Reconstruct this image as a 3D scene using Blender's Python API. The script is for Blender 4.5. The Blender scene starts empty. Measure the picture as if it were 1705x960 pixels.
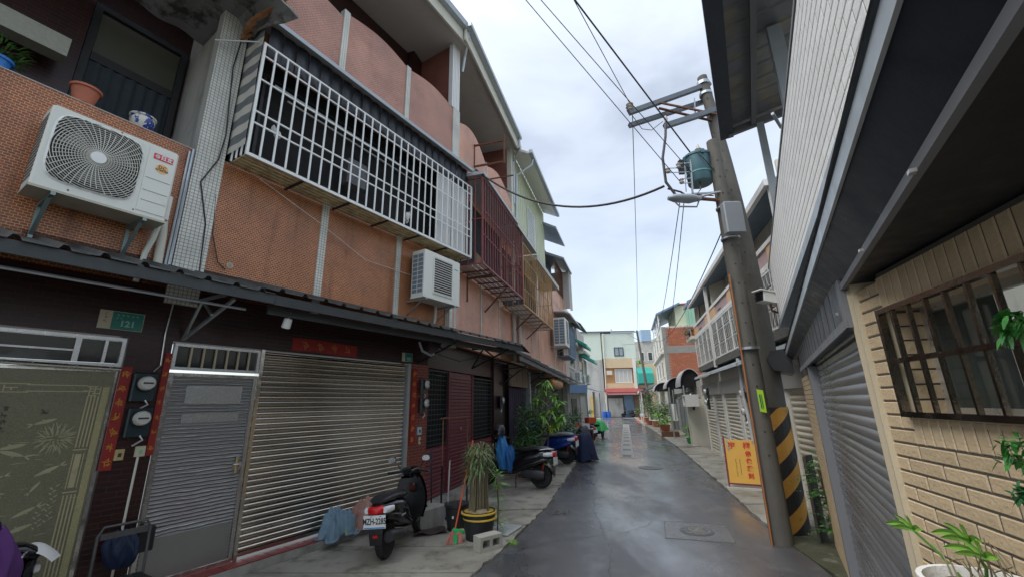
import bpy, math, random
from math import sin, cos, pi, radians as R
from mathutils import Vector, Matrix

# ------------------------------------------------------------------ camera, world, light
S = bpy.context.scene
col = bpy.data.collections.new("street")
S.collection.children.link(col)
_p, _r = R(15.45), R(1.1)
_F = Vector((0, cos(_p), sin(_p)))
_X0 = Vector((1, 0, 0)); _U0 = _X0.cross(_F)
_X = _X0 * cos(_r) - _U0 * sin(_r)
_U = _X.cross(_F)
cam_d = bpy.data.cameras.new("camera")
cam_d.sensor_width = 36
cam_d.lens = 690 / 1705 * 36
cam_d.clip_start = 0.05
cam_d.clip_end = 3000
cam = bpy.data.objects.new("camera", cam_d)
cam.matrix_world = Matrix((( _X.x, _U.x, -_F.x, 0), (_X.y, _U.y, -_F.y, 0), (_X.z, _U.z, -_F.z, 2.15), (0, 0, 0, 1)))
S.collection.objects.link(cam)
S.camera = cam
S.view_settings.view_transform = 'Standard'
S.view_settings.look = 'None'
S.view_settings.gamma = 1
S.view_settings.exposure = 1.12
S.cycles.max_bounces = 7
S.cycles.diffuse_bounces = 4
S.cycles.glossy_bounces = 3
S.cycles.transmission_bounces = 4
S.cycles.use_adaptive_sampling = True
S.cycles.adaptive_threshold = 0.015

SUN_EL, SUN_AZ = 56, 248
w = bpy.data.worlds.new("World"); S.world = w; w.use_nodes = True
nt = w.node_tree; nt.nodes.clear()
N = nt.nodes.new
out = N('ShaderNodeOutputWorld'); add = N('ShaderNodeAddShader')
b1 = N('ShaderNodeBackground'); b2 = N('ShaderNodeBackground')
sky = N('ShaderNodeTexSky'); sky.sky_type = 'NISHITA'; sky.sun_disc = False
sky.sun_elevation = R(SUN_EL); sky.sun_rotation = R(SUN_AZ)
b1.inputs[1].default_value = 0.05
tc = N('ShaderNodeTexCoord'); mp = N('ShaderNodeMapping'); mp.inputs['Scale'].default_value = (1, 1, 2.2)
n1 = N('ShaderNodeTexNoise'); n1.inputs['Scale'].default_value = 1.9; n1.inputs['Detail'].default_value = 5; n1.inputs['Roughness'].default_value = .5
n1.inputs['Distortion'].default_value = .3
cr = N('ShaderNodeValToRGB'); e = cr.color_ramp.elements
e[0].position = .36; e[0].color = (.46, .475, .50, 1); e[1].position = .60; e[1].color = (.79, .825, .86, 1)
m_ = cr.color_ramp.elements.new(.47); m_.color = (.66, .69, .725, 1)
L = nt.links.new
L(tc.outputs['Generated'], mp.inputs[0]); L(mp.outputs[0], n1.inputs['Vector']); L(n1.outputs['Fac'], cr.inputs[0])
sx_ = N('ShaderNodeSeparateXYZ'); L(tc.outputs['Generated'], sx_.inputs[0])
p2_ = N('ShaderNodeMath'); p2_.operation = 'POWER'; p2_.use_clamp = True; L(sx_.outputs[2], p2_.inputs[0]); p2_.inputs[1].default_value = 3.5
mr_ = N('ShaderNodeMapRange'); L(p2_.outputs[0], mr_.inputs[0]); mr_.inputs[3].default_value = 1.0; mr_.inputs[4].default_value = 2.1
vm_ = N('ShaderNodeVectorMath'); vm_.operation = 'SCALE'; L(cr.outputs[0], vm_.inputs[0]); L(mr_.outputs[0], vm_.inputs[3])
L(vm_.outputs[0], b2.inputs[0]); b2.inputs[1].default_value = 0.375
L(sky.outputs[0], b1.inputs[0]); L(b1.outputs[0], add.inputs[0]); L(b2.outputs[0], add.inputs[1]); L(add.outputs[0], out.inputs[0])
sd = bpy.data.lights.new("sun", 'SUN'); sd.energy = 1.5; sd.angle = R(45); sd.color = (1, .97, .92)
sun = bpy.data.objects.new("sun", sd); S.collection.objects.link(sun)
sun.rotation_euler = Vector((sin(R(SUN_AZ)) * cos(R(SUN_EL)), cos(R(SUN_AZ)) * cos(R(SUN_EL)), sin(R(SUN_EL)))).to_track_quat('Z', 'Y').to_euler()

random.seed(7)
rnd = random.random
def ru(a, b): return a + (b - a) * rnd()

# ------------------------------------------------------------------ materials
MATS = {}
def _new(name):
    m = bpy.data.materials.new(name); m.use_nodes = True
    t = m.node_tree; b = t.nodes['Principled BSDF']
    MATS[name] = m
    return m, t, b
def _mix(t, a, b, f, mode='MIX'):
    x = t.nodes.new('ShaderNodeMix'); x.data_type = 'RGBA'; x.blend_type = mode
    for sock, v in ((x.inputs[6], a), (x.inputs[7], b), (x.inputs[0], f)):
        if hasattr(v, 'is_linked') or isinstance(v, bpy.types.NodeSocket): t.links.new(v, sock)
        elif isinstance(v, (int, float)): sock.default_value = v
        else: sock.default_value = (*v, 1)
    return x.outputs[2]
def _noise(t, vec, scale, detail=4, rough=.55, stretch=None):
    n = t.nodes.new('ShaderNodeTexNoise'); n.inputs['Scale'].default_value = scale; n.inputs['Detail'].default_value = detail; n.inputs['Roughness'].default_value = rough
    if stretch:
        m = t.nodes.new('ShaderNodeMapping'); m.inputs['Scale'].default_value = stretch
        t.links.new(vec, m.inputs[0]); vec = m.outputs[0]
    t.links.new(vec, n.inputs['Vector']); return n.outputs['Fac']
def _ramp(t, v, a, b, c0=(0, 0, 0), c1=(1, 1, 1)):
    r = t.nodes.new('ShaderNodeValToRGB'); r.color_ramp.elements[0].position = a; r.color_ramp.elements[1].position = b
    r.color_ramp.elements[0].color = (*c0, 1); r.color_ramp.elements[1].color = (*c1, 1)
    t.links.new(v, r.inputs[0]); return r.outputs[0]
def _bump(t, b, h, strength, dist=.01):
    n = t.nodes.new('ShaderNodeBump'); n.inputs['Strength'].default_value = strength; n.inputs['Distance'].default_value = dist
    t.links.new(h, n.inputs['Height']); t.links.new(n.outputs[0], b.inputs['Normal'])
def _coord(t):
    return t.nodes.new('ShaderNodeTexCoord').outputs['Object']
def _scale(c, k): return tuple(min(1, x * k) for x in c)
def mat(name, c, rough=.6, metal=0, var=.18, vs=4, bump=.15, bs=60, dirt=None, streak=None, alpha=None, spec=None, trans=None, emit=None, vary=0):
    if name in MATS: return MATS[name]
    m, t, b = _new(name); v = _coord(t)
    colr = _mix(t, _scale(c, 1 - var), _scale(c, 1 + var), _noise(t, v, vs))
    if dirt:
        dc, lo, hi, ds = dirt
        colr = _mix(t, colr, dc, _ramp(t, _noise(t, v, ds, 6, .65), lo, hi))
    if streak:
        dc, lo, hi, ds = streak
        colr = _mix(t, colr, dc, _ramp(t, _noise(t, v, ds, 4, .6, (1, 1, .12)), lo, hi))
    if vary:
        oi = t.nodes.new('ShaderNodeObjectInfo')
        colr = _mix(t, colr, _ramp(t, oi.outputs['Random'], 0, 1, (1 - vary,) * 3, (1, 1, 1)), 1.0, 'MULTIPLY')
    t.links.new(colr, b.inputs['Base Color'])
    r = _ramp(t, _noise(t, v, vs * 2.5), .3, .7, (max(.03, rough - .1),) * 3, (min(1, rough + .1),) * 3)
    t.links.new(r, b.inputs['Roughness'])
    b.inputs['Metallic'].default_value = metal
    if bump: _bump(t, b, _noise(t, v, bs, 5, .6), bump, .01)
    if spec is not None: b.inputs['Specular IOR Level'].default_value = spec
    if trans: b.inputs['Transmission Weight'].default_value = trans
    if alpha is not None: b.inputs['Alpha'].default_value = alpha
    return m
def tilemat(name, c1, c2, mortar, tw, th, ms=.003, off=.5, rough=.5, bump=.4, dirt=None, streak=None, tint=None):
    """brick or mosaic tiles on upright faces, tw x th metres each"""
    if name in MATS: return MATS[name]
    m, t, b = _new(name); v = _coord(t)
    sp = t.nodes.new('ShaderNodeSeparateXYZ'); t.links.new(v, sp.inputs[0])
    ad = t.nodes.new('ShaderNodeMath'); ad.operation = 'ADD'; t.links.new(sp.outputs[0], ad.inputs[0]); t.links.new(sp.outputs[1], ad.inputs[1])
    cb = t.nodes.new('ShaderNodeCombineXYZ'); t.links.new(ad.outputs[0], cb.inputs[0]); t.links.new(sp.outputs[2], cb.inputs[1])
    br = t.nodes.new('ShaderNodeTexBrick'); t.links.new(cb.outputs[0], br.inputs['Vector'])
    br.offset = off; br.offset_frequency = 2
    br.inputs['Scale'].default_value = 1; br.inputs['Brick Width'].default_value = tw; br.inputs['Row Height'].default_value = th
    br.inputs['Mortar Size'].default_value = ms; br.inputs['Mortar Smooth'].default_value = .05; br.inputs['Bias'].default_value = 0
    br.inputs['Color1'].default_value = (*c1, 1); br.inputs['Color2'].default_value = (*c2, 1); br.inputs['Mortar'].default_value = (*mortar, 1)
    c = br.outputs['Color']
    c = _mix(t, c, _ramp(t, _noise(t, v, 1.3, 5), .3, .75, (.72, .72, .72), (1.15, 1.12, 1.1)), 1.0, 'MULTIPLY')
    if dirt:
        dc, lo, hi, ds = dirt
        c = _mix(t, c, dc, _ramp(t, _noise(t, v, ds, 6, .65), lo, hi))
    if streak:
        dc, lo, hi, ds = streak
        c = _mix(t, c, dc, _ramp(t, _noise(t, v, ds, 4, .6, (1, 1, .12)), lo, hi))
    t.links.new(c, b.inputs['Base Color']); b.inputs['Roughness'].default_value = rough
    iv = t.nodes.new('ShaderNodeMath'); iv.operation = 'SUBTRACT'; iv.inputs[0].default_value = 1; t.links.new(br.outputs['Fac'], iv.inputs[1])
    _bump(t, b, iv.outputs[0], bump, .004)
    return m

CON = mat('concrete', (.30, .29, .26), .8, 0, .2, 2, .4, 40, ((.14, .14, .12), .52, .75, 1.6), ((.16, .15, .13), .55, .8, 3))
CONP = mat('pole_concrete', (.095, .09, .078), .8, 0, .22, 3, .5, 50, ((.11, .10, .085), .5, .75, 2), ((.13, .12, .10), .5, .75, 5))
DARKCON = mat('dark_concrete', (.12, .12, .11), .75, 0, .3, 3, .4, 40)
CREAM = mat('cream_paint', (.60, .58, .49), .6, 0, .08, 2, .1, 40, None, ((.35, .33, .26), .58, .85, 4))
PLASTER = mat('grey_plaster', (.48, .46, .42), .8, 0, .15, 1.5, .25, 30, ((.28, .27, .24), .5, .8, 1.3), ((.25, .24, .22), .52, .8, 3))
SOFFIT = mat('soffit_paint', (.46, .42, .37), .8, 0, .08, 1.2, .1, 30, ((.36, .32, .27), .5, .8, .8))
BRK = tilemat('brown_mosaic', (.42, .095, .020), (.27, .055, .014), (.54, .40, .22), .058, .031, .0032, .5, .35, .5, ((.20, .055, .02), .55, .8, 1.1), ((.13, .045, .022), .54, .82, 3.5))
BRKP = tilemat('weathered_hazy_mosaic', (.40, .15, .095), (.32, .11, .07), (.60, .42, .33), .058, .031, .0034, .5, .45, .4, ((.30, .11, .07), .55, .85, 1.2), ((.26, .12, .09), .56, .85, 4))  # brown mosaic again, paler from weathering and haze put into the colour
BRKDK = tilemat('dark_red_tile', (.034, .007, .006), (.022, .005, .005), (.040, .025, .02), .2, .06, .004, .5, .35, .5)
PINK = tilemat('salmon_tile', (.62, .28, .17), (.54, .23, .14), (.66, .44, .33), .062, .031, .003, .5, .5, .25, ((.42, .20, .13), .55, .85, .9), ((.34, .20, .14), .55, .85, 4))
WMOS = tilemat('white_mosaic', (.72, .72, .65), (.64, .65, .58), (.27, .27, .24), .05, .05, .0045, 0, .3, .4, ((.42, .41, .34), .55, .85, 1.4))
WHITEP = mat('white_paint', (.70, .70, .67), .45, 0, .06, 3, .05, 40, None, ((.45, .43, .37), .6, .85, 5))
WHITEM = mat('white_metal', (.76, .77, .74), .35, .0, .05, 6, .03, 80)
ACW = mat('aircon_white', (.68, .69, .62), .4, 0, .05, 1.5, .02, 60, ((.48, .46, .36), .60, .85, 2))
STEEL = mat('stainless', (.62, .61, .58), .22, 1, .06, 5, .03, 30)
ALU = mat('aluminium', (.60, .61, .60), .33, .75, .1, 6, .05, 60, ((.32, .31, .28), .58, .8, 6))
GALV = mat('galvanised', (.42, .45, .47), .45, .8, .15, 7, .08, 40)
RUST = mat('rusty_steel', (.16, .075, .045), .8, .2, .4, 9, .4, 60)
REDM = mat('red_painted_steel', (.22, .035, .035), .5, .2, .25, 8, .2, 60, ((.12, .045, .03), .55, .75, 9))
ORAM = mat('rusty_orange_steel', (.48, .29, .11), .6, .2, .3, 9, .2, 60)
DKM = mat('dark_metal', (.035, .035, .037), .5, .4, .3, 5, .15, 30)
AWN = mat('awning_sheet_grey', (.085, .095, .095), .6, .5, .3, 3, .2, 25, ((.05, .045, .04), .5, .75, 2.5))
AWNE = mat('awning_fascia', (.060, .066, .066), .55, .4, .25, 3, .1, 30)
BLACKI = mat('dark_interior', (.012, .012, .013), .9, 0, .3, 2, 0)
GLASSD = mat('dark_glass', (.025, .03, .03), .08, 0, .2, 2, 0, spec=.6)
GREYPAN = mat('grey_cladding', (.070, .074, .083), .5, .1, .12, 3, .25, 25, None, ((.13, .14, .16), .5, .8, 14))
GREYTRIM = mat('grey_trim', (.16, .165, .175), .55, .05, .08, 3, .05, 30)
LGTRIM = mat('light_grey_trim', (.36, .40, .42), .4, .3, .06, 3, .03, 30)
BEIGE = mat('beige_split_tile', (.54, .42, .265), .55, 0, .14, 14, .55, 55, None, None, vary=.16)
BEIGEG = mat('beige_grout', (.085, .08, .07), .8, 0, .15, 5, .3, 60)
BEIGEP = mat('beige_plaster', (.50, .43, .30), .7, 0, .10, 5, .2, 60)
WTILE = mat('white_split_tile', (.86, .87, .85), .5, 0, .06, 12, .5, 90, None, None, vary=.10)
WGROUT = mat('grey_grout', (.20, .18, .16), .8, 0, .15, 5, .2, 60)
BLK = mat('black_plastic', (.012, .012, .013), .35, 0, .2, 6, .05, 60)
BLKG = mat('black_gloss', (.008, .008, .010), .12, 0, .1, 4, 0)
RUB = mat('rubber', (.016, .016, .016), .75, 0, .2, 9, .2, 90)
SEATM = mat('seat_vinyl', (.016, .016, .018), .4, 0, .2, 8, .2, 150)
REDL = mat('red_lens', (.55, .01, .012), .12, 0, .1, 5, 0)
CLRL = mat('clear_lens', (.70, .72, .74), .1, 0, .05, 5, 0)
TEAL = mat('transformer_green', (.07, .15, .17), .4, .1, .15, 5, .05, 30, ((.12, .09, .06), .66, .8, 6))
YEL = mat('yellow_paint', (.50, .25, .04), .6, 0, .2, 5, .25, 40, ((.12, .09, .05), .58, .75, 6))
BLKP = mat('black_paint', (.02, .02, .02), .6, 0, .3, 5, .2, 40, ((.12, .10, .08), .62, .8, 6))
TERRA = mat('terracotta', (.42, .13, .07), .7, 0, .15, 6, .15, 40)
BLKPOT = mat('black_pot', (.022, .023, .025), .5, 0, .3, 6, .1, 40)
BLUEP = mat('blue_paint', (.05, .14, .32), .5, 0, .2, 4, .1, 30)
LEAF = mat('leaf_green', (.075, .19, .032), .45, 0, .45, 7, .1, 40, vary=.2)
LEAFB = mat('leaf_bright', (.17, .35, .05), .45, 0, .35, 6, .1, 40)
LEAFD = mat('leaf_dark', (.045, .13, .032), .45, 0, .5, 6, .1, 40)
DRY = mat('dry_stalks', (.20, .17, .10), .8, 0, .4, 12, .3, 60)
BARK = mat('bark', (.12, .085, .055), .85, 0, .3, 12, .5, 50)
SOIL = mat('soil', (.05, .036, .025), .95, 0, .3, 12, .5, 50)
WOOD = mat('weathered_wood', (.20, .12, .065), .8, 0, .35, 6, .4, 40, None, ((.08, .05, .03), .5, .75, 8))
PLYW = mat('plywood', (.55, .44, .24), .7, 0, .12, 4, .1, 40, None, ((.30, .23, .12), .5, .8, 6))
MAROON = mat('maroon_slats', (.15, .035, .045), .45, .1, .15, 4, .1, 40)
RTILE = mat('red_floor_tile', (.24, .022, .025), .35, 0, .15, 3, .2, 60, ((.12, .02, .02), .5, .8, 3))
REDPAP = mat('red_paper', (.24, .012, .009), .6, 0, .25, 12, .1, 60)
GOLD = mat('gold_ink', (.55, .26, .04), .35, .35, .15, 10, 0)
INKR = mat('red_ink', (.60, .03, .02), .6, 0, .1, 10, 0)
INKB = mat('dark_ink', (.03, .03, .035), .6, 0, .1, 10, 0)
INKW = mat('white_ink', (.75, .75, .72), .5, 0, .05, 10, 0)
SGREEN = mat('sign_green', (.01, .17, .14), .35, 0, .1, 5, 0)
SBEIGE = mat('sign_beige', (.48, .44, .32), .5, 0, .1, 5, 0)
SYEL = mat('sign_yellow', (.72, .40, .06), .45, 0, .08, 4, .02, 30)
LOGOR = mat('logo_red', (.62, .01, .03), .35, 0, .03, 5, 0)
LOGOO = mat('logo_orange', (.78, .45, .16), .4, 0, .03, 5, 0)
METERB = mat('meter_box', (.012, .028, .034), .4, .1, .2, 5, .05, 40)
METERG = mat('meter_dial', (.50, .50, .46), .25, 0, .12, 14, 0)
TOWB = mat('blue_towel', (.17, .26, .33), .95, 0, .25, 9, .8, 60, ((.30, .42, .16), .60, .66, 4))
TOWP = mat('pink_towel', (.42, .24, .19), .95, 0, .25, 9, .8, 60)
BAGB = mat('blue_bag', (.025, .19, .48), .5, 0, .2, 5, .3, 20)
TARP = mat('green_tarp', (.03, .42, .10), .45, 0, .15, 4, .2, 20)
TARPB = mat('blue_tarp', (.008, .016, .055), .85, 0, .25, 4, .3, 15)
TARPG = mat('grey_cover', (.05, .05, .065), .5, 0, .25, 4, .3, 15)
PURP = mat('purple_cloth', (.07, .02, .11), .92, 0, .3, 5, .3, 15)
GREENAW = mat('green_awning', (.03, .33, .26), .5, 0, .15, 3, .1, 20)
LGREEN = mat('pale_green_sheet', (.50, .54, .38), .5, .1, .08, 3, .05, 30, None, ((.30, .34, .20), .6, .85, 5))
MINT = mat('mint_wall', (.60, .67, .58), .6, 0, .04, .6, .03, 20, ((.46, .56, .47), .5, .8, .7))
TANW = mat('tan_wall', (.60, .46, .29), .7, 0, .12, 1.2, .1, 20)
BLUEAW = mat('blue_grey_metal', (.16, .23, .32), .45, .3, .15, 3, .1, 25)
PCON = mat('curtain_white', (.62, .62, .60), .8, 0, .1, 4, .2, 15)
CURD = mat('curtain_slate', (.035, .045, .055), .9, 0, .2, 4, .3, 15)
HELM = mat('helmet_grey', (.05, .055, .065), .2, 0, .15, 3, 0)
BLUES = mat('scooter_blue', (.015, .05, .28), .2, .2, .1, 4, 0)
SILV = mat('silver_trim', (.55, .56, .58), .25, .7, .1, 4, 0)
ORP = mat('orange_pole', (.62, .10, .03), .5, 0, .1, 5, 0)
BRG = mat('green_plastic', (.02, .42, .12), .5, 0, .1, 5, 0)
BRP = mat('pink_bristles', (.62, .25, .20), .9, 0, .2, 40, .4, 120)
CERA = mat('blue_white_ceramic', (.62, .62, .54), .2, 0, .06, 6, 0, 50, ((.03, .06, .28), .50, .54, 9))
LIMEST = mat('lime_sticker', (.45, .75, .05), .5, 0, .1, 6, 0)
RIVER = mat('river_stone', (.30, .24, .16), .7, 0, .25, 8, .2, 40)
WIRE = mat('cable_black', (.02, .022, .026), .5, 0, .1, 5, 0)
PORC = mat('porcelain', (.42, .38, .34), .25, 0, .1, 8, 0)
GREYAW = mat('grey_awning', (.42, .42, .42), .5, .1, .1, 3, .1, 20)
REDROOF = mat('red_roof_edge', (.28, .055, .055), .5, 0, .15, 4, .1, 20)
RBRICK = mat('red_brick', (.46, .15, .075), .8, 0, .22, 9, .3, 50, vary=.35)
RMORT = mat('brick_mortar', (.34, .24, .19), .9, 0, .2, 6, .3, 50)
COVG = mat('manhole_iron', (.13, .13, .13), .5, .5, .25, 12, .2, 60)
YCYL = mat('orange_cloth_roll', (.46, .17, .04), .8, 0, .2, 6, .2, 30)
LBLUE = mat('light_blue_board', (.26, .42, .66), .5, 0, .08, 4, 0)

def glassmat(name, c, rough, a):
    m, t, b = _new(name); b.inputs['Base Color'].default_value = (*c, 1); b.inputs['Roughness'].default_value = rough
    b.inputs['Alpha'].default_value = a; b.inputs['Specular IOR Level'].default_value = .7
    return m
GLASS = glassmat('clear_glass', (.10, .13, .12), .04, .32)

def m_etched():
    m, t, b = _new('etched_glass'); v = _coord(t)
    c = _mix(t, (.10, .105, .065), (.17, .165, .10), _noise(t, v, 2.2))
    c = _mix(t, c, (.24, .22, .14), _ramp(t, _noise(t, v, 160, 2), .45, .7))
    t.links.new(c, b.inputs['Base Color']); b.inputs['Roughness'].default_value = .28; b.inputs['Specular IOR Level'].default_value = .6
    _bump(t, b, _noise(t, v, 220, 2), .25, .002); return m
ETCH = m_etched()
ETCHG = mat('etched_gold', (.42, .37, .22), .35, .1, .12, 8, .1, 80)
ETCHS = mat('etched_speckle', (.34, .31, .16), .5, 0, .5, 120, .5, 150)

def m_wavy():
    m, t, b = _new('wavy_stainless'); v = _coord(t)
    mpn = t.nodes.new('ShaderNodeMapping'); mpn.inputs['Scale'].default_value = (.35, 1, 1); t.links.new(v, mpn.inputs[0])
    wv = t.nodes.new('ShaderNodeTexWave'); wv.bands_direction = 'Z'; wv.inputs['Scale'].default_value = 7; wv.inputs['Distortion'].default_value = 2.6
    wv.inputs['Detail'].default_value = 2; wv.inputs['Detail Scale'].default_value = 1.4
    t.links.new(mpn.outputs[0], wv.inputs['Vector'])
    b.inputs['Base Color'].default_value = (.60, .61, .61, 1); b.inputs['Metallic'].default_value = .6; b.inputs['Roughness'].default_value = .33
    c = _mix(t, (.48, .49, .49), (.88, .88, .86), wv.outputs['Fac']); t.links.new(c, b.inputs['Base Color'])  # bright and dark ripple reflections painted into the steel's colour
    _bump(t, b, wv.outputs['Fac'], 1.0, .05); return m
WAVY = m_wavy()

def m_slat(name, c, metal, rough):
    m, t, b = _new(name); v = _coord(t); oi = t.nodes.new('ShaderNodeObjectInfo')
    vv = t.nodes.new('ShaderNodeVectorMath'); vv.operation = 'ADD'; t.links.new(v, vv.inputs[0])
    sc = t.nodes.new('ShaderNodeVectorMath'); sc.operation = 'SCALE'; sc.inputs[3].default_value = 37; t.links.new(oi.outputs['Random'], sc.inputs[0])
    t.links.new(sc.outputs[0], vv.inputs[1])
    n = _noise(t, vv.outputs[0], 3.0, 4, .55, (.10, 1, 1))
    cc = _mix(t, _scale(c, .80), _scale(c, 1.1), _ramp(t, n, .35, .6)); cc = _mix(t, cc, _ramp(t, oi.outputs['Random'], 0, 1, (.78,) * 3, (1, 1, 1)), 1.0, 'MULTIPLY'); t.links.new(cc, b.inputs['Base Color'])
    t.links.new(_ramp(t, _noise(t, v, 5, 3, .5, (.12, 1, 1)), .35, .7, (rough - .05,) * 3, (rough + .10,) * 3), b.inputs['Roughness'])
    b.inputs['Metallic'].default_value = metal; return m
SLATM = m_slat('shutter_steel', (.66, .63, .56), 1.0, .14)
SLATG = m_slat('shutter_grey_steel', (.46, .46, .47), .9, .26)
SLATB = m_slat('shutter_beige', (.66, .62, .50), .1, .45)

def m_stripe():
    m, t, b = _new('striped_awning_cloth'); v = _coord(t)
    wv = t.nodes.new('ShaderNodeTexWave'); wv.wave_profile = 'SIN'; wv.bands_direction = 'Z'; wv.inputs['Scale'].default_value = 1.0; wv.inputs['Distortion'].default_value = .12
    t.links.new(v, wv.inputs['Vector'])
    c = _ramp(t, wv.outputs['Fac'], .47, .53, (.16, .17, .17), (.56, .54, .47)); t.links.new(c, b.inputs['Base Color']); b.inputs['Roughness'].default_value = .8
    return m
STRIPE = m_stripe()

def m_asphalt():
    m, t, b = _new('wet_asphalt'); v = _coord(t)
    fine = _noise(t, v, 110, 4, .75); big = _noise(t, v, .45, 4, .55, (1.6, .6, 1)); mid = _noise(t, v, 2.2, 5, .6)
    c = _mix(t, (.028, .028, .031), (.125, .125, .13), _ramp(t, fine, .40, .66))
    wet = _ramp(t, big, .42, .58)
    c = _mix(t, c, _mix(t, (.085, .085, .088), (.17, .17, .173), fine), _ramp(t, mid, .5, .75))
    t.links.new(c, b.inputs['Base Color'])
    r = _mix(t, (.48, .48, .48), (.24, .24, .24), wet)
    r = _mix(t, r, (.34, .34, .34), _ramp(t, mid, .55, .8))
    t.links.new(r, b.inputs['Roughness']); b.inputs['Specular IOR Level'].default_value = .85
    _bump(t, b, fine, .6, .006)
    t.links.new(_ramp(t, _noise(t, v, .55, 4, .6, (1.5, .45, 1)), .40, .62, (.05,) * 3, (.95,) * 3), b.inputs['Coat Weight']); b.inputs['Coat Roughness'].default_value = .10; b.inputs['Coat IOR'].default_value = 1.6
    bn = t.nodes.new('ShaderNodeBump'); bn.inputs['Strength'].default_value = .35; bn.inputs['Distance'].default_value = .004; t.links.new(fine, bn.inputs['Height']); t.links.new(bn.outputs[0], b.inputs['Coat Normal']); return m
ASPH = m_asphalt()
def m_path():
    m, t, b = _new('worn_concrete_ground'); v = _coord(t)
    c = _mix(t, (.22, .205, .165), (.38, .36, .30), _ramp(t, _noise(t, v, .9, 5), .35, .65))
    c = _mix(t, c, (.10, .095, .06), _ramp(t, _noise(t, v, 2.4, 8, .7), .50, .66))
    c = _mix(t, c, (.22, .21, .19), _ramp(t, _noise(t, v, 150, 2), .4, .8))
    t.links.new(c, b.inputs['Base Color'])
    t.links.new(_ramp(t, _noise(t, v, 1.3, 4), .35, .6, (.25,) * 3, (.75,) * 3), b.inputs['Roughness'])
    _bump(t, b, _noise(t, v, 120, 4), .5, .006); return m
PATH = m_path()
MOSS = mat('mossy_ground', (.055, .06, .035), .7, 0, .4, 4, .6, 60, ((.20, .19, .16), .55, .7, 3))

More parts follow.
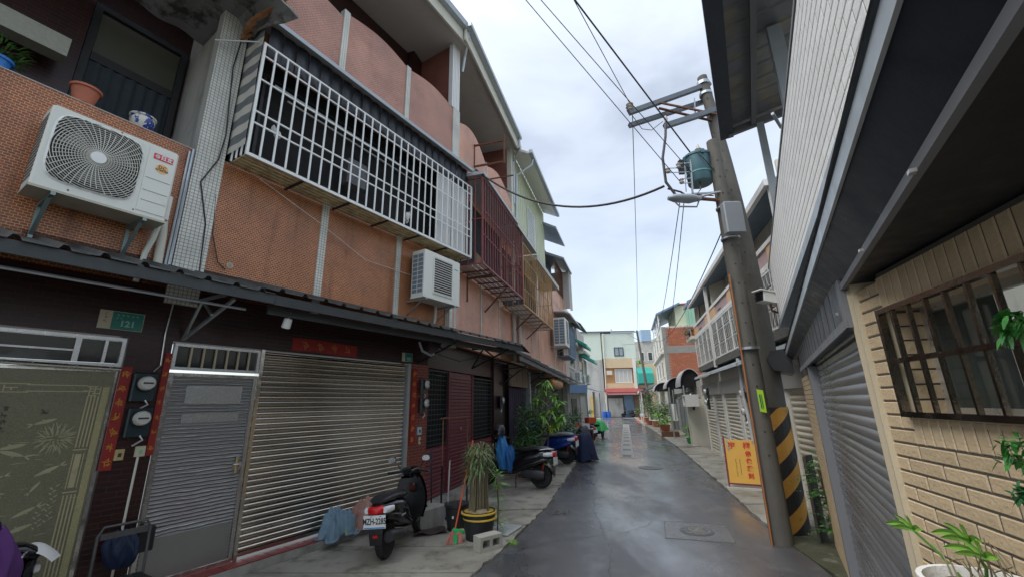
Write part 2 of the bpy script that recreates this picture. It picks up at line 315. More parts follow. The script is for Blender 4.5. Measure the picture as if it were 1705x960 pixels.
# ------------------------------------------------------------------ geometry helpers
class MB:
    def __init__(s): s.v = []; s.f = []
    def add(s, vs, fs):
        o = len(s.v); s.v += [tuple(p) for p in vs]; s.f += [tuple(i + o for i in f) for f in fs]; return s
    def box(s, x0, x1, y0, y1, z0, z1):
        return s.add([(x0, y0, z0), (x1, y0, z0), (x1, y1, z0), (x0, y1, z0), (x0, y0, z1), (x1, y0, z1), (x1, y1, z1), (x0, y1, z1)],
                     [(0, 3, 2, 1), (4, 5, 6, 7), (0, 1, 5, 4), (1, 2, 6, 5), (2, 3, 7, 6), (3, 0, 4, 7)])
    def bbox(s, x0, x1, y0, y1, z0, z1, c=.02):
        """box with chamfered vertical and top edges"""
        s.add(*_cham(x0, x1, y0, y1, z0, z1, c)); return s
    def bar(s, a, b, w=.03, h=None, up=(0, 0, 1)):
        a = Vector(a); b = Vector(b); d = (b - a).normalized(); h = w if h is None else h
        u = Vector(up)
        if abs(d.dot(u)) > .98: u = Vector((0, 1, 0))
        x = d.cross(u).normalized() * w / 2; y = x.cross(d).normalized() * h / 2
        vs = [p + i * x + j * y for p in (a, b) for i, j in ((-1, -1), (1, -1), (1, 1), (-1, 1))]
        return s.add(vs, [(0, 3, 2, 1), (4, 5, 6, 7), (0, 1, 5, 4), (1, 2, 6, 5), (2, 3, 7, 6), (3, 0, 4, 7)])
    def tube(s, pts, r, n=8, r1=None, cap=True):
        pts = [Vector(p) for p in pts]; m = len(pts); rings = []
        u = None
        for i, p in enumerate(pts):
            d = (pts[min(i + 1, m - 1)] - pts[max(i - 1, 0)]).normalized()
            if u is None: u = d.cross(Vector((0, 0, 1)) if abs(d.z) < .95 else Vector((1, 0, 0))).normalized()
            else: u = (u - d * u.dot(d)).normalized()
            w_ = d.cross(u); k = i / (m - 1); rr = (r + (r1 - r) * k) if r1 is not None else r
            rings.append([p + (u * cos(2 * pi * j / n) + w_ * sin(2 * pi * j / n)) * rr for j in range(n)])
        o = len(s.v)
        for g in rings: s.v += [tuple(q) for q in g]
        for i in range(m - 1):
            for j in range(n):
                a = o + i * n + j; b = o + i * n + (j + 1) % n
                s.f.append((a, b, b + n, a + n))
        if cap: s.f.append(tuple(o + j for j in reversed(range(n)))); s.f.append(tuple(o + (m - 1) * n + j for j in range(n)))
        return s
    def lathe(s, prof, c=(0, 0, 0), n=20, axis='z', wob=0):
        o = len(s.v); m = len(prof)
        for (r, h) in prof:
            for j in range(n):
                a = 2 * pi * j / n; rr = r * (1 + wob * sin(3 * a + h * 9))
                p = {'z': (rr * cos(a), rr * sin(a), h), 'x': (h, rr * cos(a), rr * sin(a)), 'y': (rr * cos(a), h, -rr * sin(a))}[axis]
                s.v.append((c[0] + p[0], c[1] + p[1], c[2] + p[2]))
        for i in range(m - 1):
            for j in range(n):
                a = o + i * n + j; b = o + i * n + (j + 1) % n
                s.f.append((a, b, b + n, a + n))
        s.f.append(tuple(o + j for j in reversed(range(n)))); s.f.append(tuple(o + (m - 1) * n + j for j in range(n)))
        return s
    def prism(s, poly, axis, a, b):
        """poly: 2-D outline; axis 'x': (y,z) pts, 'y': (x,z) pts, 'z': (x,y) pts"""
        n = len(poly)
        def P(p, t): return {'x': (t, p[0], p[1]), 'y': (p[0], t, p[1]), 'z': (p[0], p[1], t)}[axis]
        return s.add([P(p, a) for p in poly] + [P(p, b) for p in poly],
                     [tuple(reversed(range(n))), tuple(range(n, 2 * n))] + [(i, (i + 1) % n, n + (i + 1) % n, n + i) for i in range(n)])
    def loft(s, secs, n=16, ex=2.6, cap=True):
        """secs: (x, y, z, halfwidth, halfheight) cross-sections in the y-z plane along x"""
        o = len(s.v); m = len(secs)
        for sc in secs:
            x, y, z, hw, hh = sc[:5]
            for j in range(n):
                a = 2 * pi * j / n; c_, s_ = cos(a), sin(a)
                s.v.append((x, y + hw * math.copysign(abs(c_) ** (2 / ex), c_), z + hh * math.copysign(abs(s_) ** (2 / ex), s_)))
        for i in range(m - 1):
            for j in range(n):
                a = o + i * n + j; b = o + i * n + (j + 1) % n
                s.f.append((a, b, b + n, a + n))
        if cap: s.f.append(tuple(o + j for j in reversed(range(n)))); s.f.append(tuple(o + (m - 1) * n + j for j in range(n)))
        return s
    def grid(s, fn, nu, nv):
        o = len(s.v)
        for i in range(nu + 1):
            for j in range(nv + 1): s.v.append(tuple(fn(i / nu, j / nv)))
        for i in range(nu):
            for j in range(nv):
                a = o + i * (nv + 1) + j; s.f.append((a, a + nv + 1, a + nv + 2, a + 1))
        return s
    def leaf(s, p, d, l, w_, droop=.3, seg=2):
        """a blade: folded strip from p along d"""
        p = Vector(p); d = Vector(d).normalized(); side = d.cross(Vector((0, 0, 1)))
        if side.length < .05: side = Vector((1, 0, 0))
        side = (side.normalized() + Vector((0, 0, ru(-.4, .4)))).normalized() * w_ / 2
        o = len(s.v); wd = [.35, 1, .75, .05] if seg > 2 else [.3, 1, .05]
        k = len(wd)
        for i in range(k):
            t = i / (k - 1); q = p + d * l * t - Vector((0, 0, droop * l * t * t))
            s.v += [tuple(q - side * wd[i]), tuple(q + side * wd[i])]
        for i in range(k - 1): s.f.append((o + 2 * i, o + 2 * i + 1, o + 2 * i + 3, o + 2 * i + 2))
        return s
    def build(s, name, m, parent=None, smooth=False, loc=None, rot=None, bevel=0, auto=None):
        me = bpy.data.meshes.new(name); me.from_pydata(s.v, [], s.f); me.materials.append(m); me.update()
        if smooth:
            for p in me.polygons: p.use_smooth = True
            try: me.set_sharp_from_angle(angle=R(auto or 40))
            except Exception: pass
        o = bpy.data.objects.new(name, me); col.objects.link(o)
        if parent: o.parent = parent
        if loc: o.location = loc
        if rot: o.rotation_euler = rot
        if bevel:
            md = o.modifiers.new('edge', 'BEVEL'); md.width = bevel; md.segments = 2; md.limit_method = 'ANGLE'
        return o
def _cham(x0, x1, y0, y1, z0, z1, c):
    vs = []
    for z, k in ((z0, 0), (z1 - c, 0), (z1, c)):
        for (x, y) in ((x0 + c, y0), (x1 - c, y0), (x1, y0 + c), (x1, y1 - c), (x1 - c, y1), (x0 + c, y1), (x0, y1 - c), (x0, y0 + c)):
            cx, cy = (x0 + x1) / 2, (y0 + y1) / 2
            vs.append((x - math.copysign(k, x - cx), y - math.copysign(k, y - cy), z))
    fs = [tuple(reversed(range(8))), tuple(range(16, 24))]
    for r_ in range(2):
        for j in range(8):
            a = r_ * 8 + j; b = r_ * 8 + (j + 1) % 8; fs.append((a, b, b + 8, a + 8))
    return vs, fs
def bx(x0, x1, y0, y1, z0, z1): return MB().box(x0, x1, y0, y1, z0, z1)

class Frame:
    """upright facade frame: x to the right when looking at the facade, y into the building, z up"""
    def __init__(s, o, az, side):
        s.o = Vector((o[0], o[1], 0)); s.rot = R((90 if side == 'L' else 270) - az)
    def w(s, x, y, z=0):
        c, q = cos(s.rot), sin(s.rot); return Vector((s.o.x + x * c - y * q, s.o.y + x * q + y * c, z))
LA = Frame((-3.819, 6.482), 31, 'L')
LB = Frame((-1.9546, 9.585), 16, 'L')
RA = Frame((4.295, 6.303), 31, 'R')
RB = Frame((1.7715, 2.1035), 17, 'R')
RW = Frame((1.136, .8525), 29.3, 'R')
RC = Frame((7.56, 15.47), 15, 'R')

def tag(o, label, cat, group=None, kind=None):
    if label: o['label'] = label
    if cat: o['category'] = cat
    if group: o['group'] = group
    if kind: o['kind'] = kind
    return o
def thing(name, label, cat, fr=None, loc=(0, 0, 0), rz=0, group=None):
    o = bpy.data.objects.new(name, None); col.objects.link(o); o.empty_display_size = .2
    if fr: o.location = fr.w(*loc); o.rotation_euler = (0, 0, fr.rot + rz)
    else: o.location = loc; o.rotation_euler = (0, 0, rz)
    return tag(o, label, cat, group)
def kids(o): return [c for c in col.objects if c.parent is o]
def inst(src, parent, loc=(0, 0, 0), rot=(0, 0, 0), scale=None):
    o = src.copy(); col.objects.link(o); o.parent = parent; o.location = loc; o.rotation_euler = rot
    if scale: o.scale = scale
    for k in ('label', 'category', 'group', 'kind'):
        if k in o and k != 'kind': del o[k]
    return o
def clone(root, label, fr=None, loc=(0, 0, 0), rz=0, group=None, scale=None):
    """copy a thing with its parts and sub-parts"""
    r = root.copy(); col.objects.link(r)
    r['label'] = label
    if group: r['group'] = group
    if fr: r.location = fr.w(*loc); r.rotation_euler = (0, 0, fr.rot + rz)
    else: r.location = loc; r.rotation_euler = (0, 0, rz)
    if scale: r.scale = scale
    for ch in TREE[root.name]:
        c = ch.copy(); col.objects.link(c); c.parent = r
        for g in [q for q in col.objects if q.parent is ch]:
            d = g.copy(); col.objects.link(d); d.parent = c
    return r
TREE = {}
def text(body, size, m, parent, loc, rot=(R(90), 0, 0), name='lettering', ext=.002, align='CENTER', sx=1, bold=0):
    cu = bpy.data.curves.new(name, 'FONT'); cu.body = body; cu.size = size; cu.align_x = align; cu.align_y = 'CENTER'; cu.extrude = ext; cu.offset = bold
    cu.resolution_u = 2
    o = bpy.data.objects.new('tmp', cu); S.collection.objects.link(o)
    me = bpy.data.meshes.new_from_object(o.evaluated_get(bpy.context.evaluated_depsgraph_get()))
    bpy.data.objects.remove(o); me.materials.clear(); me.materials.append(m); me.name = name
    q = bpy.data.objects.new(name, me); col.objects.link(q); q.parent = parent; q.location = loc; q.rotation_euler = rot; q.scale = (sx, 1, 1)
    return q
def glyph(mb, x, y, z, s_, n=6, t=.003):
    """a brush-like cluster of strokes too small to read, on a face looking to -y"""
    for i in range(n + 2):
        an = (0 if i % 2 else pi / 2) + ru(-.35, .35) + (.8 if i % 5 == 4 else 0); l = ru(.22, .75) * s_ / 2; w_ = s_ * ru(.035, .07)
        cx, cz = x + ru(-.28, .28) * s_, z + ru(-.32, .32) * s_; dx, dz = cos(an), sin(an)
        k = min(1, (s_ * .52 - abs(cx - x)) / max(1e-6, abs(dx) * l), (s_ * .52 - abs(cz - z)) / max(1e-6, abs(dz) * l)); l *= max(.2, k)
        mb.add([(cx - dx * l - dz * w_ * .6, y, cz - dz * l + dx * w_ * .6), (cx - dx * l + dz * w_ * .6, y, cz - dz * l - dx * w_ * .6), (cx + dx * l + dz * w_, y, cz + dz * l - dx * w_), (cx + dx * l - dz * w_, y, cz + dz * l + dx * w_)], [(0, 1, 2, 3)])
def _plate(x0, x1, y, z0, z1, sk):
    return [(x0, y, z0), (x1, y, z0 + sk), (x1, y, z1 + sk), (x0, y, z1)], [(0, 1, 2, 3)]
# ------------------------------------------------------------------ ground
def struct(name, mb, m, parent=None, smooth=False):
    o = mb.build(name, m, parent, smooth)
    if parent is None: o['kind'] = 'structure'
    return o
def flat(pts, z, sub=None):
    return MB().add([(p[0], p[1], z) for p in pts], [tuple(range(len(pts)))])
struct('ground', flat([(-300, -200), (300, -200), (300, 500), (-300, 500)], -.03), DARKCON)
def jitter_edge(pts, amp, step=.25):
    o = []
    for a, b in zip(pts, pts[1:]):
        a = Vector(a); b = Vector(b); n = max(1, int((b - a).length / step)); d = (b - a).normalized(); nn = Vector((d.y, -d.x))
        for i in range(n): q = a.lerp(b, i / n) + nn * ru(-amp, amp); o.append((q.x, q.y))
    o.append(tuple(pts[-1])); return o
lo = [(-5.0, -4), (-3.0, 1.0), (-2.0, 3.0), (-.95, 5.2), (-.2, 7.2), (.56, 9.45), (1.2, 12), (2.0, 15.4), (3.1, 20), (4.5, 26), (6.3, 33.6), (9.4, 47), (12, 59.3)]
ro = [(2.6, -4), (3.2, 2.5), (3.95, 6.0), (4.3, 7.9), (5.18, 11.16), (7.63, 20.66), (10.5, 33.5), (12.3, 42), (16.2, 59)]
LE, RE = jitter_edge(lo, .035), jitter_edge(ro, .03)
def _strip_mesh(A, B, z):
    n = 90; mb = MB()
    def at(P, t):
        L_ = [0]
        for a, b in zip(P, P[1:]): L_.append(L_[-1] + math.dist(a, b))
        d = t * L_[-1]
        for i in range(len(P) - 1):
            if d <= L_[i + 1] + 1e-9:
                k = (d - L_[i]) / (L_[i + 1] - L_[i] + 1e-9); return (P[i][0] + (P[i + 1][0] - P[i][0]) * k, P[i][1] + (P[i + 1][1] - P[i][1]) * k)
        return P[-1]
    def f(u, v):
        a, b = at(A, u), at(B, u); return (a[0] + (b[0] - a[0]) * v, a[1] + (b[1] - a[1]) * v, z)
    return mb.grid(f, n, 4)
road = struct('road', _strip_mesh(LE, RE, 0), ASPH)
struct('side_road', flat([(-20, 59), (40, 57), (40, 61.4), (-20, 62.2)], -.004), ASPH)
lp = bpy.data.objects.new('left_pavement', None); col.objects.link(lp); lp['kind'] = 'structure'
inner = [LA.w(-7, -.28), LA.w(-4, -.28), LA.w(-1.2, -.28), LA.w(1.2, -.28), LA.w(3.6, -.2), LB.w(2.6, .2), LB.w(6, .2), LB.w(10, .2), LB.w(15, .2), LB.w(25, .2), Vector((8.4, 47, 0)), Vector((11.2, 59.3, 0))]
outer = [(-3.0, 1.0), (-2.0, 3.0), (-.95, 5.2), (-.2, 7.2), (.56, 9.45), (1.2, 12), (2.0, 15.4), (3.1, 20), (4.5, 26), (6.3, 33.6), (9.4, 47), (12, 59.3)]
for i in range(len(inner) - 1):
    a, b = Vector(inner[i][:2]), Vector(inner[i + 1][:2]); c, d = Vector(outer[i + 1]), Vector(outer[i])
    for k in range(2):
        t0, t1 = k / 2 + .006, (k + 1) / 2 - .006
        e_ = jitter_edge([tuple(d.lerp(c, t0)), tuple(d.lerp(c, t1))], .035, .15)
        poly = [tuple(a.lerp(b, t0))] + e_ + [tuple(a.lerp(b, t1))]
        zt = .035 + ru(-.006, .006)
        MB().prism(poly, 'z', -.02, zt).build('paving_slab', PATH, lp)
rp = bpy.data.objects.new('right_pavement', None); col.objects.link(rp); rp['kind'] = 'structure'
ri = [(6.0, 7.8), (6.5, 11.2), (7.62, 15.3), (9.1, 20.9), (12.7, 34.2), (14.9, 42.5), (18.5, 58.5)]
rr = [(4.3, 7.9), (5.18, 11.16), (6.25, 15.3), (7.63, 20.66), (10.5, 33.5), (12.3, 42), (16.2, 59)]
for i in range(len(ri) - 1):
    a, b = Vector(ri[i]), Vector(ri[i + 1]); c, d = Vector(rr[i + 1]), Vector(rr[i]); q = 2 if i < 3 else 4
    for k in range(q):
        t0, t1 = k / q + .006, (k + 1) / q - .006
        poly = [tuple(a.lerp(b, t0)), tuple(a.lerp(b, t1))] + list(reversed(jitter_edge([tuple(d.lerp(c, t0)), tuple(d.lerp(c, t1))], .025, .2)))
        MB().prism(poly, 'z', -.02, .04 + ru(-.006, .006)).build('paving_slab', PATH, rp)
struct('roadside_dirt', MB().prism([(3.25, 2.5), (3.75, 4.6), (3.98, 6.1), (4.28, 7.86), (6.1, 7.7), (5.2, 6.3), (4.2, 4.8), (3.5, 2.4)], 'z', -.02, .022), MOSS)
MB().prism([(4.35, 5.95), (4.95, 6.6), (5.15, 6.42), (4.5, 5.7)], 'z', 0, .07).build('threshold_slab', BEIGEP, rp)
# drain covers down the middle of the road
dr = bpy.data.objects.new('drain_strip', None); col.objects.link(dr); dr['kind'] = 'structure'
a, b = Vector((4.40, 17.5)), Vector((10.6, 41.5)); dv = (b - a).normalized(); nv = Vector((dv.y, -dv.x)); ln = (b - a).length
n_ = 22
for i in range(n_):
    p, q = a + dv * (ln * i / n_ + .02), a + dv * (ln * (i + 1) / n_ - .02)
    MB().prism([tuple(p - nv * .27), tuple(p + nv * .27), tuple(q + nv * .27), tuple(q - nv * .27)], 'z', 0, .014).build('cover_slab', mat('pale_cover', (.34, .33, .30), .7, 0, .15, 3, .3, 50), dr)
    if i % 2 == 0:
        m_ = (p + q) / 2; g = MB()
        for k in range(6):
            c_ = m_ + dv * (k - 2.5) * .07
            g.prism([tuple(c_ - nv * .17 - dv * .02), tuple(c_ + nv * .17 - dv * .02), tuple(c_ + nv * .17 + dv * .02), tuple(c_ - nv * .17 + dv * .02)], 'z', .012, .02)
        g.build('drain_grate', COVG, dr)
def manhole(x, y, r, label, square=None):
    t = thing('manhole_cover', label, 'manhole', None, (x, y, 0), R(-18))
    MB().lathe([(r + .03, .003), (r + .03, .009), (r, .009), (r, .004)], n=32).build('rim', COVG, t, True)
    MB().lathe([(r - .004, .003), (r - .004, .010)], n=32).build('lid', COVG, t)
    g = MB()
    for k in range(60):
        rr_ = r * .92 * math.sqrt(rnd()); an = rnd() * 6.28; x_, y_ = rr_ * cos(an), rr_ * sin(an)
        g.box(x_ - .018, x_ + .018, y_ - .008, y_ + .008, .010, .014)
    g.build('tread_pattern', CON, t)
    if square:
        f = MB(); s_ = square
        f.box(-s_, s_, -s_, -s_ + .012, .001, .005).box(-s_, s_, s_ - .012, s_, .001, .005).box(-s_, -s_ + .012, -s_, s_, .001, .005).box(s_ - .012, s_, -s_, s_, .001, .005)
        f.build('frame', DARKCON, t); bx(-s_ + .01, s_ - .01, -s_ + .01, s_ - .01, .0005, .0025).build('patch', mat('fresh_asphalt', (.125, .125, .125), .22, 0, .2, 3, .3, 140), t)
manhole(3.06, 7.9, .24, 'round iron manhole cover set in a square patch, nearest on the road', .52)
manhole(4.5, 14.9, .36, 'round iron manhole cover further up the road, in front of the drain covers')
# painted lines at the far end
struct('road_marking', MB().prism([(14.3, 57.3), (16.4, 56.8), (16.45, 57.2), (14.4, 57.7)], 'z', 0, .006), INKW)
struct('edge_marking', MB().prism([(9.0, 40.5), (9.05, 40.5), (11.93, 52.6), (11.88, 52.6)], 'z', 0, .042), INKR)
struct('kerb_marking', MB().prism([(12.1, 42.5), (12.16, 42.5), (14.71, 52.5), (14.65, 52.5)], 'z', 0, .046), INKR)

# ------------------------------------------------------------------ parts shared by facades
def slat_mesh(wd, p, depth=.018, seg=5):
    """one curved roller shutter slat, its lower edge at z 0"""
    mb = MB(); pr = [(-.002, 0)] + [(-depth * sin(pi * (k / seg)) - .004, p * .90 * k / seg) for k in range(seg + 1)] + [(0, p * .90), (0, p), (.008, p), (.008, 0)]
    return mb.prism(pr, 'x', 0, wd)
def shutter(parent, x0, x1, z0, z1, p, m, y=0.03, name='shutter', hole=True, depth=.018):
    sh = bx(x0 - .0, x1, y + .02, y + .05, z0, z1).build(name, BLACKI, parent)
    n = int((z1 - z0) / p); src = None
    for i in range(n):
        if src is None:
            src = slat_mesh(x1 - x0, p, depth).build('slat', m, sh, True, (x0, y, z0), auto=60)
        else: inst(src, sh, (x0, y + ru(-.002, .002), z0 + i * p))
    bx(x0, x1, y - .03, y + .01, z0 - .05, z0).build('bottom_rail', m, sh)
    return sh
def frame_mb(x0, x1, z0, z1, y0, y1, w_):
    return MB().box(x0, x0 + w_, y0, y1, z0, z1).box(x1 - w_, x1, y0, y1, z0, z1).box(x0 + w_, x1 - w_, y0, y1, z1 - w_, z1).box(x0 + w_, x1 - w_, y0, y1, z0, z0 + w_)

# ------------------------------------------------------------------ house 121 (nearest on the left)
h1 = thing('row_house', 'brown mosaic tiled row house at the near left with balcony and etched glass door', 'house', LA, (0, 0, 0), 0, 'row houses along the left side')
def P(name, mb, m, par, **k): return mb.build(name, m, par, **k)
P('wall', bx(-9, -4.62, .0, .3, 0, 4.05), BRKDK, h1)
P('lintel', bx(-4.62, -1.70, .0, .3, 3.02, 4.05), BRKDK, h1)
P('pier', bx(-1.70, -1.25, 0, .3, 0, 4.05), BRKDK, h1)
P('parapet', bx(-3.28, -1.45, 0, .16, 3.7, 5.76), BRK, h1)
P('parapet_left', bx(-9, -3.42, 0, .16, 3.7, 5.74), BRK, h1)
P('parapet_strip', bx(-3.42, -3.28, -.02, .15, 3.7, 5.77), WMOS, h1)
P('parapet_cap', bx(-9, -1.44, -.006, .18, 5.763, 5.775), SOFFIT, h1)
P('balcony_floor', bx(-9, -1.2, .16, 1.5, 3.9, 4.05), SOFFIT, h1)
P('balcony_back_wall', bx(-9, -1.2, 1.42, 1.6, 4.05, 9), BRKDK, h1)
P('balcony_ceiling', bx(-9, -1.2, .12, 1.42, 8.86, 9.0), PLASTER, h1)
P('side_wall', bx(-1.34, -1.2, .14, 1.42, 4.05, 8.86), PLASTER, h1)
P('partition_wall', bx(-5.2, -2.62, 1.2, 1.415, 4.05, 8.85), BRKDK, h1)
cf = P('balcony_door', frame_mb(-2.60, -1.40, 4.05, 8.2, 1.30, 1.40, .09), DKM, h1)
P('transom_bar', bx(-2.5, -1.49, 1.32, 1.40, 7.22, 7.36), DKM, cf)
P('frosted_pane', bx(-2.5, -1.49, 1.36, 1.38, 7.36, 8.1), mat('frosted_pane', (.07, .07, .05), .5, 0, .2, 2, .1, 20, None, ((.07, .07, .05), .5, .7, 3)), cf)
g = MB().grid(lambda u, v: (-2.5 + 1.01 * u, 1.34 + .015 * sin(u * 46), 4.1 + 3.12 * v), 60, 2); P('curtain', g, CURD, cf, smooth=True)
P('tiled_beam', bx(-5.2, -2.78, .75, .98, 6.72, 7.0), mat('beam_tile', (.30, .30, .24), .5, 0, .2, 20, .3, 60), h1)
# crumbling canopy over the balcony
cn = MB()
def canf(u, v):
    x = -4.9 + 3.9 * u; y = .9 - 2.0 * v; z = 8.25 + .12 * sin(v * 3) + .03 * sin(u * 40) + .5 * (1 - v) * 0
    if u > .93: z -= (u - .93) * 5
    return (x + (.12 * sin(v * 7) if u == 1 else 0), y + (.10 * sin(u * 23 + 1) + .06 * sin(u * 61)) * (v == 1), z)
cn.grid(canf, 60, 12)
cano = P('canopy', cn, mat('rotten_canopy', (.20, .20, .19), .8, .1, .35, 3, .4, 12, ((.05, .045, .04), .48, .6, 3)), h1)
md = cano.modifiers.new('thick', 'SOLIDIFY'); md.thickness = .035
wb = MB()
for k in range(9):
    t = k / 8; p = Vector((-1.18 - .05 * sin(t * 5), -.1 - .95 * t, 7.98 + .22 * t)); q = p + Vector((ru(.03, .08), -.16, .06))
    wb.bar(p, q, .05, ru(.02, .10))
P('rotten_board', wb, mat('rotten_wood', (.26, .12, .05), .85, 0, .5, 8, .5, 40), cano)
# etched glass door
d1 = P('door', frame_mb(-4.58, -1.71, .15, 2.63, .02, .08, .035), STEEL, h1)
P('glass', bx(-4.55, -1.745, .035, .055, .18, 2.60), ETCH, d1)
P('transom', frame_mb(-4.58, -1.71, 2.66, 3.0, .02, .09, .035), ALU, h1)
P('transom_glass', bx(-4.54, -1.745, .05, .06, 2.70, 2.96), GLASSD, h1)
P('transom_bars', MB().box(-4.54, -2.15, .02, .04, 2.81, 2.83).box(-2.15, -2.10, .02, .04, 2.70, 2.96).box(-3.35, -3.29, .02, .04, 2.70, 2.96).box(-1.90, -1.87, .02, .04, 2.70, 2.96), ALU, h1)
P('awning_rail', MB().tube([(-4.6, -.03, 2.655), (-3, -.04, 2.66), (-1.72, -.03, 2.63)], .022, 8), STEEL, h1)
def fillet(mb, x0, x1, z0, z1, y=.031): mb.box(x0, x1, y, y + .006, z0, z1)
e1 = MB()
xa = -1.835     # outer line of the key border on the right edge
for (z0, z1) in ((.30, 1.29), (1.77, 2.32)):
    for dx in (0, .03, .06, .09): fillet(e1, xa - .105 + dx, xa - .093 + dx, z0, z1)
fillet(e1, xa - .115, xa, 1.31, 1.322); fillet(e1, xa - .115, xa, 1.74, 1.752); fillet(e1, xa - .085, xa - .035, 1.36, 1.70)
fillet(e1, xa - .105, xa - .097, 1.35, 1.71); fillet(e1, xa - .02, xa - .012, 1.35, 1.71)
for (w1, w0, z) in ((.10, .03, 2.32), (.07, .0, 2.345), (.15, .05, 2.37), (.09, .0, 2.395), (.12, .03, 2.42)): fillet(e1, xa - w1, xa - w0, z, z + .011)
for dx in (.0, .045, .09): fillet(e1, xa - dx - .010, xa - dx, 2.33, 2.43)
for z in (2.365, 2.43): fillet(e1, -2.42, xa - .12, z, z + .009)
for k in range(14):
    x = -4.4 + k * .14
    fillet(e1, x, x + .010, 2.37, 2.43); fillet(e1, x, x + .10, 2.40, 2.408); fillet(e1, x + .05, x + .06, 2.38, 2.41)
for z in (2.355, 2.44): fillet(e1, -4.5, -2.4, z, z + .008)
P('etched_border', e1, ETCHG, d1)
P('speckled_border', bx(-1.822, -1.762, .030, .0345, .30, 2.42), ETCHS, d1)
e2 = MB()
def petal(cx, cz, an, l, w_):
    pts = [(k / 6 * l, w_ * sin(pi * k / 6) ** .7) for k in range(7)] + [(t * l / 6, -w_ * sin(pi * t / 6) ** .7) for t in range(5, 0, -1)]
    c_, s_ = cos(an), sin(an)
    v = [(cx + (a * c_ - b * s_), .0335 - rnd() * .003, cz + (a * s_ + b * c_)) for a, b in pts]
    e2.add(v, [tuple(range(len(v)))])
for ring, (n, l) in enumerate(((30, .17), (26, .13), (20, .09), (12, .05))):
    for k in range(n):
        a = 2 * pi * k / n + ring * .2; r_ = l * .45; petal(-2.11 + r_ * cos(a), 1.88 + r_ * sin(a), a + .5 * sin(k * 3), l * ru(.45, .65), .0045)
EPALE = mat('etched_pale', (.34, .33, .20), .5, 0, .2, 8, .1, 80); P('etched_flower', e2, EPALE, d1)
def fish(cx, cz, an, l):
    petal(cx, cz, an, l, l * .10)
    petal(cx, cz, an + pi - .4, l * .28, l * .04); petal(cx, cz, an + pi + .4, l * .28, l * .04); petal(cx + l * .5 * cos(an), cz + l * .5 * sin(an), an + 2.2, l * .22, l * .03)
for f_ in ((-2.30, 1.72, 2.8, .20), (-2.02, 1.60, 3.6, .20), (-2.40, 1.55, 3.4, .16), (-2.42, 1.38, 2.8, .20), (-2.2, 1.36, 1.0, .12), (-2.12, 1.22, 3.6, .18), (-2.30, 2.03, .3, .18), (-2.5, 1.80, .2, .2), (-2.6, 1.2, .4, .2), (-2.8, 1.7, .4, .25), (-2.9, 1.4, 2.8, .25), (-2.3, 1.0, .3, .2), (-2.5, .8, 2.7, .2)): e2 = MB(); fish(*f_); P('etched_fish', e2, EPALE, d1)
e2 = MB()
for k in range(14): petal(-2.02 + .012 * sin(k), 1.05 + k * .026, .6 if k % 2 else 2.4, .04, .006)
for k in range(10): petal(-2.09 + .012 * sin(k), 1.0 + k * .024, .6 if k % 2 else 2.4, .04, .006)
for k in range(22): petal(-2.3 + ru(-.5, .4), 1.3 + ru(-.4, .6), ru(-.1, .1), ru(.06, .16), .003)
P('etched_weed', e2, EPALE, d1)['kind'] = 'stuff'
ip = MB()
for k in range(4): glyph(ip, -2.52, .030, 2.20 - k * .07, .055, 7)
glyph(ip, -2.24, .030, 2.16, .07, 7)
P('etched_writing', ip, mat('etched_dark', (.06, .065, .045), .6), d1)

# ------------------------------------------------------------------ house 123
h2 = thing('row_house', 'brown mosaic tiled row house in the middle left with steel shutter and curved parapet', 'house', LA, (0, 0, .0), 0, 'row houses along the left side')
P('white_pillar', bx(-1.44, -1.07, -.035, .14, 3.5, 12.5), WMOS, h2)
P('lintel', bx(-1.25, 3.62, 0, .3, 3.02, 4.05), BRKDK, h2)
P('pier', bx(3.06, 3.62, -.02, .28, 0, 3.02), tilemat('red_pier_tile', (.20, .035, .022), (.14, .025, .018), (.20, .14, .12), .2, .06, .004, .5, .35), h2)
P('jamb', bx(-.11, -.06, -.02, .1, .15, 3.02), STEEL, h2)
P('jamb_right', bx(2.99, 3.06, -.03, .1, .1, 3.02), GALV, h2)
# upper walls between the strips
xs = [-1.14, .62, .76, 2.46, 2.60, 4.28]
for i, (a, b) in enumerate(((-1.07, .62), (.76, 2.46), (2.60, 4.28))):
    P('brick_panel', bx(a, b, 0, .2, 3.7, 5.80), BRK, h2)
    n = 16
    def top(x): return 10.38 + .12 * sin(pi * ((x - a) / (b - a))) * 1.2
    if i == 0: top = lambda x: 10.2 + .15 * sin(pi * ((x + 2) / 2.6))
    pl = [(a, 8.05)] + [(b, 8.05)] + [(b - (b - a) * k / n, top(b - (b - a) * k / n)) for k in range(n + 1)]
    P('parapet_panel', MB().prism(pl, 'y', 0, .14), BRKP, h2)
for a, b in ((.62, .76), (2.46, 2.60)):
    P('white_strip', bx(a, b, -.02, .14, 3.7, 5.8), WMOS, h2); P('white_strip', bx(a, b, -.02, .13, 8.05, 10.42), WMOS, h2)
P('end_pillar', bx(4.28, 4.58, -.03, .2, 3.5, 10.42), WMOS, h2)
P('end_post', bx(4.0, 4.54, -.0, .5, 10.42, 12.7), WMOS, h2) if 0 else None
pp = MB()
for k in range(5): pp.box(4.22 + k * .07, 4.275 + k * .07, -.02, .12, 10.42, 12.66)
P('fluted_post', pp, WHITEP, h2)
P('floor_slab', bx(-1.14, 4.58, .2, 1.6, 5.6, 5.78), SOFFIT, h2)
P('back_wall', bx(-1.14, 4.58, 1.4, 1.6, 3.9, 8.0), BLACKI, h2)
P('upper_slab', bx(-1.14, 4.58, .14, 1.6, 8.0, 8.2), SOFFIT, h2)
P('upper_back_wall', bx(-1.14, 4.58, 1.4, 1.6, 8.2, 12.66), BRKDK, h2)
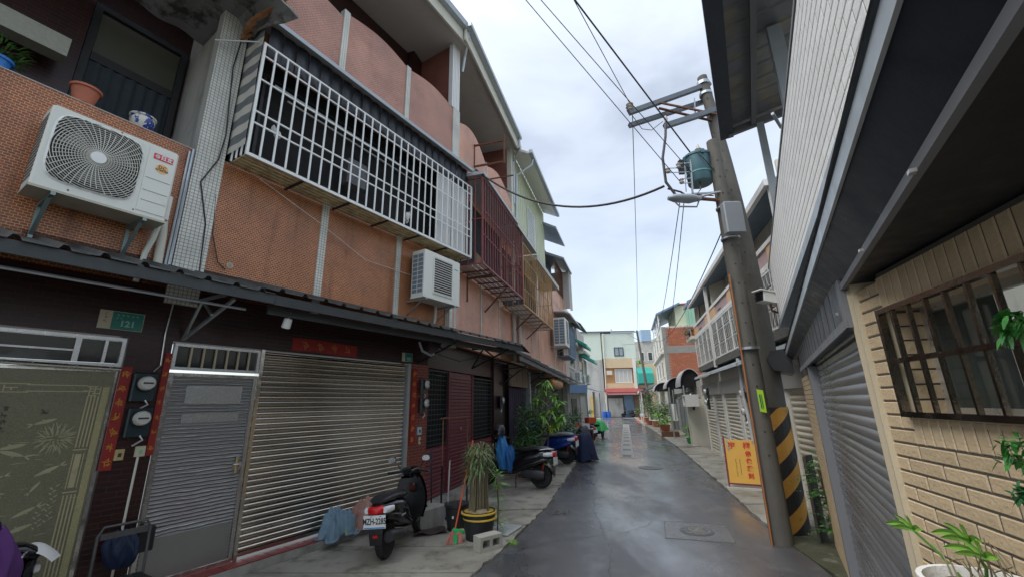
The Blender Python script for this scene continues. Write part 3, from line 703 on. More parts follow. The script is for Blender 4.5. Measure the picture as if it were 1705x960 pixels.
P('side_wall', bx(4.28, 4.55, .14, 1.4, 8.2, 12.66), tilemat('maroon_tile', (.30, .11, .08), (.24, .09, .07), (.12, .05, .04), .24, .065, .008, .5, .4), h2)
P('party_wall', bx(-1.3, -1.16, .14, 1.4, 4.0, 12.6), PLASTER, h2)
P('ceiling', bx(-1.5, 4.56, -.30, 1.6, 12.68, 12.82), SOFFIT, h2)
P('eave_fascia', bx(-1.5, 4.60, -.36, -.30, 12.60, 13.12), CREAM, h2)
gt = P('gutter', MB().prism([(-.52, 12.98), (-.36, 12.98), (-.36, 13.16), (-.40, 13.16), (-.40, 13.03), (-.48, 13.03), (-.50, 13.16), (-.54, 13.16)], 'x', -1.5, 4.45), LGTRIM, h2)
P('downpipe', MB().tube([(4.4, -.44, 13.0), (4.45, -.42, 12.8), (4.62, -.15, 12.4), (4.64, -.05, 11.9)], .04, 8), GALV, h2)
P('rusty_bracket', MB().bar((1.2, .3, 12.66), (1.6, .3, 12.66), .05).bar((1.25, .3, 12.66), (1.25, .1, 12.6), .05), RUST, h2)
# the steel door and its transom
d2 = P('door', frame_mb(-1.22, -.12, .15, 2.62, .0, .07, .045), STEEL, h2)
lf = P('door_leaf', bx(-1.175, -.165, .02, .05, .20, 2.575), WAVY, d2)
P('lattice_panel', MB().box(-1.0, -.30, .010, .022, 2.22, 2.46).box(-1.0, -.30, .010, .022, 1.98, 2.10), mat('lattice_steel', (.42, .43, .42), .35, .8, .5, 60, .4, 70), d2)
P('door_lock', MB().bbox(-.255, -.215, -.03, .02, 1.28, 1.50, .008), mat('brass_lock', (.42, .34, .22), .4, .8), d2)
P('door_handle', MB().tube([(-.235, -.03, 1.40), (-.235, -.06, 1.40), (-.31, -.06, 1.40)], .012, 8), STEEL, d2)
P('ring_pattern', MB().add([], []) if 0 else MB().lathe([(.06, 0), (.06, .004), (.05, .004), (.05, 0)], (-.225, .014, 1.38), 24, 'y').lathe([(.035, 0), (.035, .004), (.026, .004), (.026, 0)], (-.225, .014, 1.38), 24, 'y'), STEEL, d2)
P('kick_plate', bx(-1.16, -.18, .012, .022, .20, .66), mat('brushed_steel', (.36, .37, .36), .4, .85, .1, 3, .05, 80), d2)
P('hinge_rail', bx(-.17, -.135, -.01, .02, .2, 2.57), mat('ribbed_steel', (.5, .5, .5), .3, .9, .4, 40, .3, 60), d2)
tr = P('transom', frame_mb(-1.22, -.12, 2.66, 3.0, .0, .07, .035), ALU, h2)
P('transom_glass', bx(-1.19, -.15, .04, .05, 2.69, 2.97), GLASSD, tr)
for k in range(6): P('transom_bar', bx(-1.03 + k * .15, -1.01 + k * .15, .0, .03, 2.695, 2.965), BEIGEP, tr)
shutter(h2, -.05, 2.98, .23, 3.0, .0785, SLATM, .05, depth=.030)
# ------------------------------------------------------------------ red step
st = thing('door_step', 'raised doorstep of dark red floor tiles below the steel shutter', 'step', LA)
P('step_body', bx(-9, 3.3, -.26, .02, 0, .135), CON, st)
k = 0; x = -4.5; src = None
while x < 3.0:
    for y0 in (-.255,):
        if src is None: src = P('tile', bx(.004, .296, -.24, 0, 0, .013), RTILE, st, loc=(x, 0, .136))
        else: inst(src, st, (x, 0, .136 + ru(-.001, .001)))
    x += .30
# ------------------------------------------------------------------ tin awning over both front doors
aw = thing('tin_awning', 'long dark corrugated awning over the etched glass door and the steel shutter', 'awning', LA)
def corrug(x0, x1, y0, z0, y1, z1, pitch=.33, rh=.045, sub=6):
    """a corrugated sheet from the wall edge (y0, z0) to the outer edge (y1, z1)"""
    mb = MB(); xs_ = []; x = x0
    n = max(1, round((x1 - x0) / pitch))
    pr = []
    for i in range(n):
        b = x0 + (x1 - x0) * i / n; w_ = (x1 - x0) / n
        for t, h in ((0, 0), (.30, 0), (.38, 1), (.50, 1.0), (.58, 0)): pr.append((b + w_ * t, h * rh))
    pr.append((x1, 0))
    m = len(pr)
    for y, z in ((y0, z0), (y1, z1)):
        for (x, h) in pr: mb.v.append((x, y, z + h))
    for (x, h) in pr: mb.v.append((x, y1, z1 + h - .006))
    for (x, h) in pr: mb.v.append((x, y0, z0 + h - .006))
    for i in range(m - 1):
        mb.f.append((i, i + 1, m + i + 1, m + i)); mb.f.append((m + i, m + i + 1, 2 * m + i + 1, 2 * m + i)); mb.f.append((2 * m + i, 2 * m + i + 1, 3 * m + i + 1, 3 * m + i))
    return mb
for i in range(7):
    x0 = -7.0 + i * .9; P('roof_sheet', corrug(x0, x0 + .93, .02, 3.98, -1.22, 3.60 + .006 * (i % 2), .31), AWN, aw)
for i in range(7):
    x0 = -.72 + i * .965; P('roof_sheet', corrug(x0, x0 + .99, .02, 4.02 - .012 * i, -1.20, 3.65 - .008 * i, .33), AWN, aw)
P('fascia', bx(-7.0, -.66, -1.19, -1.16, 3.47, 3.595), AWNE, aw)
P('fascia', bx(-.64, 6.0, -1.16, -1.13, 3.47, 3.60), AWNE, aw)
P('edge_pipe', MB().tube([(-7, -.98, 3.40), (-.9, -.98, 3.38)], .018, 6), GALV, aw)
P('purlin', bx(-7, 6.0, -.62, -.56, 3.68, 3.74), DKM, aw)
P('inner_board', bx(-.6, 6.0, -.95, -.91, 3.38, 3.50), AWNE, aw)
for x in (-1.15, 3.3, 5.3):
    P('truss_bracket', MB().bar((x, 0, 3.05), (x + .05, -1.1, 3.46), .035).bar((x, 0, 3.55), (x, -1.1, 3.52), .035).bar((x, 0, 3.05), (x, -.35, 3.52), .03).bar((x, -.7, 3.3), (x, -.35, 3.55), .03), GALV if x < 0 else DKM, aw)
P('end_flap', MB().add([(5.98, -1.2, 3.60), (6.0, -.2, 3.9), (6.35, -.25, 3.72), (6.42, -1.15, 3.46)], [(0, 1, 2, 3)]), AWN, aw)
ld = thing('security_light', 'white cylindrical lamp hanging under the awning edge', 'lamp', LA, (-.28, -.9, 3.34))
P('stem', MB().tube([(0, 0, .12), (0, 0, .02)], .012, 8), WHITEM, ld)
P('lamp_head', MB().lathe([(.05, .03), (.055, .0), (.06, -.10), (.05, -.11)], n=16), WHITEM, ld, smooth=True)
ld.rotation_euler[0] = .35
P_hose = MB().tube([(2.95, -.35, 3.45), (3.0, -.4, 3.26), (3.2, -.45, 3.18), (3.4, -.45, 3.25), (3.5, -.5, 3.42)], .028, 8)
tag(P_hose.build('grey_hose', GALV, None, True), 'short grey hose looped under the awning near the small green plate', 'hose'); o = col.objects[-1]
o.location = LA.w(0, 0, 0); o.rotation_euler = (0, 0, LA.rot)
def one(name, mb, m, label, cat, fr=None, loc=(0, 0, 0), rz=0, group=None, smooth=False, kind=None):
    o = mb.build(name, m, None, smooth)
    if fr: o.location = fr.w(*loc); o.rotation_euler = (0, 0, fr.rot + rz)
    else: o.location = loc; o.rotation_euler = (0, 0, rz)
    return tag(o, label, cat, group, kind)
# ------------------------------------------------------------------ window cages
def cage(fr, x0, x1, d, z0, z1, nb, rails, m, label, y0=0, bw=.022, floor=ALU, cross=5, ends=(1, 1), roof=None, post=.04):
    t = thing('window_cage', label, 'window cage', fr, (x0, y0, z0), 0, 'window cages on the left houses')
    W, H = x1 - x0, z1 - z0
    P('front_frame', MB().box(0, W, -d - .015, -d + .015, -.03, .02).box(0, W, -d - .015, -d + .015, H - .03, H).box(0, post, -d - .018, -d + .018, .02, H - .03).box(W - post, W, -d - .018, -d + .018, .02, H - .03), m, t)
    for k in rails: P('rail', bx(post, W - post, -d - .012, -d + .012, H * k - .012, H * k + .012), m, t)
    src = None
    for i in range(1, nb):
        x = W * i / nb
        if src is None: src = P('bar', MB().box(-bw / 2, bw / 2, -d - .021, -d - .003, .02, H - .03), m, t, loc=(x, 0, 0))
        else: inst(src, t, (x, 0, 0))
    for e_, x in zip(ends, (0, W)):
        if not e_: continue
        P('side_rail', MB().box(x, x + .03, -d + .015, 0, -.03, .0).box(x, x + .03, -d + .015, 0, H - .03, H).box(x + .003, x + .027, -d + .015, 0, H * .5, H * .5 + .024), m, t)
        n = max(2, int(d / .17))
        for j in range(1, n): P('side_bar', bx(x + .004, x + .022, -d * j / n - .01, -d * j / n + .01, 0, H - .03), m, t)
    n = 5
    for j in range(n):
        a = -d + .02 + (d - .04) * j / n
        P('floor_plank', bx(.02, W - .01, a, a + (d - .04) / n - .015, -.02, -.005), floor, t)
    for j in range(1, cross): P('floor_joist', bx(W * j / cross - .02, W * j / cross + .02, -d + .02, 0, -.045, -.022), m if m is not WHITEM else DKM, t)
    return t
FLP = mat('cage_floor', (.52, .44, .24), .6, .1, .2, 4, .15, 30, ((.20, .16, .08), .5, .75, 5), ((.24, .2, .12), .5, .7, 6))
c2 = cage(LA, -1.02, 4.53, .52, 5.79, 7.80, 28, (.27, .37, .66, .88), WHITEM, 'large white barred window cage above the steel shutter, nearest to the viewer', 0, .028, FLP, 6, (0, 1))
# striped cloth on its near end, dark sheets and roof above
W_ = 5.55
sc_ = MB().grid(lambda u, v: (-.02 - .006 * sin(u * 9 + v * 14), -.52 + .53 * u, .12 + 2.45 * v), 12, 30); P('striped_cloth', sc_, STRIPE, c2, smooth=True)
P('end_bars', MB().box(.0, .02, -.52, -.50, .0, .5).box(.0, .02, -.38, -.36, 0, .5).box(0, .02, -.24, -.22, 0, .5).box(0, .02, -.1, -.08, 0, .5), WHITEM, c2)
P('cage_roof', MB().prism([(.0, 2.78), (-.56, 2.53), (-.58, 2.47), (-.56, 2.47), (-.0, 2.72)], 'x', -.08, W_ + .05), mat('white_roof_sheet', (.5, .5, .48), .5, .2, .12, 4, .1), c2)
P('roof_edge', bx(-.09, W_ + .1, -.595, -.57, 2.45, 2.53), LGTRIM, c2)
src = None
for k in range(23):
    x = .12 + k * .235
    pm = MB().grid(lambda u, v: (.225 * u, -.40 - .03 * sin(u * pi), 1.90 + .6 * v), 6, 1)
    if src is None: src = P('dark_sheet', pm, mat('dark_translucent_sheet', (.020, .022, .028), .35, .2, .3, 6, .1, 20), c2, loc=(x, 0, 0), smooth=True)
    else: inst(src, c2, (x, ru(-.01, .01), 0))
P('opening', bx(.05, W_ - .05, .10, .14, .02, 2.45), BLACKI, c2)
P('inner_window', frame_mb(.3, 5.2, .3, 1.9, -.02, .01, .05), DKM, c2)
for k, (x0, x1) in enumerate(((4.28, 4.85), (4.87, 5.45))):
    P('white_sheet', MB().grid(lambda u, v: (x0 + (x1 - x0) * u, -.40 + .02 * sin(u * 25), .05 + 1.9 * v), 20, 2), PCON, c2, smooth=True)
P('inner_pipe', MB().tube([(.4, -.2, 1.62), (5, -.18, 1.60)], .03, 8), GALV, c2); P('inner_pipe', MB().tube([(.6, -.3, 1.40), (3.8, -.28, 1.36)], .018, 6), ALU, c2)
P('hanging_rod', MB().tube([(-.5, -.1, 1.85), (-.02, -.42, 2.05)], .014, 6), ALU, c2)
for (x, z, s_) in ((.42, .62, .07), (3.35, .28, .08)):
    b_ = MB()
    for k in range(5): b_.lathe([(s_ * .2, -s_), (s_ * .6, -s_ * .3), (s_ * .4, s_ * .5), (s_ * .1, s_)], (x + ru(-.05, .05), -.44 + ru(-.03, .03), z + ru(-.06, .06)), 7)
    one('laundry_net', b_, PCON, 'white knotted net hanging behind the bars near %s of the large cage' % ('the striped end' if x < 1 else 'the white sheets'), 'net bag', LA, (-1.02, 0, 5.79), smooth=True)
    o = col.objects[-1]
one('clothes_line', MB().tube([(3.15, -.3, .1), (3.16, -.32, 1.2), (3.18, -.3, 1.9)], .008, 5), PCON, 'white cord hanging down inside the large barred cage', 'cord', LA, (-1.02, 0, 5.79))
one('indoor_appliance', MB().bbox(1.9, 2.35, -.3, -.1, .5, 1.05, .03), mat('old_grey_plastic', (.09, .09, .10), .5), 'dim grey box standing inside the large barred cage', 'box', LA, (-1.02, 0, 5.79))

# ------------------------------------------------------------------ air conditioners
a1 = thing('air_conditioner', 'large white outdoor air conditioner with round fan on the brown parapet of number 121', 'air conditioner', LA, (-2.90, -.14, 4.36))
W, D, H = 1.26, .40, 1.02
P('casing', MB().bbox(0, W, -D, 0, 0, H, .02), ACW, a1)
P('base_pan', bx(-.005, W + .005, -D - .005, .005, -.03, -.002), mat('base_pan_beige', (.46, .44, .34), .5), a1)
gx, gz_, gr = .47, .53, .36
sq = []
def rsq(r, n=48, ex=5, cx=gx, cz=gz_, hw=.41, hh=.43):
    return [(cx + hw * r * math.copysign(abs(cos(2 * pi * j / n)) ** (2 / ex), cos(2 * pi * j / n)), cz + hh * r * math.copysign(abs(sin(2 * pi * j / n)) ** (2 / ex), sin(2 * pi * j / n))) for j in range(n)]
P('fan_opening', MB().prism(rsq(.985), 'y', -D - .004, -D - .001), mat('fan_dark', (.02, .02, .02), .7), a1)
rim = MB(); A_, B_ = rsq(1.03), rsq(.985)
for i in range(48):
    j = (i + 1) % 48; rim.add([(A_[i][0], -D - .001, A_[i][1]), (A_[j][0], -D - .001, A_[j][1]), (B_[j][0], -D - .02, B_[j][1]), (B_[i][0], -D - .02, B_[i][1])], [(0, 1, 2, 3)])
P('grille_rim', rim, WHITEM, a1)
gm = mat('grille_cream', (.66, .65, .58), .4, 0, .05)
g1 = MB()
def inside(x, z): return abs((x - gx) / .415) ** 5 + abs((z - gz_) / .435) ** 5 < 1
for k in range(19):
    r_ = .075 + .465 * k / 18; seg_ = []; n = 64
    for j in range(n + 1):
        a = 2 * pi * j / n; x, z = gx + r_ * cos(a), gz_ + r_ * sin(a)
        if inside(x, z): seg_.append((x, -D - .022 - .018 * (1 - min(1, r_ / .45)), z))
        else:
            if len(seg_) > 1: g1.tube(seg_, .0042, 4, cap=False)
            seg_ = []
    if len(seg_) > 1: g1.tube(seg_, .0042, 4, cap=False)
P('grille_rings', g1, gm, a1)
g2 = MB()
for k in range(44):
    a = 2 * pi * k / 44; pts = []
    for j in range(9):
        r_ = .08 + .5 * j / 8; b = a + .25 * (j / 8)
        x, z = gx + r_ * cos(b), gz_ + r_ * sin(b)
        if inside(x, z): pts.append((x, -D - .027 - .018 * (1 - min(1, r_ / .45)), z))
    if len(pts) > 1: g2.tube(pts, .0042, 4)
P('grille_spokes', g2, gm, a1)
P('fan_hub_cap', MB().lathe([(.075, -D - .052), (.072, -D - .058), (.02, -D - .060)][::-1], (gx, 0, gz_), 24, 'y').lathe([(.075, -D - .03), (.075, -D - .052)], (gx, 0, gz_), 24, 'y'), WHITEM, a1)
fb = MB()
for k in range(3):
    a = k * 2.09 + .4
    fb.add([(gx + .06 * cos(a), -D - .006, gz_ + .06 * sin(a)), (gx + .36 * cos(a - .3), -D - .0055, gz_ + .36 * sin(a - .3)), (gx + .36 * cos(a + .5), -D - .007, gz_ + .36 * sin(a + .5))], [(0, 1, 2)])
P('fan_blades', fb, mat('fan_blade_grey', (.16, .16, .15), .5), a1)
P('front_panel', MB().box(.93, 1.235, -D - .008, -D - .001, .05, .97), ACW, a1)
P('panel_ribs', MB().box(.95, 1.22, -D - .013, -D - .008, .52, .528).box(.95, 1.22, -D - .013, -D - .008, .34, .348).box(.95, 1.22, -D - .013, -D - .008, .20, .206), mat('rib_grey', (.40, .40, .36), .5), a1)  # ribs in a darker grey than the panel
lb = P('badge', bx(.985, 1.20, -D - .014, -D - .008, .815, .895), LOGOR, a1)
text('日立', .068, INKW, a1, (1.125, -D - .0155, .853), bold=.002)
P('emblem', MB().lathe([(.026, -D - .0165), (.026, -D - .014), (.019, -D - .014), (.019, -D - .0165)], (1.025, 0, .855), 20, 'y').lathe([(.010, -D - .0165), (.010, -D - .014)], (1.025, 0, .855), 12, 'y'), INKW, a1)
P('round_sticker', MB().lathe([(.068, -D - .011), (.068, -D - .008)], (1.10, 0, .70), 24, 'y'), LOGOO, a1)
text('DC', .062, INKB, a1, (1.10, -D - .0135, .715)); text('INVERTER', .032, INKB, a1, (1.10, -D - .0135, .675))
P('valve_cover', MB().bbox(W, W + .06, -.32, -.02, .06, .42, .015), ACW, a1)
sl = MB()
for k in range(14):
    for j in range(5): sl.box(-.004, -.0, -.36 + j * .07, -.31 + j * .07, .09 + k * .06, .125 + k * .06)
P('side_vents', sl, mat('vent_dark', (.10, .10, .09), .6), a1)
for x in (.18, 1.02):
    P('wall_bracket', MB().box(x, x + .04, -.42, .14, -.075, -.032).bar((x + .02, .13, -.45), (x + .02, -.30, -.07), .04, .012).box(x, x + .04, .10, .135, -.5, -.075), mat('green_grey_bracket', (.24, .31, .30), .45, .5, .15), a1)
P('insulated_pipes', MB().tube([(W + .03, -.12, .12), (W + .02, -.05, -.15), (W + .0, .06, -.35), (W - .02, .09, -.75)], .035, 8), ACW, a1, smooth=True)
P('screws', MB().box(.30, .315, -D - .004, -D, .03, .045).box(.9, .915, -D - .004, -D, .03, .045).box(.62, .635, -D - .004, -D, .985, 1.0), DKM, a1)

def split_unit(fr, loc, W, D, H, label, logo=True):
    a = thing('air_conditioner', label, 'air conditioner', fr, loc)
    P('casing', MB().bbox(0, W, -D, 0, 0, H, .02), ACW, a)
    P('base_pan', bx(-.003, W + .003, -D - .003, .003, -.03, -.002), ACW, a)
    P('fan_opening', bx(W * .24, W * .74, -D - .003, -D - .001, .12, H - .12), mat('fan_dark', (.02, .02, .02), .7), a)
    s_ = None; n = 15
    for k in range(n):
        z = .14 + (H - .28) * k / (n - 1)
        if s_ is None: s_ = P('louvre', bx(W * .24, W * .74, -D - .02, -D - .006, -.006, .008), gm, a, loc=(0, 0, z))
        else: inst(s_, a, (0, 0, z))
    P('louvre_frame', frame_mb(W * .22, W * .76, .10, H - .10, -D - .022, -D - .001, .025), ACW, a)
    v = MB()
    for k in range(9): v.box(-.006, -.001, -D + .05, -D * .52, .08 + k * (H - .16) / 9, .06 + (k + 1) * (H - .16) / 9).box(-.006, -.001, -D * .46, -.05, .08 + k * (H - .16) / 9, .06 + (k + 1) * (H - .16) / 9)
    P('side_vents', v, mat('vent_blue', (.16, .22, .27), .5), a)
    if logo: P('maker_badge', bx(W * .82, W * .93, -D - .004, -D - .001, H * .78, H * .80), mat('teal_print', (.05, .35, .4), .5), a)
    for x in (.06, W - .22): P('wall_bracket', MB().box(x, x + .04, -D - .02, .22, -.075, -.032).bar((x + .02, .2, -.38), (x + .02, -D + .1, -.07), .035, .012), GALV, a)
    P('pipe', MB().tube([(W * .7, .02, .1), (W * .72, .05, -.3), (W * .7, .13, -.75)], .03, 8), CREAM, a, smooth=True)
    return a
split_unit(LA, (2.80, -.16, 4.42), 1.24, .40, 1.06, 'white outdoor air conditioner with slatted front under the far end of the large cage')

a1.scale = (.91, .95, .93); a1.location = LA.w(-2.90, -.12, 4.40)
# ------------------------------------------------------------------ pots on the parapet
def pot_mb(r, h, rr=None, lip=.02):
    rr = rr or r * .72
    return MB().lathe([(rr, 0), (r, h - lip * 1.5), (r + lip, h - lip * 1.5), (r + lip, h), (r - .01, h), (r - .02, h - .04), (.01, h - .05)], n=24)
one('flower_pot', pot_mb(.13, .22), TERRA, 'empty orange plastic pot on the parapet above the near air conditioner', 'flower pot', LA, (-2.62, .08, 5.777), smooth=True)
one('flower_pot', MB().lathe([(.08, 0), (.115, .04), (.135, .11), (.125, .15), (.145, .165), (.145, .18), (.12, .18), (.11, .14), (.01, .13)], n=24), CERA, 'blue and white ceramic bowl on the parapet by the white pillar', 'flower pot', LA, (-2.05, .08, 5.777), smooth=True)
bp = thing('potted_plant', 'green plant in a blue pot at the near end of the parapet', 'potted plant', LA, (-3.32, .20, 5.777))
P('pot', pot_mb(.12, .18), mat('pot_blue', (.03, .2, .6), .4), bp, smooth=True)
lf_ = MB()
for k in range(150):
    a = rnd() * 6.28; e_ = ru(-.2, 1.2); q = Vector((cos(a) * .05, sin(a) * .05, ru(.14, .26)))
    lf_.leaf(q + Vector((cos(a) * ru(0, .14), sin(a) * ru(0, .14), ru(0, .14))), (cos(a) * cos(e_), sin(a) * cos(e_), sin(e_)), ru(.09, .16), .022, .4)
P('foliage', lf_, LEAF, bp)

# ------------------------------------------------------------------ number plates, banners, meters
def plate(fr, loc, num, w_, h_, label, wide=.28):
    t = thing('house_number_plate', label, 'number plate', fr, loc)
    P('plate', bx(0, w_, -.012, 0, 0, h_), SGREEN, t); P('white_panel', bx(.006, w_ * wide, -.015, -.012, .006, h_ - .006), SBEIGE, t)
    P('border', frame_mb(0, w_, 0, h_, -.016, -.011, .005), SBEIGE, t)
    g = MB()
    for k in range(5): glyph(g, w_ * (wide + .12 + k * .11), -.0155, h_ * .82, h_ * .15, 5)
    for k in range(2): glyph(g, w_ * (wide + .12 + k * .08), -.0155, h_ * .64, h_ * .11, 4)
    P('street_name', g, mat('pale_green_ink', (.25, .5, .42), .5), t)
    g = MB()
    for k in range(3): glyph(g, w_ * wide * .5, -.0165, h_ * (.82 - .2 * k), h_ * .16, 5)
    P('district_name', g, INKB, t)
    text(num, h_ * .46, mat('pale_green_ink', (.25, .5, .42), .5), t, (w_ * .64, -.0165, h_ * .34), bold=.003)
    return t
plate(LA, (-2.02, -.0, 3.09), '121', .42, .22, 'green number plate reading 121 above the etched glass door')
plate(LA, (2.80, -.0, 3.06), '123', .30, .18, 'green number plate at the top right corner of the steel shutter')
def couplet(fr, x, y, z0, z1, w_, label, n=7, cat='paper banner', lean=0):
    t = thing('paper_couplet', label, cat, fr, (x, y, z0))
    P('paper', bx(0, w_, -.004, 0, 0, z1 - z0), REDPAP, t)
    for k in range(n):
        g = MB(); glyph(g, w_ / 2, -.0055, (z1 - z0) * (k + .5) / n, min(w_ * .85, (z1 - z0) / n * .85), 8); P('character', g, GOLD, t)
    return t
couplet(LA, -1.715, -.012, 1.5, 2.66, .11, 'red paper couplet with gold characters beside the etched glass door')
couplet(LA, -1.31, -.012, 1.62, 2.86, .075, 'narrow red and gold paper couplet at the near edge of the steel door')
couplet(LA, 3.10, -.035, 1.35, 2.92, .15, 'red paper couplet with gold characters between the steel shutter and the meters')
t = thing('paper_banner', 'red horizontal paper banner above the steel shutter', 'paper banner', LA, (.36, -.004, 3.05), 0)
P('paper', MB().grid(lambda u, v: (1.28 * u, -.004 - .006 * sin(u * 9), .21 * v + .012 * sin(u * 5)), 24, 2), REDPAP, t)
for k in range(4): g = MB(); glyph(g, .22 + k * .28, -.016, .11, .15, 8); P('character', g, mat('faded_gold', (.34, .13, .03), .5), t)
def meter(fr, loc, label, s_=1, rz=0):
    t = thing('electricity_meter', label, 'electricity meter', fr, loc, rz)
    P('box', MB().bbox(-.12 * s_, .12 * s_, -.07, 0, -.17 * s_, .17 * s_, .015), METERB, t)
    P('glass_dome', MB().lathe([(.085 * s_, -.07), (.085 * s_, -.14), (.07 * s_, -.165), (.02, -.17)], (0, 0, .04 * s_), 20, 'y'), METERG, t, smooth=True)
    P('dial', bx(-.05 * s_, .05 * s_, -.172, -.165, .03 * s_, .05 * s_), INKB, t)
    P('collar', MB().lathe([(.10 * s_, -.07), (.10 * s_, -.10)], (0, 0, .04 * s_), 20, 'y'), BLK, t)
    P('cable', MB().tube([(.03, -.06, -.16 * s_), (.06, -.08, -.21 * s_), (-.02, -.05, -.27 * s_)], .012, 6), ALU, t)
    return t
meter(LA, (-1.47, 0, 2.43), 'upper of the two electricity meters between the glass door and the steel door')
meter(LA, (-1.45, 0, 2.02), 'lower of the two electricity meters between the glass door and the steel door')
for z, s_ in ((2.55, 'upper'), (2.15, 'lower')): meter(LA, (3.42, -.02, z), '%s electricity meter beside the red couplet right of the steel shutter' % s_, 1, .5)
def wallbox(fr, loc, w_, h_, m, label, cat, mark=INKB):
    t = thing('switch_box', label, cat, fr, loc); P('box', MB().bbox(-w_ / 2, w_ / 2, -.035, 0, -h_ / 2, h_ / 2, .006), m, t); P('button', bx(-w_ * .18, w_ * .18, -.042, -.035, -h_ * .2, h_ * .15), mark, t); return t
wallbox(LA, (-1.56, 0, 1.66), .085, .12, mat('yellowed_plastic', (.42, .32, .14), .5), 'yellowed doorbell box below the meters', 'doorbell')
wallbox(LA, (-1.37, 0, 1.68), .10, .12, SBEIGE, 'cream switch box with a small green mark below the meters', 'switch box', mat('green_mark', (.2, .42, .25), .5))
wallbox(LA, (3.38, -.02, 1.62), .12, .16, mat('bluish_label', (.35, .45, .48), .5), 'pale notice plate below the meters right of the shutter', 'notice')
wallbox(LA, (3.40, -.02, 1.42), .05, .14, SBEIGE, 'thin cream tag below the pale notice plate', 'tag')
one('white_conduit', MB().tube([(-1.38, -.02, 1.62), (-1.385, -.02, .9), (-1.39, -.02, .3)], .013, 6), CREAM, 'thin white pipe running down the dark pier beside the steel door', 'pipe', LA)
one('wall_cable', MB().tube([(-1.34, -.02, 3.5), (-1.36, -.03, 3.1), (-1.34, -.02, 2.7), (-1.40, -.02, 2.62)], .009, 5), ALU, 'thin grey cable hanging down the pier above the upper meter', 'cable', LA)
one('wall_cable', MB().tube([(-1.13, -.04, 8.3), (-1.20, -.05, 7.4), (-1.12, -.04, 6.2), (-1.16, -.06, 5.75), (-1.32, -.05, 5.3), (-1.16, -.04, 4.7), (-1.12, -.03, 3.9)], .010, 5), WIRE, 'black cable running down the white tiled pillar beside the striped cloth', 'cable', LA)
one('wall_cable', MB().tube([(-1.1, -.03, 5.2), (-1.05, -.03, 4.6), (-.92, -.03, 4.2), (-.80, -.02, 4.12)], .008, 5), WIRE, 'black cable slanting down to the small hole in the brown mosaic wall', 'cable', LA)
one('wall_vent_hole', MB().lathe([(.045, -.012), (.045, 0), (.032, 0), (.032, -.012)], (-.745, 0, 4.20), 16, 'y'), SBEIGE, 'small round pipe hole in the brown mosaic wall', 'pipe hole', LA)
one('wall_vent_core', MB().lathe([(.031, -.010), (.031, 0)], (-.745, 0, 4.20), 16, 'y'), BLACKI, 'dark opening of the small round hole in the brown mosaic wall', 'hole', LA)
one('drain_pipes', MB().tube([(-1.47, -.03, 5.75), (-1.475, -.03, 3.9)], .020, 6).tube([(-1.51, -.03, 5.7), (-1.515, -.03, 3.9)], .016, 6), GALV, 'two thin grey pipes along the pillar edge beside the near air conditioner', 'pipe', LA)
one('flex_duct', MB().tube([(-1.66, -.06, 4.7), (-1.62, -.05, 4.4), (-1.60, -.04, 3.95)], .05, 10), CREAM, 'white insulated duct running down from the near air conditioner', 'duct', LA, smooth=True)
one('slack_wire', MB().tube([(-.55, -.06, 5.72), (.5, -.12, 5.35), (1.6, -.1, 4.95), (2.9, -.05, 4.98)], .006, 4), PCON, 'thin pale wire sagging across the brown mosaic wall below the large cage', 'wire', LA)
# rusty brackets over the far parapet
t = thing('steel_bracket', 'rusty square bracket sticking out above the far curved parapet', 'bracket', LB, (2.15, -.25, 9.35))
P('bracket_arms', MB().bar((0, 0, 0), (0, -1.0, 0), .05).bar((0, 0, .75), (0, -1.0, .75), .05).bar((0, 0, -.05), (0, 0, .8), .05).bar((0, -1.0, -.08), (0, -1.0, .95), .05), RUST, t)
P('rod', MB().bar((.3, 0, -.35), (.3, -1.2, -.35), .035), RUST, t)

# ------------------------------------------------------------------ house 3 (maroon door, salmon tile)
U = -.25
def wallpan(h, xs, z0, z1, m, strip=WMOS, y=U, sw=.07, top=None, name='tiled_panel'):
    for a, b in zip(xs, xs[1:]):
        pl = [(a, z0), (b, z0)] + [(b - (b - a) * k / 8, (top(b - (b - a) * k / 8, a, b) if top else z1)) for k in range(9)]
        P(name, MB().prism(pl, 'y', y, y + .15), m, h)
    for x in xs[1:-1]: P('white_strip', bx(x - sw / 2, x + sw / 2, y - .02, y + .10, z0, z1 - .02), strip, h)
arch = lambda h0, amp: (lambda x, a, b: h0 + amp * sin(pi * (x - a) / (b - a)))
h3 = thing('row_house', 'salmon tiled row house with maroon slatted doors and a red cage', 'house', LB, (0, 0, 0), 0, 'row houses along the left side')
P('lintel', bx(.0, 5.5, .02, .3, 2.98, 3.9), BRKDK, h3)
P('lattice_wall', bx(.0, 1.14, .05, .2, .1, 1.22), MAROON, h3)
def lattice(h, x0, x1, z0, z1):
    l = P('lattice_window', frame_mb(x0, x1, z0, z1, .02, .08, .04), DKM, h)
    P('dark_opening', bx(x0 + .02, x1 - .02, .12, .14, z0, z1), BLACKI, l)
    n = int((z1 - z0) / .11)
    for k in range(1, n): P('lattice_bar', bx(x0 + .03, x1 - .03, .04, .055, z0 + (z1 - z0) * k / n - .008, z0 + (z1 - z0) * k / n + .008), GALV if 0 else mat('lattice_iron', (.05, .065, .07), .4, .6), l)
    for k in range(1, 7): P('lattice_bar', bx(x0 + (x1 - x0) * k / 7 - .006, x0 + (x1 - x0) * k / 7 + .006, .056, .066, z0 + .03, z1 - .03), mat('lattice_iron', (.05, .065, .07), .4, .6), l)
lattice(h3, .06, 1.12, 1.25, 2.95); lattice(h3, 2.78, 4.5, 1.2, 2.9)
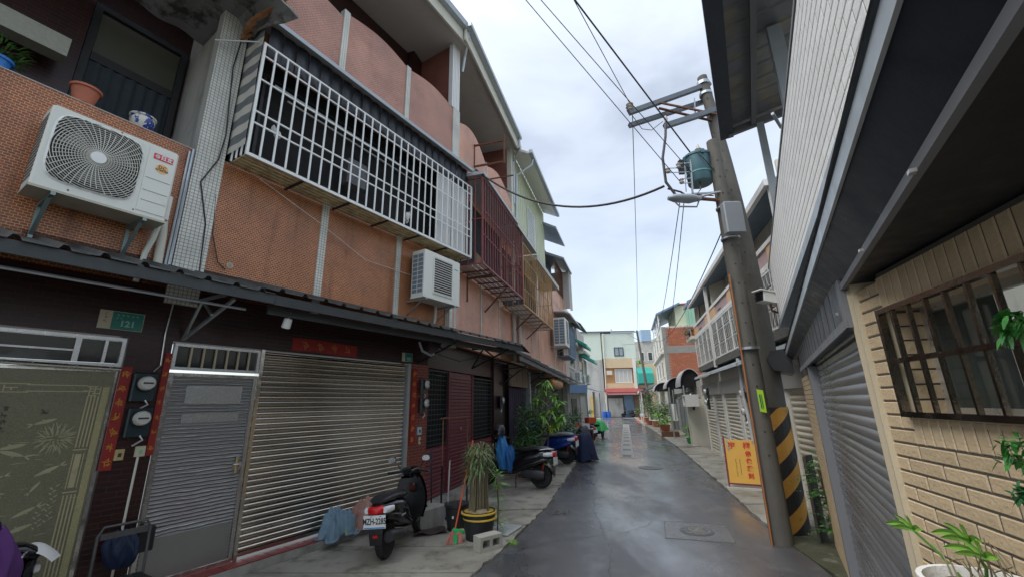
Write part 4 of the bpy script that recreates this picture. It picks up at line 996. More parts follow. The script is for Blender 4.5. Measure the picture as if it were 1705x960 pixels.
def hslats(h, x0, x1, z0, z1, p, m, y=.02, name='door_panel'):
    b = P(name, bx(x0, x1, y + .02, y + .06, z0, z1), m, h); s_ = None
    for k in range(int((z1 - z0) / p)):
        mb = MB().prism([(0, 0), (-.018, p * .2), (-.018, p * .75), (0, p * .92)], 'x', x0, x1)
        if s_ is None: s_ = P('slat', mb, m, b, loc=(0, y + .02, z0))
        else: inst(s_, b, (0, y + .02, z0 + k * p))
    return b
hslats(h3, .04, 1.14, .15, 1.2, .085, MAROON); hslats(h3, 1.2, 2.72, .15, 2.95, .085, MAROON, .0); hslats(h3, 2.8, 4.5, .15, 1.15, .085, MAROON)
P('door_post', bx(1.14, 1.2, -.02, .1, .1, 2.97), MAROON, h3); P('door_post', bx(2.72, 2.78, -.02, .1, .1, 2.97), MAROON, h3)
P('door_latch', MB().lathe([(.03, -.04), (.03, -.02)], (1.9, 0, 1.55), 12, 'y'), ALU, h3)
P('pier', bx(4.55, 5.5, -.05, .3, 0, 3.9), BRKDK, h3)
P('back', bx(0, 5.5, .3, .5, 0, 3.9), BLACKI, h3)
P('front_step', bx(-.2, 5.5, -.35, .05, .03, .15), CON, h3)
wallpan(h3, [.62, 2.75, 4.55, 6.15], 3.6, 8.3, PINK)
P('end_pillar', bx(.50, .66, U - .03, U + .1, 3.6, 6.2), WMOS, h3)
wallpan(h3, [.85, 3.3, 6.3], 8.32, 10.2, PINK, top=arch(10.05, .45), name='parapet_panel')
P('far_pillar', bx(6.3, 6.6, U - .04, U + .15, 8.3, 12.9), CREAM, h3)
P('upper_floor', bx(.85, 6.5, U + .15, 1.4, 8.0, 8.2), SOFFIT, h3)
P('back_wall', bx(.5, 6.5, 1.1, 1.3, 3.6, 12.7), BRKDK, h3)
P('side_wall', bx(6.3, 6.45, U + .16, 1.1, 8.2, 12.7), tilemat('maroon_tile', (.30, .11, .08), (.24, .09, .07), (.12, .05, .04), .24, .065, .008, .5, .4), h3)
P('ceiling', MB().add([(.55, -.55, 12.70), (6.9, -.55, 12.70), (6.9, 1.3, 12.70), (.55, 1.3, 12.70), (.55, -.55, 12.82), (6.9, -.55, 12.82), (6.9, 1.3, 12.82), (.55, 1.3, 12.82)], [(0, 3, 2, 1), (4, 5, 6, 7), (0, 1, 5, 4), (1, 2, 6, 5), (2, 3, 7, 6), (3, 0, 4, 7)]), SOFFIT, h3)
P('eave_fascia', bx(.50, 6.9, -.62, -.56, 12.58, 13.1), CREAM, h3)
P('gutter', MB().box(.45, 6.3, -.80, -.63, 13.0, 13.14), LGTRIM, h3)
P('downpipe', MB().tube([(6.2, -.7, 13.0), (6.25, -.7, 12.6), (6.6, -.32, 12.2), (6.62, -.3, 10.2)], .05, 8), GALV, h3)
for x in (6.1, 6.9): P('waste_pipe', MB().tube([(x, U - .08, 3.6), (x, U - .08, 5.7)], .07, 8), PLASTER, h3)
P('roof_slab', bx(.65, 4.1, -1.12, U, 8.10, 8.19), GREYAW, h3)
P('roof_slab', bx(4.12, 7.0, -1.12, U, 8.02, 8.11), GREYAW, h3)
ca3 = cage(LB, .72, 4.82, .80, 5.62, 8.05, 20, (.33, .62), REDM, 'red painted steel window cage beyond the large white one', U, .022, ALU, 7, (1, 1))
P('opening', bx(.1, 4.0, -.03, -.01, .1, 2.3), BLACKI, ca3)
P('stored_boards', MB().bar((.3, -.5, .25), (1.5, -.45, .20), .05, .3), WOOD, ca3)
P('white_pipe', MB().tube([(4.4, -.4, 0), (4.4, -.4, 2.3)], .05, 8), PLASTER, ca3)
P('support_bracket', MB().bar((.95, 0, -.75), (.95, 0, .0), .05).bar((.95, 0, -.1), (.95, -.75, -.05), .05), RUST, ca3); P('support_bracket', MB().bar((2.4, 0, -.75), (2.4, -.7, -.05), .04), RUST, ca3)
# ------------------------------------------------------------------ house 4 (orange cage, pale green top)
h4 = thing('row_house', 'salmon tiled row house with pale green corrugated top floor and orange lattice cage', 'house', LB, (0, 0, 0), 0, 'row houses along the left side')
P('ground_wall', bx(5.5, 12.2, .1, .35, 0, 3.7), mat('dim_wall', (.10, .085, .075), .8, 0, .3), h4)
P('side_board', bx(5.75, 8.4, -.25, -.2, 2.75, 3.5), PLYW if 0 else mat('brown_board', (.22, .15, .10), .7, 0, .25, 4, .2, 30, None, ((.10, .06, .04), .5, .7, 6)), h4)
P('curtain', MB().grid(lambda u, v: (6.0 + 2.2 * u, -.12 + .05 * sin(u * 50), .15 + 2.55 * v), 80, 2), mat('mauve_curtain', (.055, .04, .065), .9), h4, smooth=True)
P('gate_post', bx(8.45, 8.6, -.3, .1, 0, 3.4), GALV, h4)
for k in range(9): P('gate_bar', bx(8.9 + k * .28, 8.93 + k * .28, -.1, -.07, .1, 2.8), STEEL, h4)
P('inner_door', bx(8.7, 11.6, .02, .09, .1, 2.8), BLACKI, h4)
wallpan(h4, [6.15, 7.75, 9.25, 10.7, 12.2], 3.6, 8.3, PINK)
wallpan(h4, [6.6, 8.0, 9.4, 10.8, 12.2], 8.05, 8.75, PINK, top=arch(8.7, .12), name='parapet_panel')
s_ = None
for k in range(19):
    x = 6.62 + k * .34
    if s_ is None: s_ = P('green_sheet', MB().prism([(0, 0), (.30, 0), (.315, -.03), (.34, -.03), (.34, .02), (0, .02)], 'z', 8.6, 12.75), LGREEN, h4, loc=(x, U + .02, 0))
    else: inst(s_, h4, (x, U + .02, 0))
P('window_grille', frame_mb(9.0, 10.4, 9.5, 11.3, U - .05, U - .02, .04), WHITEM, h4)
P('window_glass', bx(9.02, 10.38, U - .035, U - .03, 9.52, 11.28), mat('pale_glass', (.35, .42, .42), .3), h4)
gg = MB()
for k in range(8): gg.bar((9.0 + k * .2, U - .055, 9.5), (min(10.4, 9.0 + k * .2 + .3), U - .055, 11.3), .02)
for k in range(9): gg.box(9.02, 10.38, U - .06, U - .045, 9.5 + k * .21, 9.52 + k * .21)
P('grille_bars', gg, WHITEM, h4)
P('roof_eave', MB().prism([(U, 12.9), (-1.05, 12.45), (-1.05, 12.36), (U, 12.75)], 'x', 6.45, 13.0), WHITEP, h4)
P('gutter', bx(6.4, 13.05, -1.2, -1.06, 12.36, 12.52), LGTRIM, h4)
P('downpipe', MB().tube([(6.9, -1.1, 12.35), (6.9, -1.05, 12.1), (6.75, -.4, 11.6), (6.72, -.32, 8.6)], .05, 8), GALV, h4)
P('canopy_slab', bx(7.02, 12.1, -1.12, U, 7.78, 7.98), PLASTER, h4)
P('back_volume', bx(6.5, 13.2, U + .15, 4, 3.7, 12.6), SOFFIT, h4)
ca4 = cage(LB, 4.9, 10.3, .80, 5.45, 7.75, 18, (.25, .5, .75), ORAM, 'rusty orange lattice window cage between the red cage and the far air conditioner', U, .02, ALU, 7, (1, 1))
dg = MB()
for k in range(16):
    x = .05 + k * .34
    dg.bar((x, -.83, .05), (min(5.35, x + .5), -.83, 2.2 if x < 4.9 else 1.0), .012, .01)
P('diagonal_lattice', dg, ORAM, ca4)
P('white_sheet', bx(3.5, 3.75, -.5, -.48, .05, 2.2), PCON, ca4)
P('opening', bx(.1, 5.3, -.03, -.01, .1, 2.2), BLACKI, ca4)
for x in (1.4, 3.4): P('support_bracket', MB().bar((x, 0, -.7), (x, -.75, -.05), .04), RUST, ca4)
split_unit(LB, (13.3, U - .25, 5.1), 1.3, .65, 1.5, 'white outdoor air conditioner high on the salmon wall beyond the orange cage', False)
# ------------------------------------------------------------------ house 5
h5 = thing('row_house', 'salmon tiled row house with grey curved canopy and blue grey cage', 'house', LB, (0, 0, 0), 0, 'row houses along the left side')
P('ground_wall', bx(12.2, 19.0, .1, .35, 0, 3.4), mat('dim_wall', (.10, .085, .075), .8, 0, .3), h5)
wallpan(h5, [12.2, 13.4, 14.6, 15.9, 17.2, 18.4, 19.0], 3.4, 8.0, PINK)
wallpan(h5, [12.2, 13.6, 15.0, 16.4, 17.8, 19.0], 7.9, 9.0, PINK, top=arch(8.85, .25), name='parapet_panel')
P('upper_wall', bx(13.3, 19, .5, .7, 8.6, 12), mat('blue_grey_wall', (.10, .13, .17), .7), h5)
P('eave', MB().prism([(.6, 12.6), (-1.0, 11.72), (-1.0, 11.6), (.6, 12.4)], 'x', 12.9, 15.9), mat('pale_blue_eave', (.30, .38, .46), .5), h5)
P('eave', MB().prism([(.6, 11.6), (-.9, 10.9), (-.9, 10.78), (.6, 11.4)], 'x', 15.9, 19.4), LGTRIM, h5)
P('corner_post', bx(19.0, 19.15, -.85, -.7, 8.2, 10.8), WHITEP, h5); P('side_sheet', bx(18.9, 19.0, -.7, .6, 8.3, 10.9), PLASTER, h5)
for k in range(14): P('upper_bar', bx(15.9 + k * .22, 15.93 + k * .22, -.3, -.27, 8.9, 10.9), RUST, h5)
P('back_volume', bx(12.9, 19, .7, 4, 3.4, 11.5), SOFFIT, h5)
P('curved_canopy', MB().prism([(U, 7.35), (-.9, 7.3), (-1.25, 7.12), (-1.45, 6.75), (-1.40, 6.74), (-1.2, 7.06), (-.88, 7.23), (U, 7.28)], 'x', 14.9, 18.4), GREYAW, h5)
ca5 = cage(LB, 15.2, 18.0, .75, 4.75, 6.7, 12, (.35, .7), BLUEAW, 'blue grey window cage under the curved canopy', U, .03, BLUEAW, 3, (1, 1))
P('blue_sheet', bx(.9, 2.8, -.72, -.7, 0, 1.95), BLUEAW, ca5); P('opening', bx(.1, 2.6, -.03, -.01, .1, 1.9), BLACKI, ca5)
# house 6: narrow grey house with green awnings
h6 = thing('row_house', 'cream and grey row house with green window awnings at the far left', 'house', LB, (0, 0, 0), 0, 'row houses along the left side')
P('wall', bx(19.0, 30.5, -.2, 4, 0, 8.1), PLASTER, h6)
P('upper_wall', bx(19.2, 27.5, .3, 4, 8.1, 9.4), CREAM, h6)
for x in (19.6, 24.8): P('balcony_slab', bx(x, x + 3.6, -.9, -.2, 5.9, 6.1), PLASTER, h6)
P('lean_roof', MB().prism([(-.2, 8.1), (-1.3, 7.3), (-1.3, 7.2), (-.2, 7.9)], 'x', 19.4, 23.6), DKM, h6)
for i, (x, z) in enumerate(((20.2, 6.25), (25.2, 5.6))):
    P('green_awning', MB().prism([(-.2, z + .5), (-1.5, z - .25), (-1.5, z - .45), (-.2, z + .3)], 'x', x, x + 3.0), GREENAW, h6)
    w_ = P('window', frame_mb(x + .2, x + 2.6, z - 1.8, z - .1, -.28, -.2, .08), WHITEP, h6); P('pane', bx(x + .28, x + 2.52, -.24, -.21, z - 1.75, z - .15), GLASSD, w_)
    for k in range(8): P('window_bar', bx(x + .3 + k * .3, x + .33 + k * .3, -.62, -.58, z - 1.9, z - .1), WHITEP, h6)
P('window', frame_mb(24.0, 24.9, 6.4, 8.0, -.26, -.2, .06), DKM, h6)
P('corner_post', bx(30.3, 30.5, -.9, -.7, 0, 3.0), CREAM, h6)
P('side_door', bx(20.5, 23, -.24, -.2, .1, 2.4), DKM, h6); P('side_door', bx(25, 28, -.24, -.2, .1, 2.6), GALV, h6)
for (x, z) in ((20.6, 3.5), (23.2, 3.4), (26.3, 3.6)): split_unit(LB, (x, -.5, z), .9, .4, .7, ['small air conditioner low on the grey wall below the first green awning', 'small air conditioner in the middle of the grey far wall', 'small air conditioner on the grey wall below the second green awning'][int(x > 21) + int(x > 24)], False)
# ------------------------------------------------------------------ continuous lower awning on the salmon houses
aw2 = thing('tin_awning', 'long dark lean-to awning under the salmon tiled walls', 'awning', LB)
for i in range(9):
    x0 = 4.3 + i * 1.55; zz = 3.70 - i * .045
    P('roof_sheet', corrug(x0, x0 + 1.6, U - .01, zz + .35, -1.05, zz, .38, .05), AWN, aw2)
P('fascia', MB().prism([(4.3, 3.48), (18.2, 3.10), (18.2, 3.22), (4.3, 3.62)], 'y', -1.02, -.98), AWNE, aw2)
P('white_tubes', MB().tube([(5.0, -.55, 3.52), (7.0, -.6, 3.5)], .02, 6).tube([(8.0, -.95, 3.46), (9.8, -1.0, 3.4)], .015, 6), PCON, aw2)
P('ledge_strip', bx(7.4, 18.2, -.30, -.251, 3.92, 3.97), CREAM, aw2)
for x in (5.4, 8.6, 12, 15.5): P('truss_bracket', MB().bar((x, .0, 2.75), (x, -.95, 3.4), .04).bar((x, 0, 3.3), (x, -.95, 3.36), .04).bar((x, -.45, 3.06), (x, 0, 3.3), .03), DKM, aw2)
aw3 = thing('tin_awning', 'far lean-to awning over the doors of the cream and grey house', 'awning', LB)
P('roof_sheet', corrug(18.6, 30, -.2, 3.4, -1.5, 2.95, .4, .05), GREYAW, aw3)
for x in (19.5, 24, 29.6): P('post', bx(x, x + .07, -1.4, -1.33, 0, 2.9), GALV, aw3)
t = thing('blue_sign_board', 'light blue board hanging from the awning above the plants', 'sign', LB, (13.6, -1.15, 2.62), -1.15); P('board', MB().box(0, .95, -.03, 0, 0, .42), LBLUE, t); P('clips', MB().box(.1, .13, -.02, .0, .42, .62).box(.8, .83, -.02, 0, .42, .6), GALV, t); t.rotation_euler[0] = .3
t = thing('rolled_awning_cloth', 'orange brown cloth roll tied up under the awning', 'cloth roll', LB, (10.1, -.85, 2.98))
P('roll', MB().lathe([(.12, 0), (.20, .1), (.17, .5), (.21, .9), (.17, 1.4), (.21, 1.8), (.18, 2.3), (.10, 2.4)], n=16, axis='x', wob=.05), YCYL, t, smooth=True)
for k in range(5): P('tie', MB().lathe([(.22, .3 + k * .45), (.22, .33 + k * .45)], n=14, axis='x'), SBEIGE, t)
meter(LB, (5.05, -.07, 2.2), 'electricity meter on the pier beyond the maroon doors', 1.2, .4)
# ------------------------------------------------------------------ near house on the right
n1 = thing('tiled_house', 'beige split tile house at the near right with a grey roller shutter and barred window', 'house', RA, (0, 0, 0))
P('pilaster', bx(-.85, 1.52, .03, .3, 0, 3.0), BEIGEG, n1)
src = None; rows = int(2.5 / .066)
for r_ in range(rows):
    z = .02 + r_ * .066
    x = -.85 - (.115 if r_ % 2 else 0)
    while x < 1.45:
        a, b = max(x, -.85), min(x + .226, 1.50)
        if b - a > .04:
            if abs(b - a - .226) < .002:
                if src is None: src = P('tile', MB().box(0, .222, -.006, 0, 0, .058), BEIGE, n1, loc=(a, .03, z))
                else: inst(src, n1, (a, .03, z))
            else: P('tile', bx(a, b - .006, .024, .03, z, z + .058), BEIGE, n1)
        x += .232
P('jamb', bx(1.52, 1.66, -.03, .12, 0, 2.5), GREYTRIM, n1)
P('jamb_right', bx(4.86, 4.93, -.005, .12, 0, 2.95), BEIGEP, n1)
rs = shutter(n1, 1.66, 4.86, .06, 2.60, .068, SLATG, .06, depth=.012)
P('header_panel', bx(.50, 4.84, -.03, .12, 2.53, 2.80), GREYPAN, n1)
for k in range(14): P('panel_seam', bx(.72 + k * .28, .724 + k * .28, -.032, -.03, 2.56, 2.79), DKM, n1)
P('header_trim', bx(.48, 4.86, -.045, -.031, 2.50, 2.55), GREYTRIM, n1)
P('header_end', bx(4.76, 4.86, -.04, .12, 2.50, 2.76), GREYTRIM, n1)
P('upper_bar', bx(4.70, 9.5, -.034, -.012, 2.700, 2.730), GREYTRIM, n1)

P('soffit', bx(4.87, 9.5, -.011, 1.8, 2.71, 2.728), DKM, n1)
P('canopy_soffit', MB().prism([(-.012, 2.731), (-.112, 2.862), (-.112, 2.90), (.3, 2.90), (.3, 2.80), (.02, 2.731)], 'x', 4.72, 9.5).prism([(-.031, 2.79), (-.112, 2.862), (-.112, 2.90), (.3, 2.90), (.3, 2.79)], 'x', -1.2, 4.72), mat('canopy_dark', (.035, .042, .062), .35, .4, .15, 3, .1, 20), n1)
P('canopy_fascia', bx(-1.2, 9.5, -.124, -.113, 2.858, 2.925), LGTRIM, n1)
P('canopy_cables', MB().tube([(-1.1, -.125, 2.95), (.5, -.127, 2.94), (2, -.125, 2.948), (4, -.128, 2.935), (6, -.124, 2.945), (9, -.126, 2.94)], .008, 5).tube([(-1.0, -.132, 2.935), (1.5, -.130, 2.948), (3, -.132, 2.93), (5, -.130, 2.94), (9, -.132, 2.935)], .006, 5), WIRE, n1)
P('screws', MB().box(4.645, 4.665, -.05, -.04, 2.60, 2.615).box(5.6, 5.62, -.06, -.045, 2.69, 2.70).box(6.3, 6.32, -.06, -.045, 2.68, 2.69), ALU, n1)
P('back_wall', bx(-.85, 4.9, .3, .5, 0, 3.5), DARKCON, n1)
# drip box at the canopy's far end, and cctv camera
P('gutter_box', MB().prism([(-.05, 2.55), (-.34, 2.62), (-.42, 2.82), (-.34, 2.95), (-.05, 2.98)], 'x', -1.9, -.95), DKM, n1)
P('gutter_lip', MB().tube([(-1.9, -.42, 2.62), (-1.92, -.45, 2.85), (-1.9, -.36, 3.05)], .03, 8), GALV, n1)
# window wall, turned a little
ww = thing('window_wall', 'beige split tile wall with a steel barred window at the right edge', 'wall', RB)
P('backing', bx(.0, .235, .012, .2, .6, 2.66), BEIGEG, ww); P('backing', bx(.235, 2.2, .012, .2, .6, 2.03), BEIGEG, ww); P('backing', bx(.235, 2.2, .012, .2, 2.54, 2.70), BEIGEG, ww)
src = None
def tl(a, b, z0, z1):
    global src
    full = abs((b - a) - .2195) < .002 and abs(z1 - z0 - .052) < .001
    if full and src is not None: return inst(src, ww, (a, .012, z0))
    o = P('tile', _tile(b - a, z1 - z0), BEIGE, ww, loc=(a, .012, z0))
    if full: src = o
def _tile(w_, h_, d=.0045):
    c = .004; return MB().add([(0, 0, 0), (w_, 0, 0), (w_, 0, h_), (0, 0, h_), (c, -d, c), (w_ - c, -d, c), (w_ - c, -d, h_ - c), (c, -d, h_ - c)], [(4, 5, 6, 7), (0, 1, 5, 4), (1, 2, 6, 5), (2, 3, 7, 6), (3, 0, 4, 7)])
r_ = 0; z = 1.89
while z > .75:                      # courses below the soldier row
    x = -.12 if r_ % 2 else .0
    if r_ % 2: x = -.10
    while x < 2.1:
        a, b = max(x, .012), x + .2195
        if b - a > .03: tl(a, b, z, z + .052)
        x += .2295
    z -= .0605; r_ += 1
r_ = 0; z = 1.9505
while z < 2.64:                     # short courses left of the window
    if r_ % 2: tl(.012, .145, z, z + .052); tl(.153, .225, z, z + .052)
    else: tl(.012, .225, z, z + .052)
    z += .0605; r_ += 1
s2 = P('tile', _tile(.053, .106), BEIGE, ww, loc=(.229, .012, 1.9505)); k = 1
while .229 + k * .0605 < 2.1: inst(s2, ww, (.229 + k * .0605, .012, 1.9505)); k += 1
s3 = P('tile', _tile(.053, .148), BEIGE, ww, loc=(.229, .012, 2.535)); k = 1
while .229 + k * .0605 < 2.1: inst(s3, ww, (.229 + k * .0605, .012, 2.535)); k += 1
P('corner_strip', bx(-.055, .008, -.004, .1, 0, 2.69), BEIGEP, ww)
BARM = mat('brown_steel_bars', (.36, .30, .24), .20, 1, .25, 4)
wd = P('window_frame', frame_mb(.238, 1.9, 2.063, 2.53, -.03, .0, .022), BARM, ww)
P('middle_rail', bx(.26, 1.88, -.034, -.012, 2.285, 2.305), BARM, wd)
s_ = None
for k in range(1, 15):
    x = .238 + k * .112
    if s_ is None: s_ = P('window_bar', bx(0, .012, -.026, -.010, 2.085, 2.508), BARM, wd, loc=(x, 0, 0))
    else: inst(s_, wd, (x, 0, 0))
P('reveal', MB().box(.238, .25, .0, .17, 2.05, 2.53).box(.25, 1.9, .01, .17, 2.035, 2.063).box(.25, 1.9, .01, .17, 2.53, 2.55), BEIGEP, ww)
rv = P('reveal_tiles', bx(.25, .256, .02, .15, 2.07, 2.52), BEIGEG, ww)
for k in range(7):
    P('tile', bx(.256, .262, .03, .145, 2.075 + k * .063, 2.13 + k * .063), BEIGE, ww)
P('sliding_frame', frame_mb(.262, .95, 2.065, 2.53, .125, .15, .035), ALU, wd); P('sliding_frame', frame_mb(.92, 1.9, 2.065, 2.53, .095, .12, .035), ALU, wd)
P('pane', bx(.29, .92, .136, .140, 2.1, 2.5), GLASS, wd); P('pane', bx(.95, 1.87, .106, .110, 2.1, 2.5), GLASS, wd)
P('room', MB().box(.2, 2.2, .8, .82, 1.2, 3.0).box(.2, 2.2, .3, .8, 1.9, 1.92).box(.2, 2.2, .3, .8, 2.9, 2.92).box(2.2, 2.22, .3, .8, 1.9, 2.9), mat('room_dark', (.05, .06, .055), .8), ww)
P('cupboard', MB().box(.45, 1.9, .55, .75, 1.92, 2.15), mat('room_grey', (.22, .21, .20), .6), ww)
# upper white tiled wall
uw = thing('upper_wall', 'white split tile upper wall rising above the grey canopy at the right', 'wall', RW)
Z0, Z1 = 3.45, 4.48
P('backing', bx(-7.5, 3.0, .0, .2, Z0 - .02, Z1), WGROUT, uw)
P('bottom_trim', bx(-7.5, 3.0, -.02, .2, Z0 - .10, Z0 - .022), LGTRIM, uw)
P('top_trim', bx(-7.5, 3.0, -.01, .2, Z1, Z1 + .03), GREYTRIM, uw)
src = None; cnt = 0; rest = MB()
r_ = 0; z = Z0; cand = []
while z < Z1 - .03:
    x = -7.5 - (.115 if r_ % 2 else 0)
    while x < 2.7:
        if x > -7.5: cand.append((x, z))
        x += .232
    z += .0735; r_ += 1
cand.sort(key=lambda q: abs(q[0] - .6) * 1.0 + (q[1] - Z0) * .3 if q[0] < .9 else 9)
for i, (x, z) in enumerate(cand):
    if i < 298:
        if src is None: src = P('tile', _tile(.224, .0665, .0015), WTILE, uw, loc=(x, 0, z))
        else: inst(src, uw, (x, 0, z))
    else:
        t_ = _tile(.224, .0665, .0015); rest.add([(a + x, b, c + z) for a, b, c in t_.v], t_.f)
P('far_tiles', rest, WTILE, uw)['kind'] = 'stuff'
# metal roof over the terrace above it
mr = thing('terrace_roof', 'grey sheet metal terrace roof seen from below at the upper right', 'roof', RW, (0, 0, 0))
def rwl(p):          # world -> RW local
    d = Vector((p[0], p[1], 0)) - RW.o; c, q = cos(-RW.rot), sin(-RW.rot); return (d.x * c - d.y * q, d.x * q + d.y * c)
xa_, ya_ = rwl((3.70, 6.11)); xb_, yb_ = rwl((2.36, 3.66)); y0_ = (ya_ + yb_) / 2
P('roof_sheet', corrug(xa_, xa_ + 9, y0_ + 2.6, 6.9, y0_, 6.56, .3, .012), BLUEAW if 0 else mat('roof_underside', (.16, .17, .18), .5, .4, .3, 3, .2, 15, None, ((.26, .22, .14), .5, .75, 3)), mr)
P('gutter', bx(xa_ - .05, xa_ + 9, y0_ - .12, y0_ + .08, 6.42, 6.58), mat('gutter_dark', (.05, .06, .08), .5, .4), mr)
P('purlin', bx(xa_ + .0, xa_ + 9, y0_ + .35, y0_ + .42, 6.46, 6.56), GREYTRIM, mr)
P('end_rafter', MB().bar((xa_ + .05, y0_, 6.45), (xa_ + .05, y0_ + 2.4, 6.75), .06, .12), GREYTRIM, mr)
P('post', bx(xa_ + .02, xa_ + .12, y0_ + .42, y0_ + .52, 3.0, 6.45), LGTRIM, mr)
P('post', bx(xa_ + 1.8, xa_ + 1.95, y0_ + .55, y0_ + .7, 3.0, 6.6), LGTRIM, mr)
P('cladding_panel', bx(xa_ - 1.3, xa_ - .2, y0_ + 1.0, y0_ + 1.1, 3.0, 6.3), mat('ivory_cladding', (.60, .58, .50), .5, 0, .05), mr)
P('pipe_bracket', MB().bar((xa_ + 1.75, y0_ + .5, 5.3), (xa_ + 2.1, y0_ + .4, 5.3), .03), GALV, mr)
# ------------------------------------------------------------------ poles
def pole(p0, p1, r0, r1, label, n=22, bow=0):
    t = thing('utility_pole', label, 'utility pole', None, (p0[0], p0[1], 0))
    a = Vector((0, 0, 0)); b = Vector(p1) - Vector((p0[0], p0[1], 0))
    P('shaft', MB().tube([a.lerp(b, k / 12) + Vector((bow * sin(pi * k / 12), 0, 0)) for k in range(13)], r0, n, r1), CONP, t, smooth=True)
    h = MB()
    for k in range(16):
        q = a.lerp(b, .18 + k * .05); rr_ = r0 + (r1 - r0) * (.18 + k * .05)
        for an in (-1.9, -1.0):
            c = q + Vector((cos(an), sin(an), 0)) * (rr_ - .006); h.tube([c, c + Vector((cos(an), sin(an), 0)) * .012], .016, 6)
    P('step_holes', h, DKM, t)
    return t
PA0, PA1 = (4.06, 7.17), (4.08, 7.25, 7.12)
PB0, PB1 = (4.56, 7.76), (4.48, 7.95, 9.30)
poA = pole(PA0, PA1, .158, .118, 'shorter grey concrete pole with a rusty conduit in front of the striped pole')
poB = pole(PB0, PB1, .24, .105, 'tall concrete pole with yellow and black stripes and a cross arm', bow=.20)
P('rusty_conduit', MB().tube([(-.19, -.06, .0), (-.18, -.06, 2.2), (-.16, -.05, 4.3)], .014, 6), ORP if 0 else mat('rust_orange', (.36, .14, .05), .7), poA)
P('white_band', MB().lathe([(.168, 2.96), (.168, 3.0)], n=20), GALV, poA)
P('lime_sticker', MB().add([(-.09, -.172, 1.95), (.01, -.178, 1.93), (.01, -.176, 2.28), (-.09, -.170, 2.30)], [(0, 1, 2, 3)]), LIMEST, poA)
P('sticker_text', MB().box(-.07, -.055, -.183, -.180, 2.0, 2.22).box(-.04, -.03, -.183, -.180, 2.0, 2.22), SGREEN, poA)
P('meter_box', MB().bbox(-.19, .15, -.30, -.15, 5.02, 5.62, .02), mat('box_grey', (.25, .27, .29), .5, .2, .1), poA)
P('box_straps', MB().lathe([(.165, 5.6), (.165, 5.63)], n=16).lathe([(.165, 4.98), (.165, 5.01)], n=16), GALV, poA)
# striped guard sleeve
sl1, sl2 = MB(), MB(); nst = 9; n = 28
def sleeve(mb, par):
    for i in range(60):
        z0 = .05 + i * .045; z1 = z0 + .0452
        for j in range(n):
            a0, a1 = 2 * pi * j / n, 2 * pi * (j + 1) / n
            if int(math.floor((z0 / .42) - (a0 / (2 * pi)) * 3 + 30)) % 2 != par: continue
            r_ = .272 - z0 * .010
            c = Vector((-.025 * z0, .025 * z0, 0))
            vs = [Vector((cos(a) * r_, sin(a) * r_, z + (a / (2 * pi)) * 0)) + c for a, z in ((a0, z0), (a1, z0), (a1, z1), (a0, z1))]
            mb.add(vs, [(0, 1, 2, 3)])
def sleeve2(mb, par):
    """helical bands that run all the way round"""
    for b in range(-6, 9):
        if b % 2 != par: continue
        for j in range(n * 1):
            a0, a1 = 2 * pi * j / n, 2 * pi * (j + 1) / n
            def zz(a, o): return b * .27 + o * .27 + a / (2 * pi) * 1.62
            q = [(a0, zz(a0, 0)), (a1, zz(a1, 0)), (a1, zz(a1, 1)), (a0, zz(a0, 1))]
            q = [(a, min(2.0, max(.03, z))) for a, z in q]
            if q[0][1] == q[3][1] and q[1][1] == q[2][1]: continue
            mb.add([(cos(a) * (.30 - z * .014) + .03 * z, sin(a) * (.30 - z * .014) + .02 * z, z) for a, z in q], [(0, 1, 2, 3)])
sleeve2(sl1, 0); sleeve2(sl2, 1)
P('yellow_bands', sl1, YEL, poB); P('black_bands', sl2, BLKP, poB)
def rel(p): return (Vector(p) - Vector((PB0[0], PB0[1], 0)))
top = rel(PB1)
ARMG = mat('arm_grey', (.13, .15, .17), .6, .2, .15)
armd = Vector((-1, -.13, 0)).normalized()
A_L = rel((2.66, 7.80, 8.27))
P('cross_arm', MB().bar(top + Vector((.15, 0, -.18)), A_L, .10, .10), ARMG, poB)
P('cross_arm', MB().bar(top + Vector((.15, .18, -.48)), A_L + Vector((.02, .15, -.22)), .09, .09), ARMG, poB)
P('lower_arm', MB().bar(rel((4.75, 7.8, 8.36)), rel((3.37, 7.74, 7.86)), .10, .11), ARMG, poB)
P('arm_brace', MB().bar(rel((4.55, 7.75, 8.15)), rel((3.35, 7.78, 8.50)), .035).bar(rel((4.6, 7.85, 8.02)), rel((3.35, 7.86, 8.42)), .05, .03), RUST, poB)
P('arm_strut', MB().bar(rel((4.15, 7.8, 8.62)), rel((4.1, 7.8, 8.12)), .02), GALV, poB)
P('pole_clamp', MB().lathe([(.135, 0), (.135, .08)], tuple(top + Vector((0, 0, -.22))), 16).lathe([(.14, 0), (.14, .06)], tuple(top + Vector((.02, 0, -.5))), 16), GALV, poB)
P('insulator', MB().lathe([(.03, 0), (.08, .03), (.05, .07), (.09, .10), (.05, .14), (.08, .17), (.04, .24)], tuple(A_L + Vector((.03, 0, .04))), 14), PORC, poB, smooth=True)
P('insulator', MB().lathe([(.02, 0), (.04, .03), (.03, .08), (.04, .12), (.02, .2)], tuple(rel((3.42, 7.74, 7.92))), 12), PORC, poB, smooth=True)
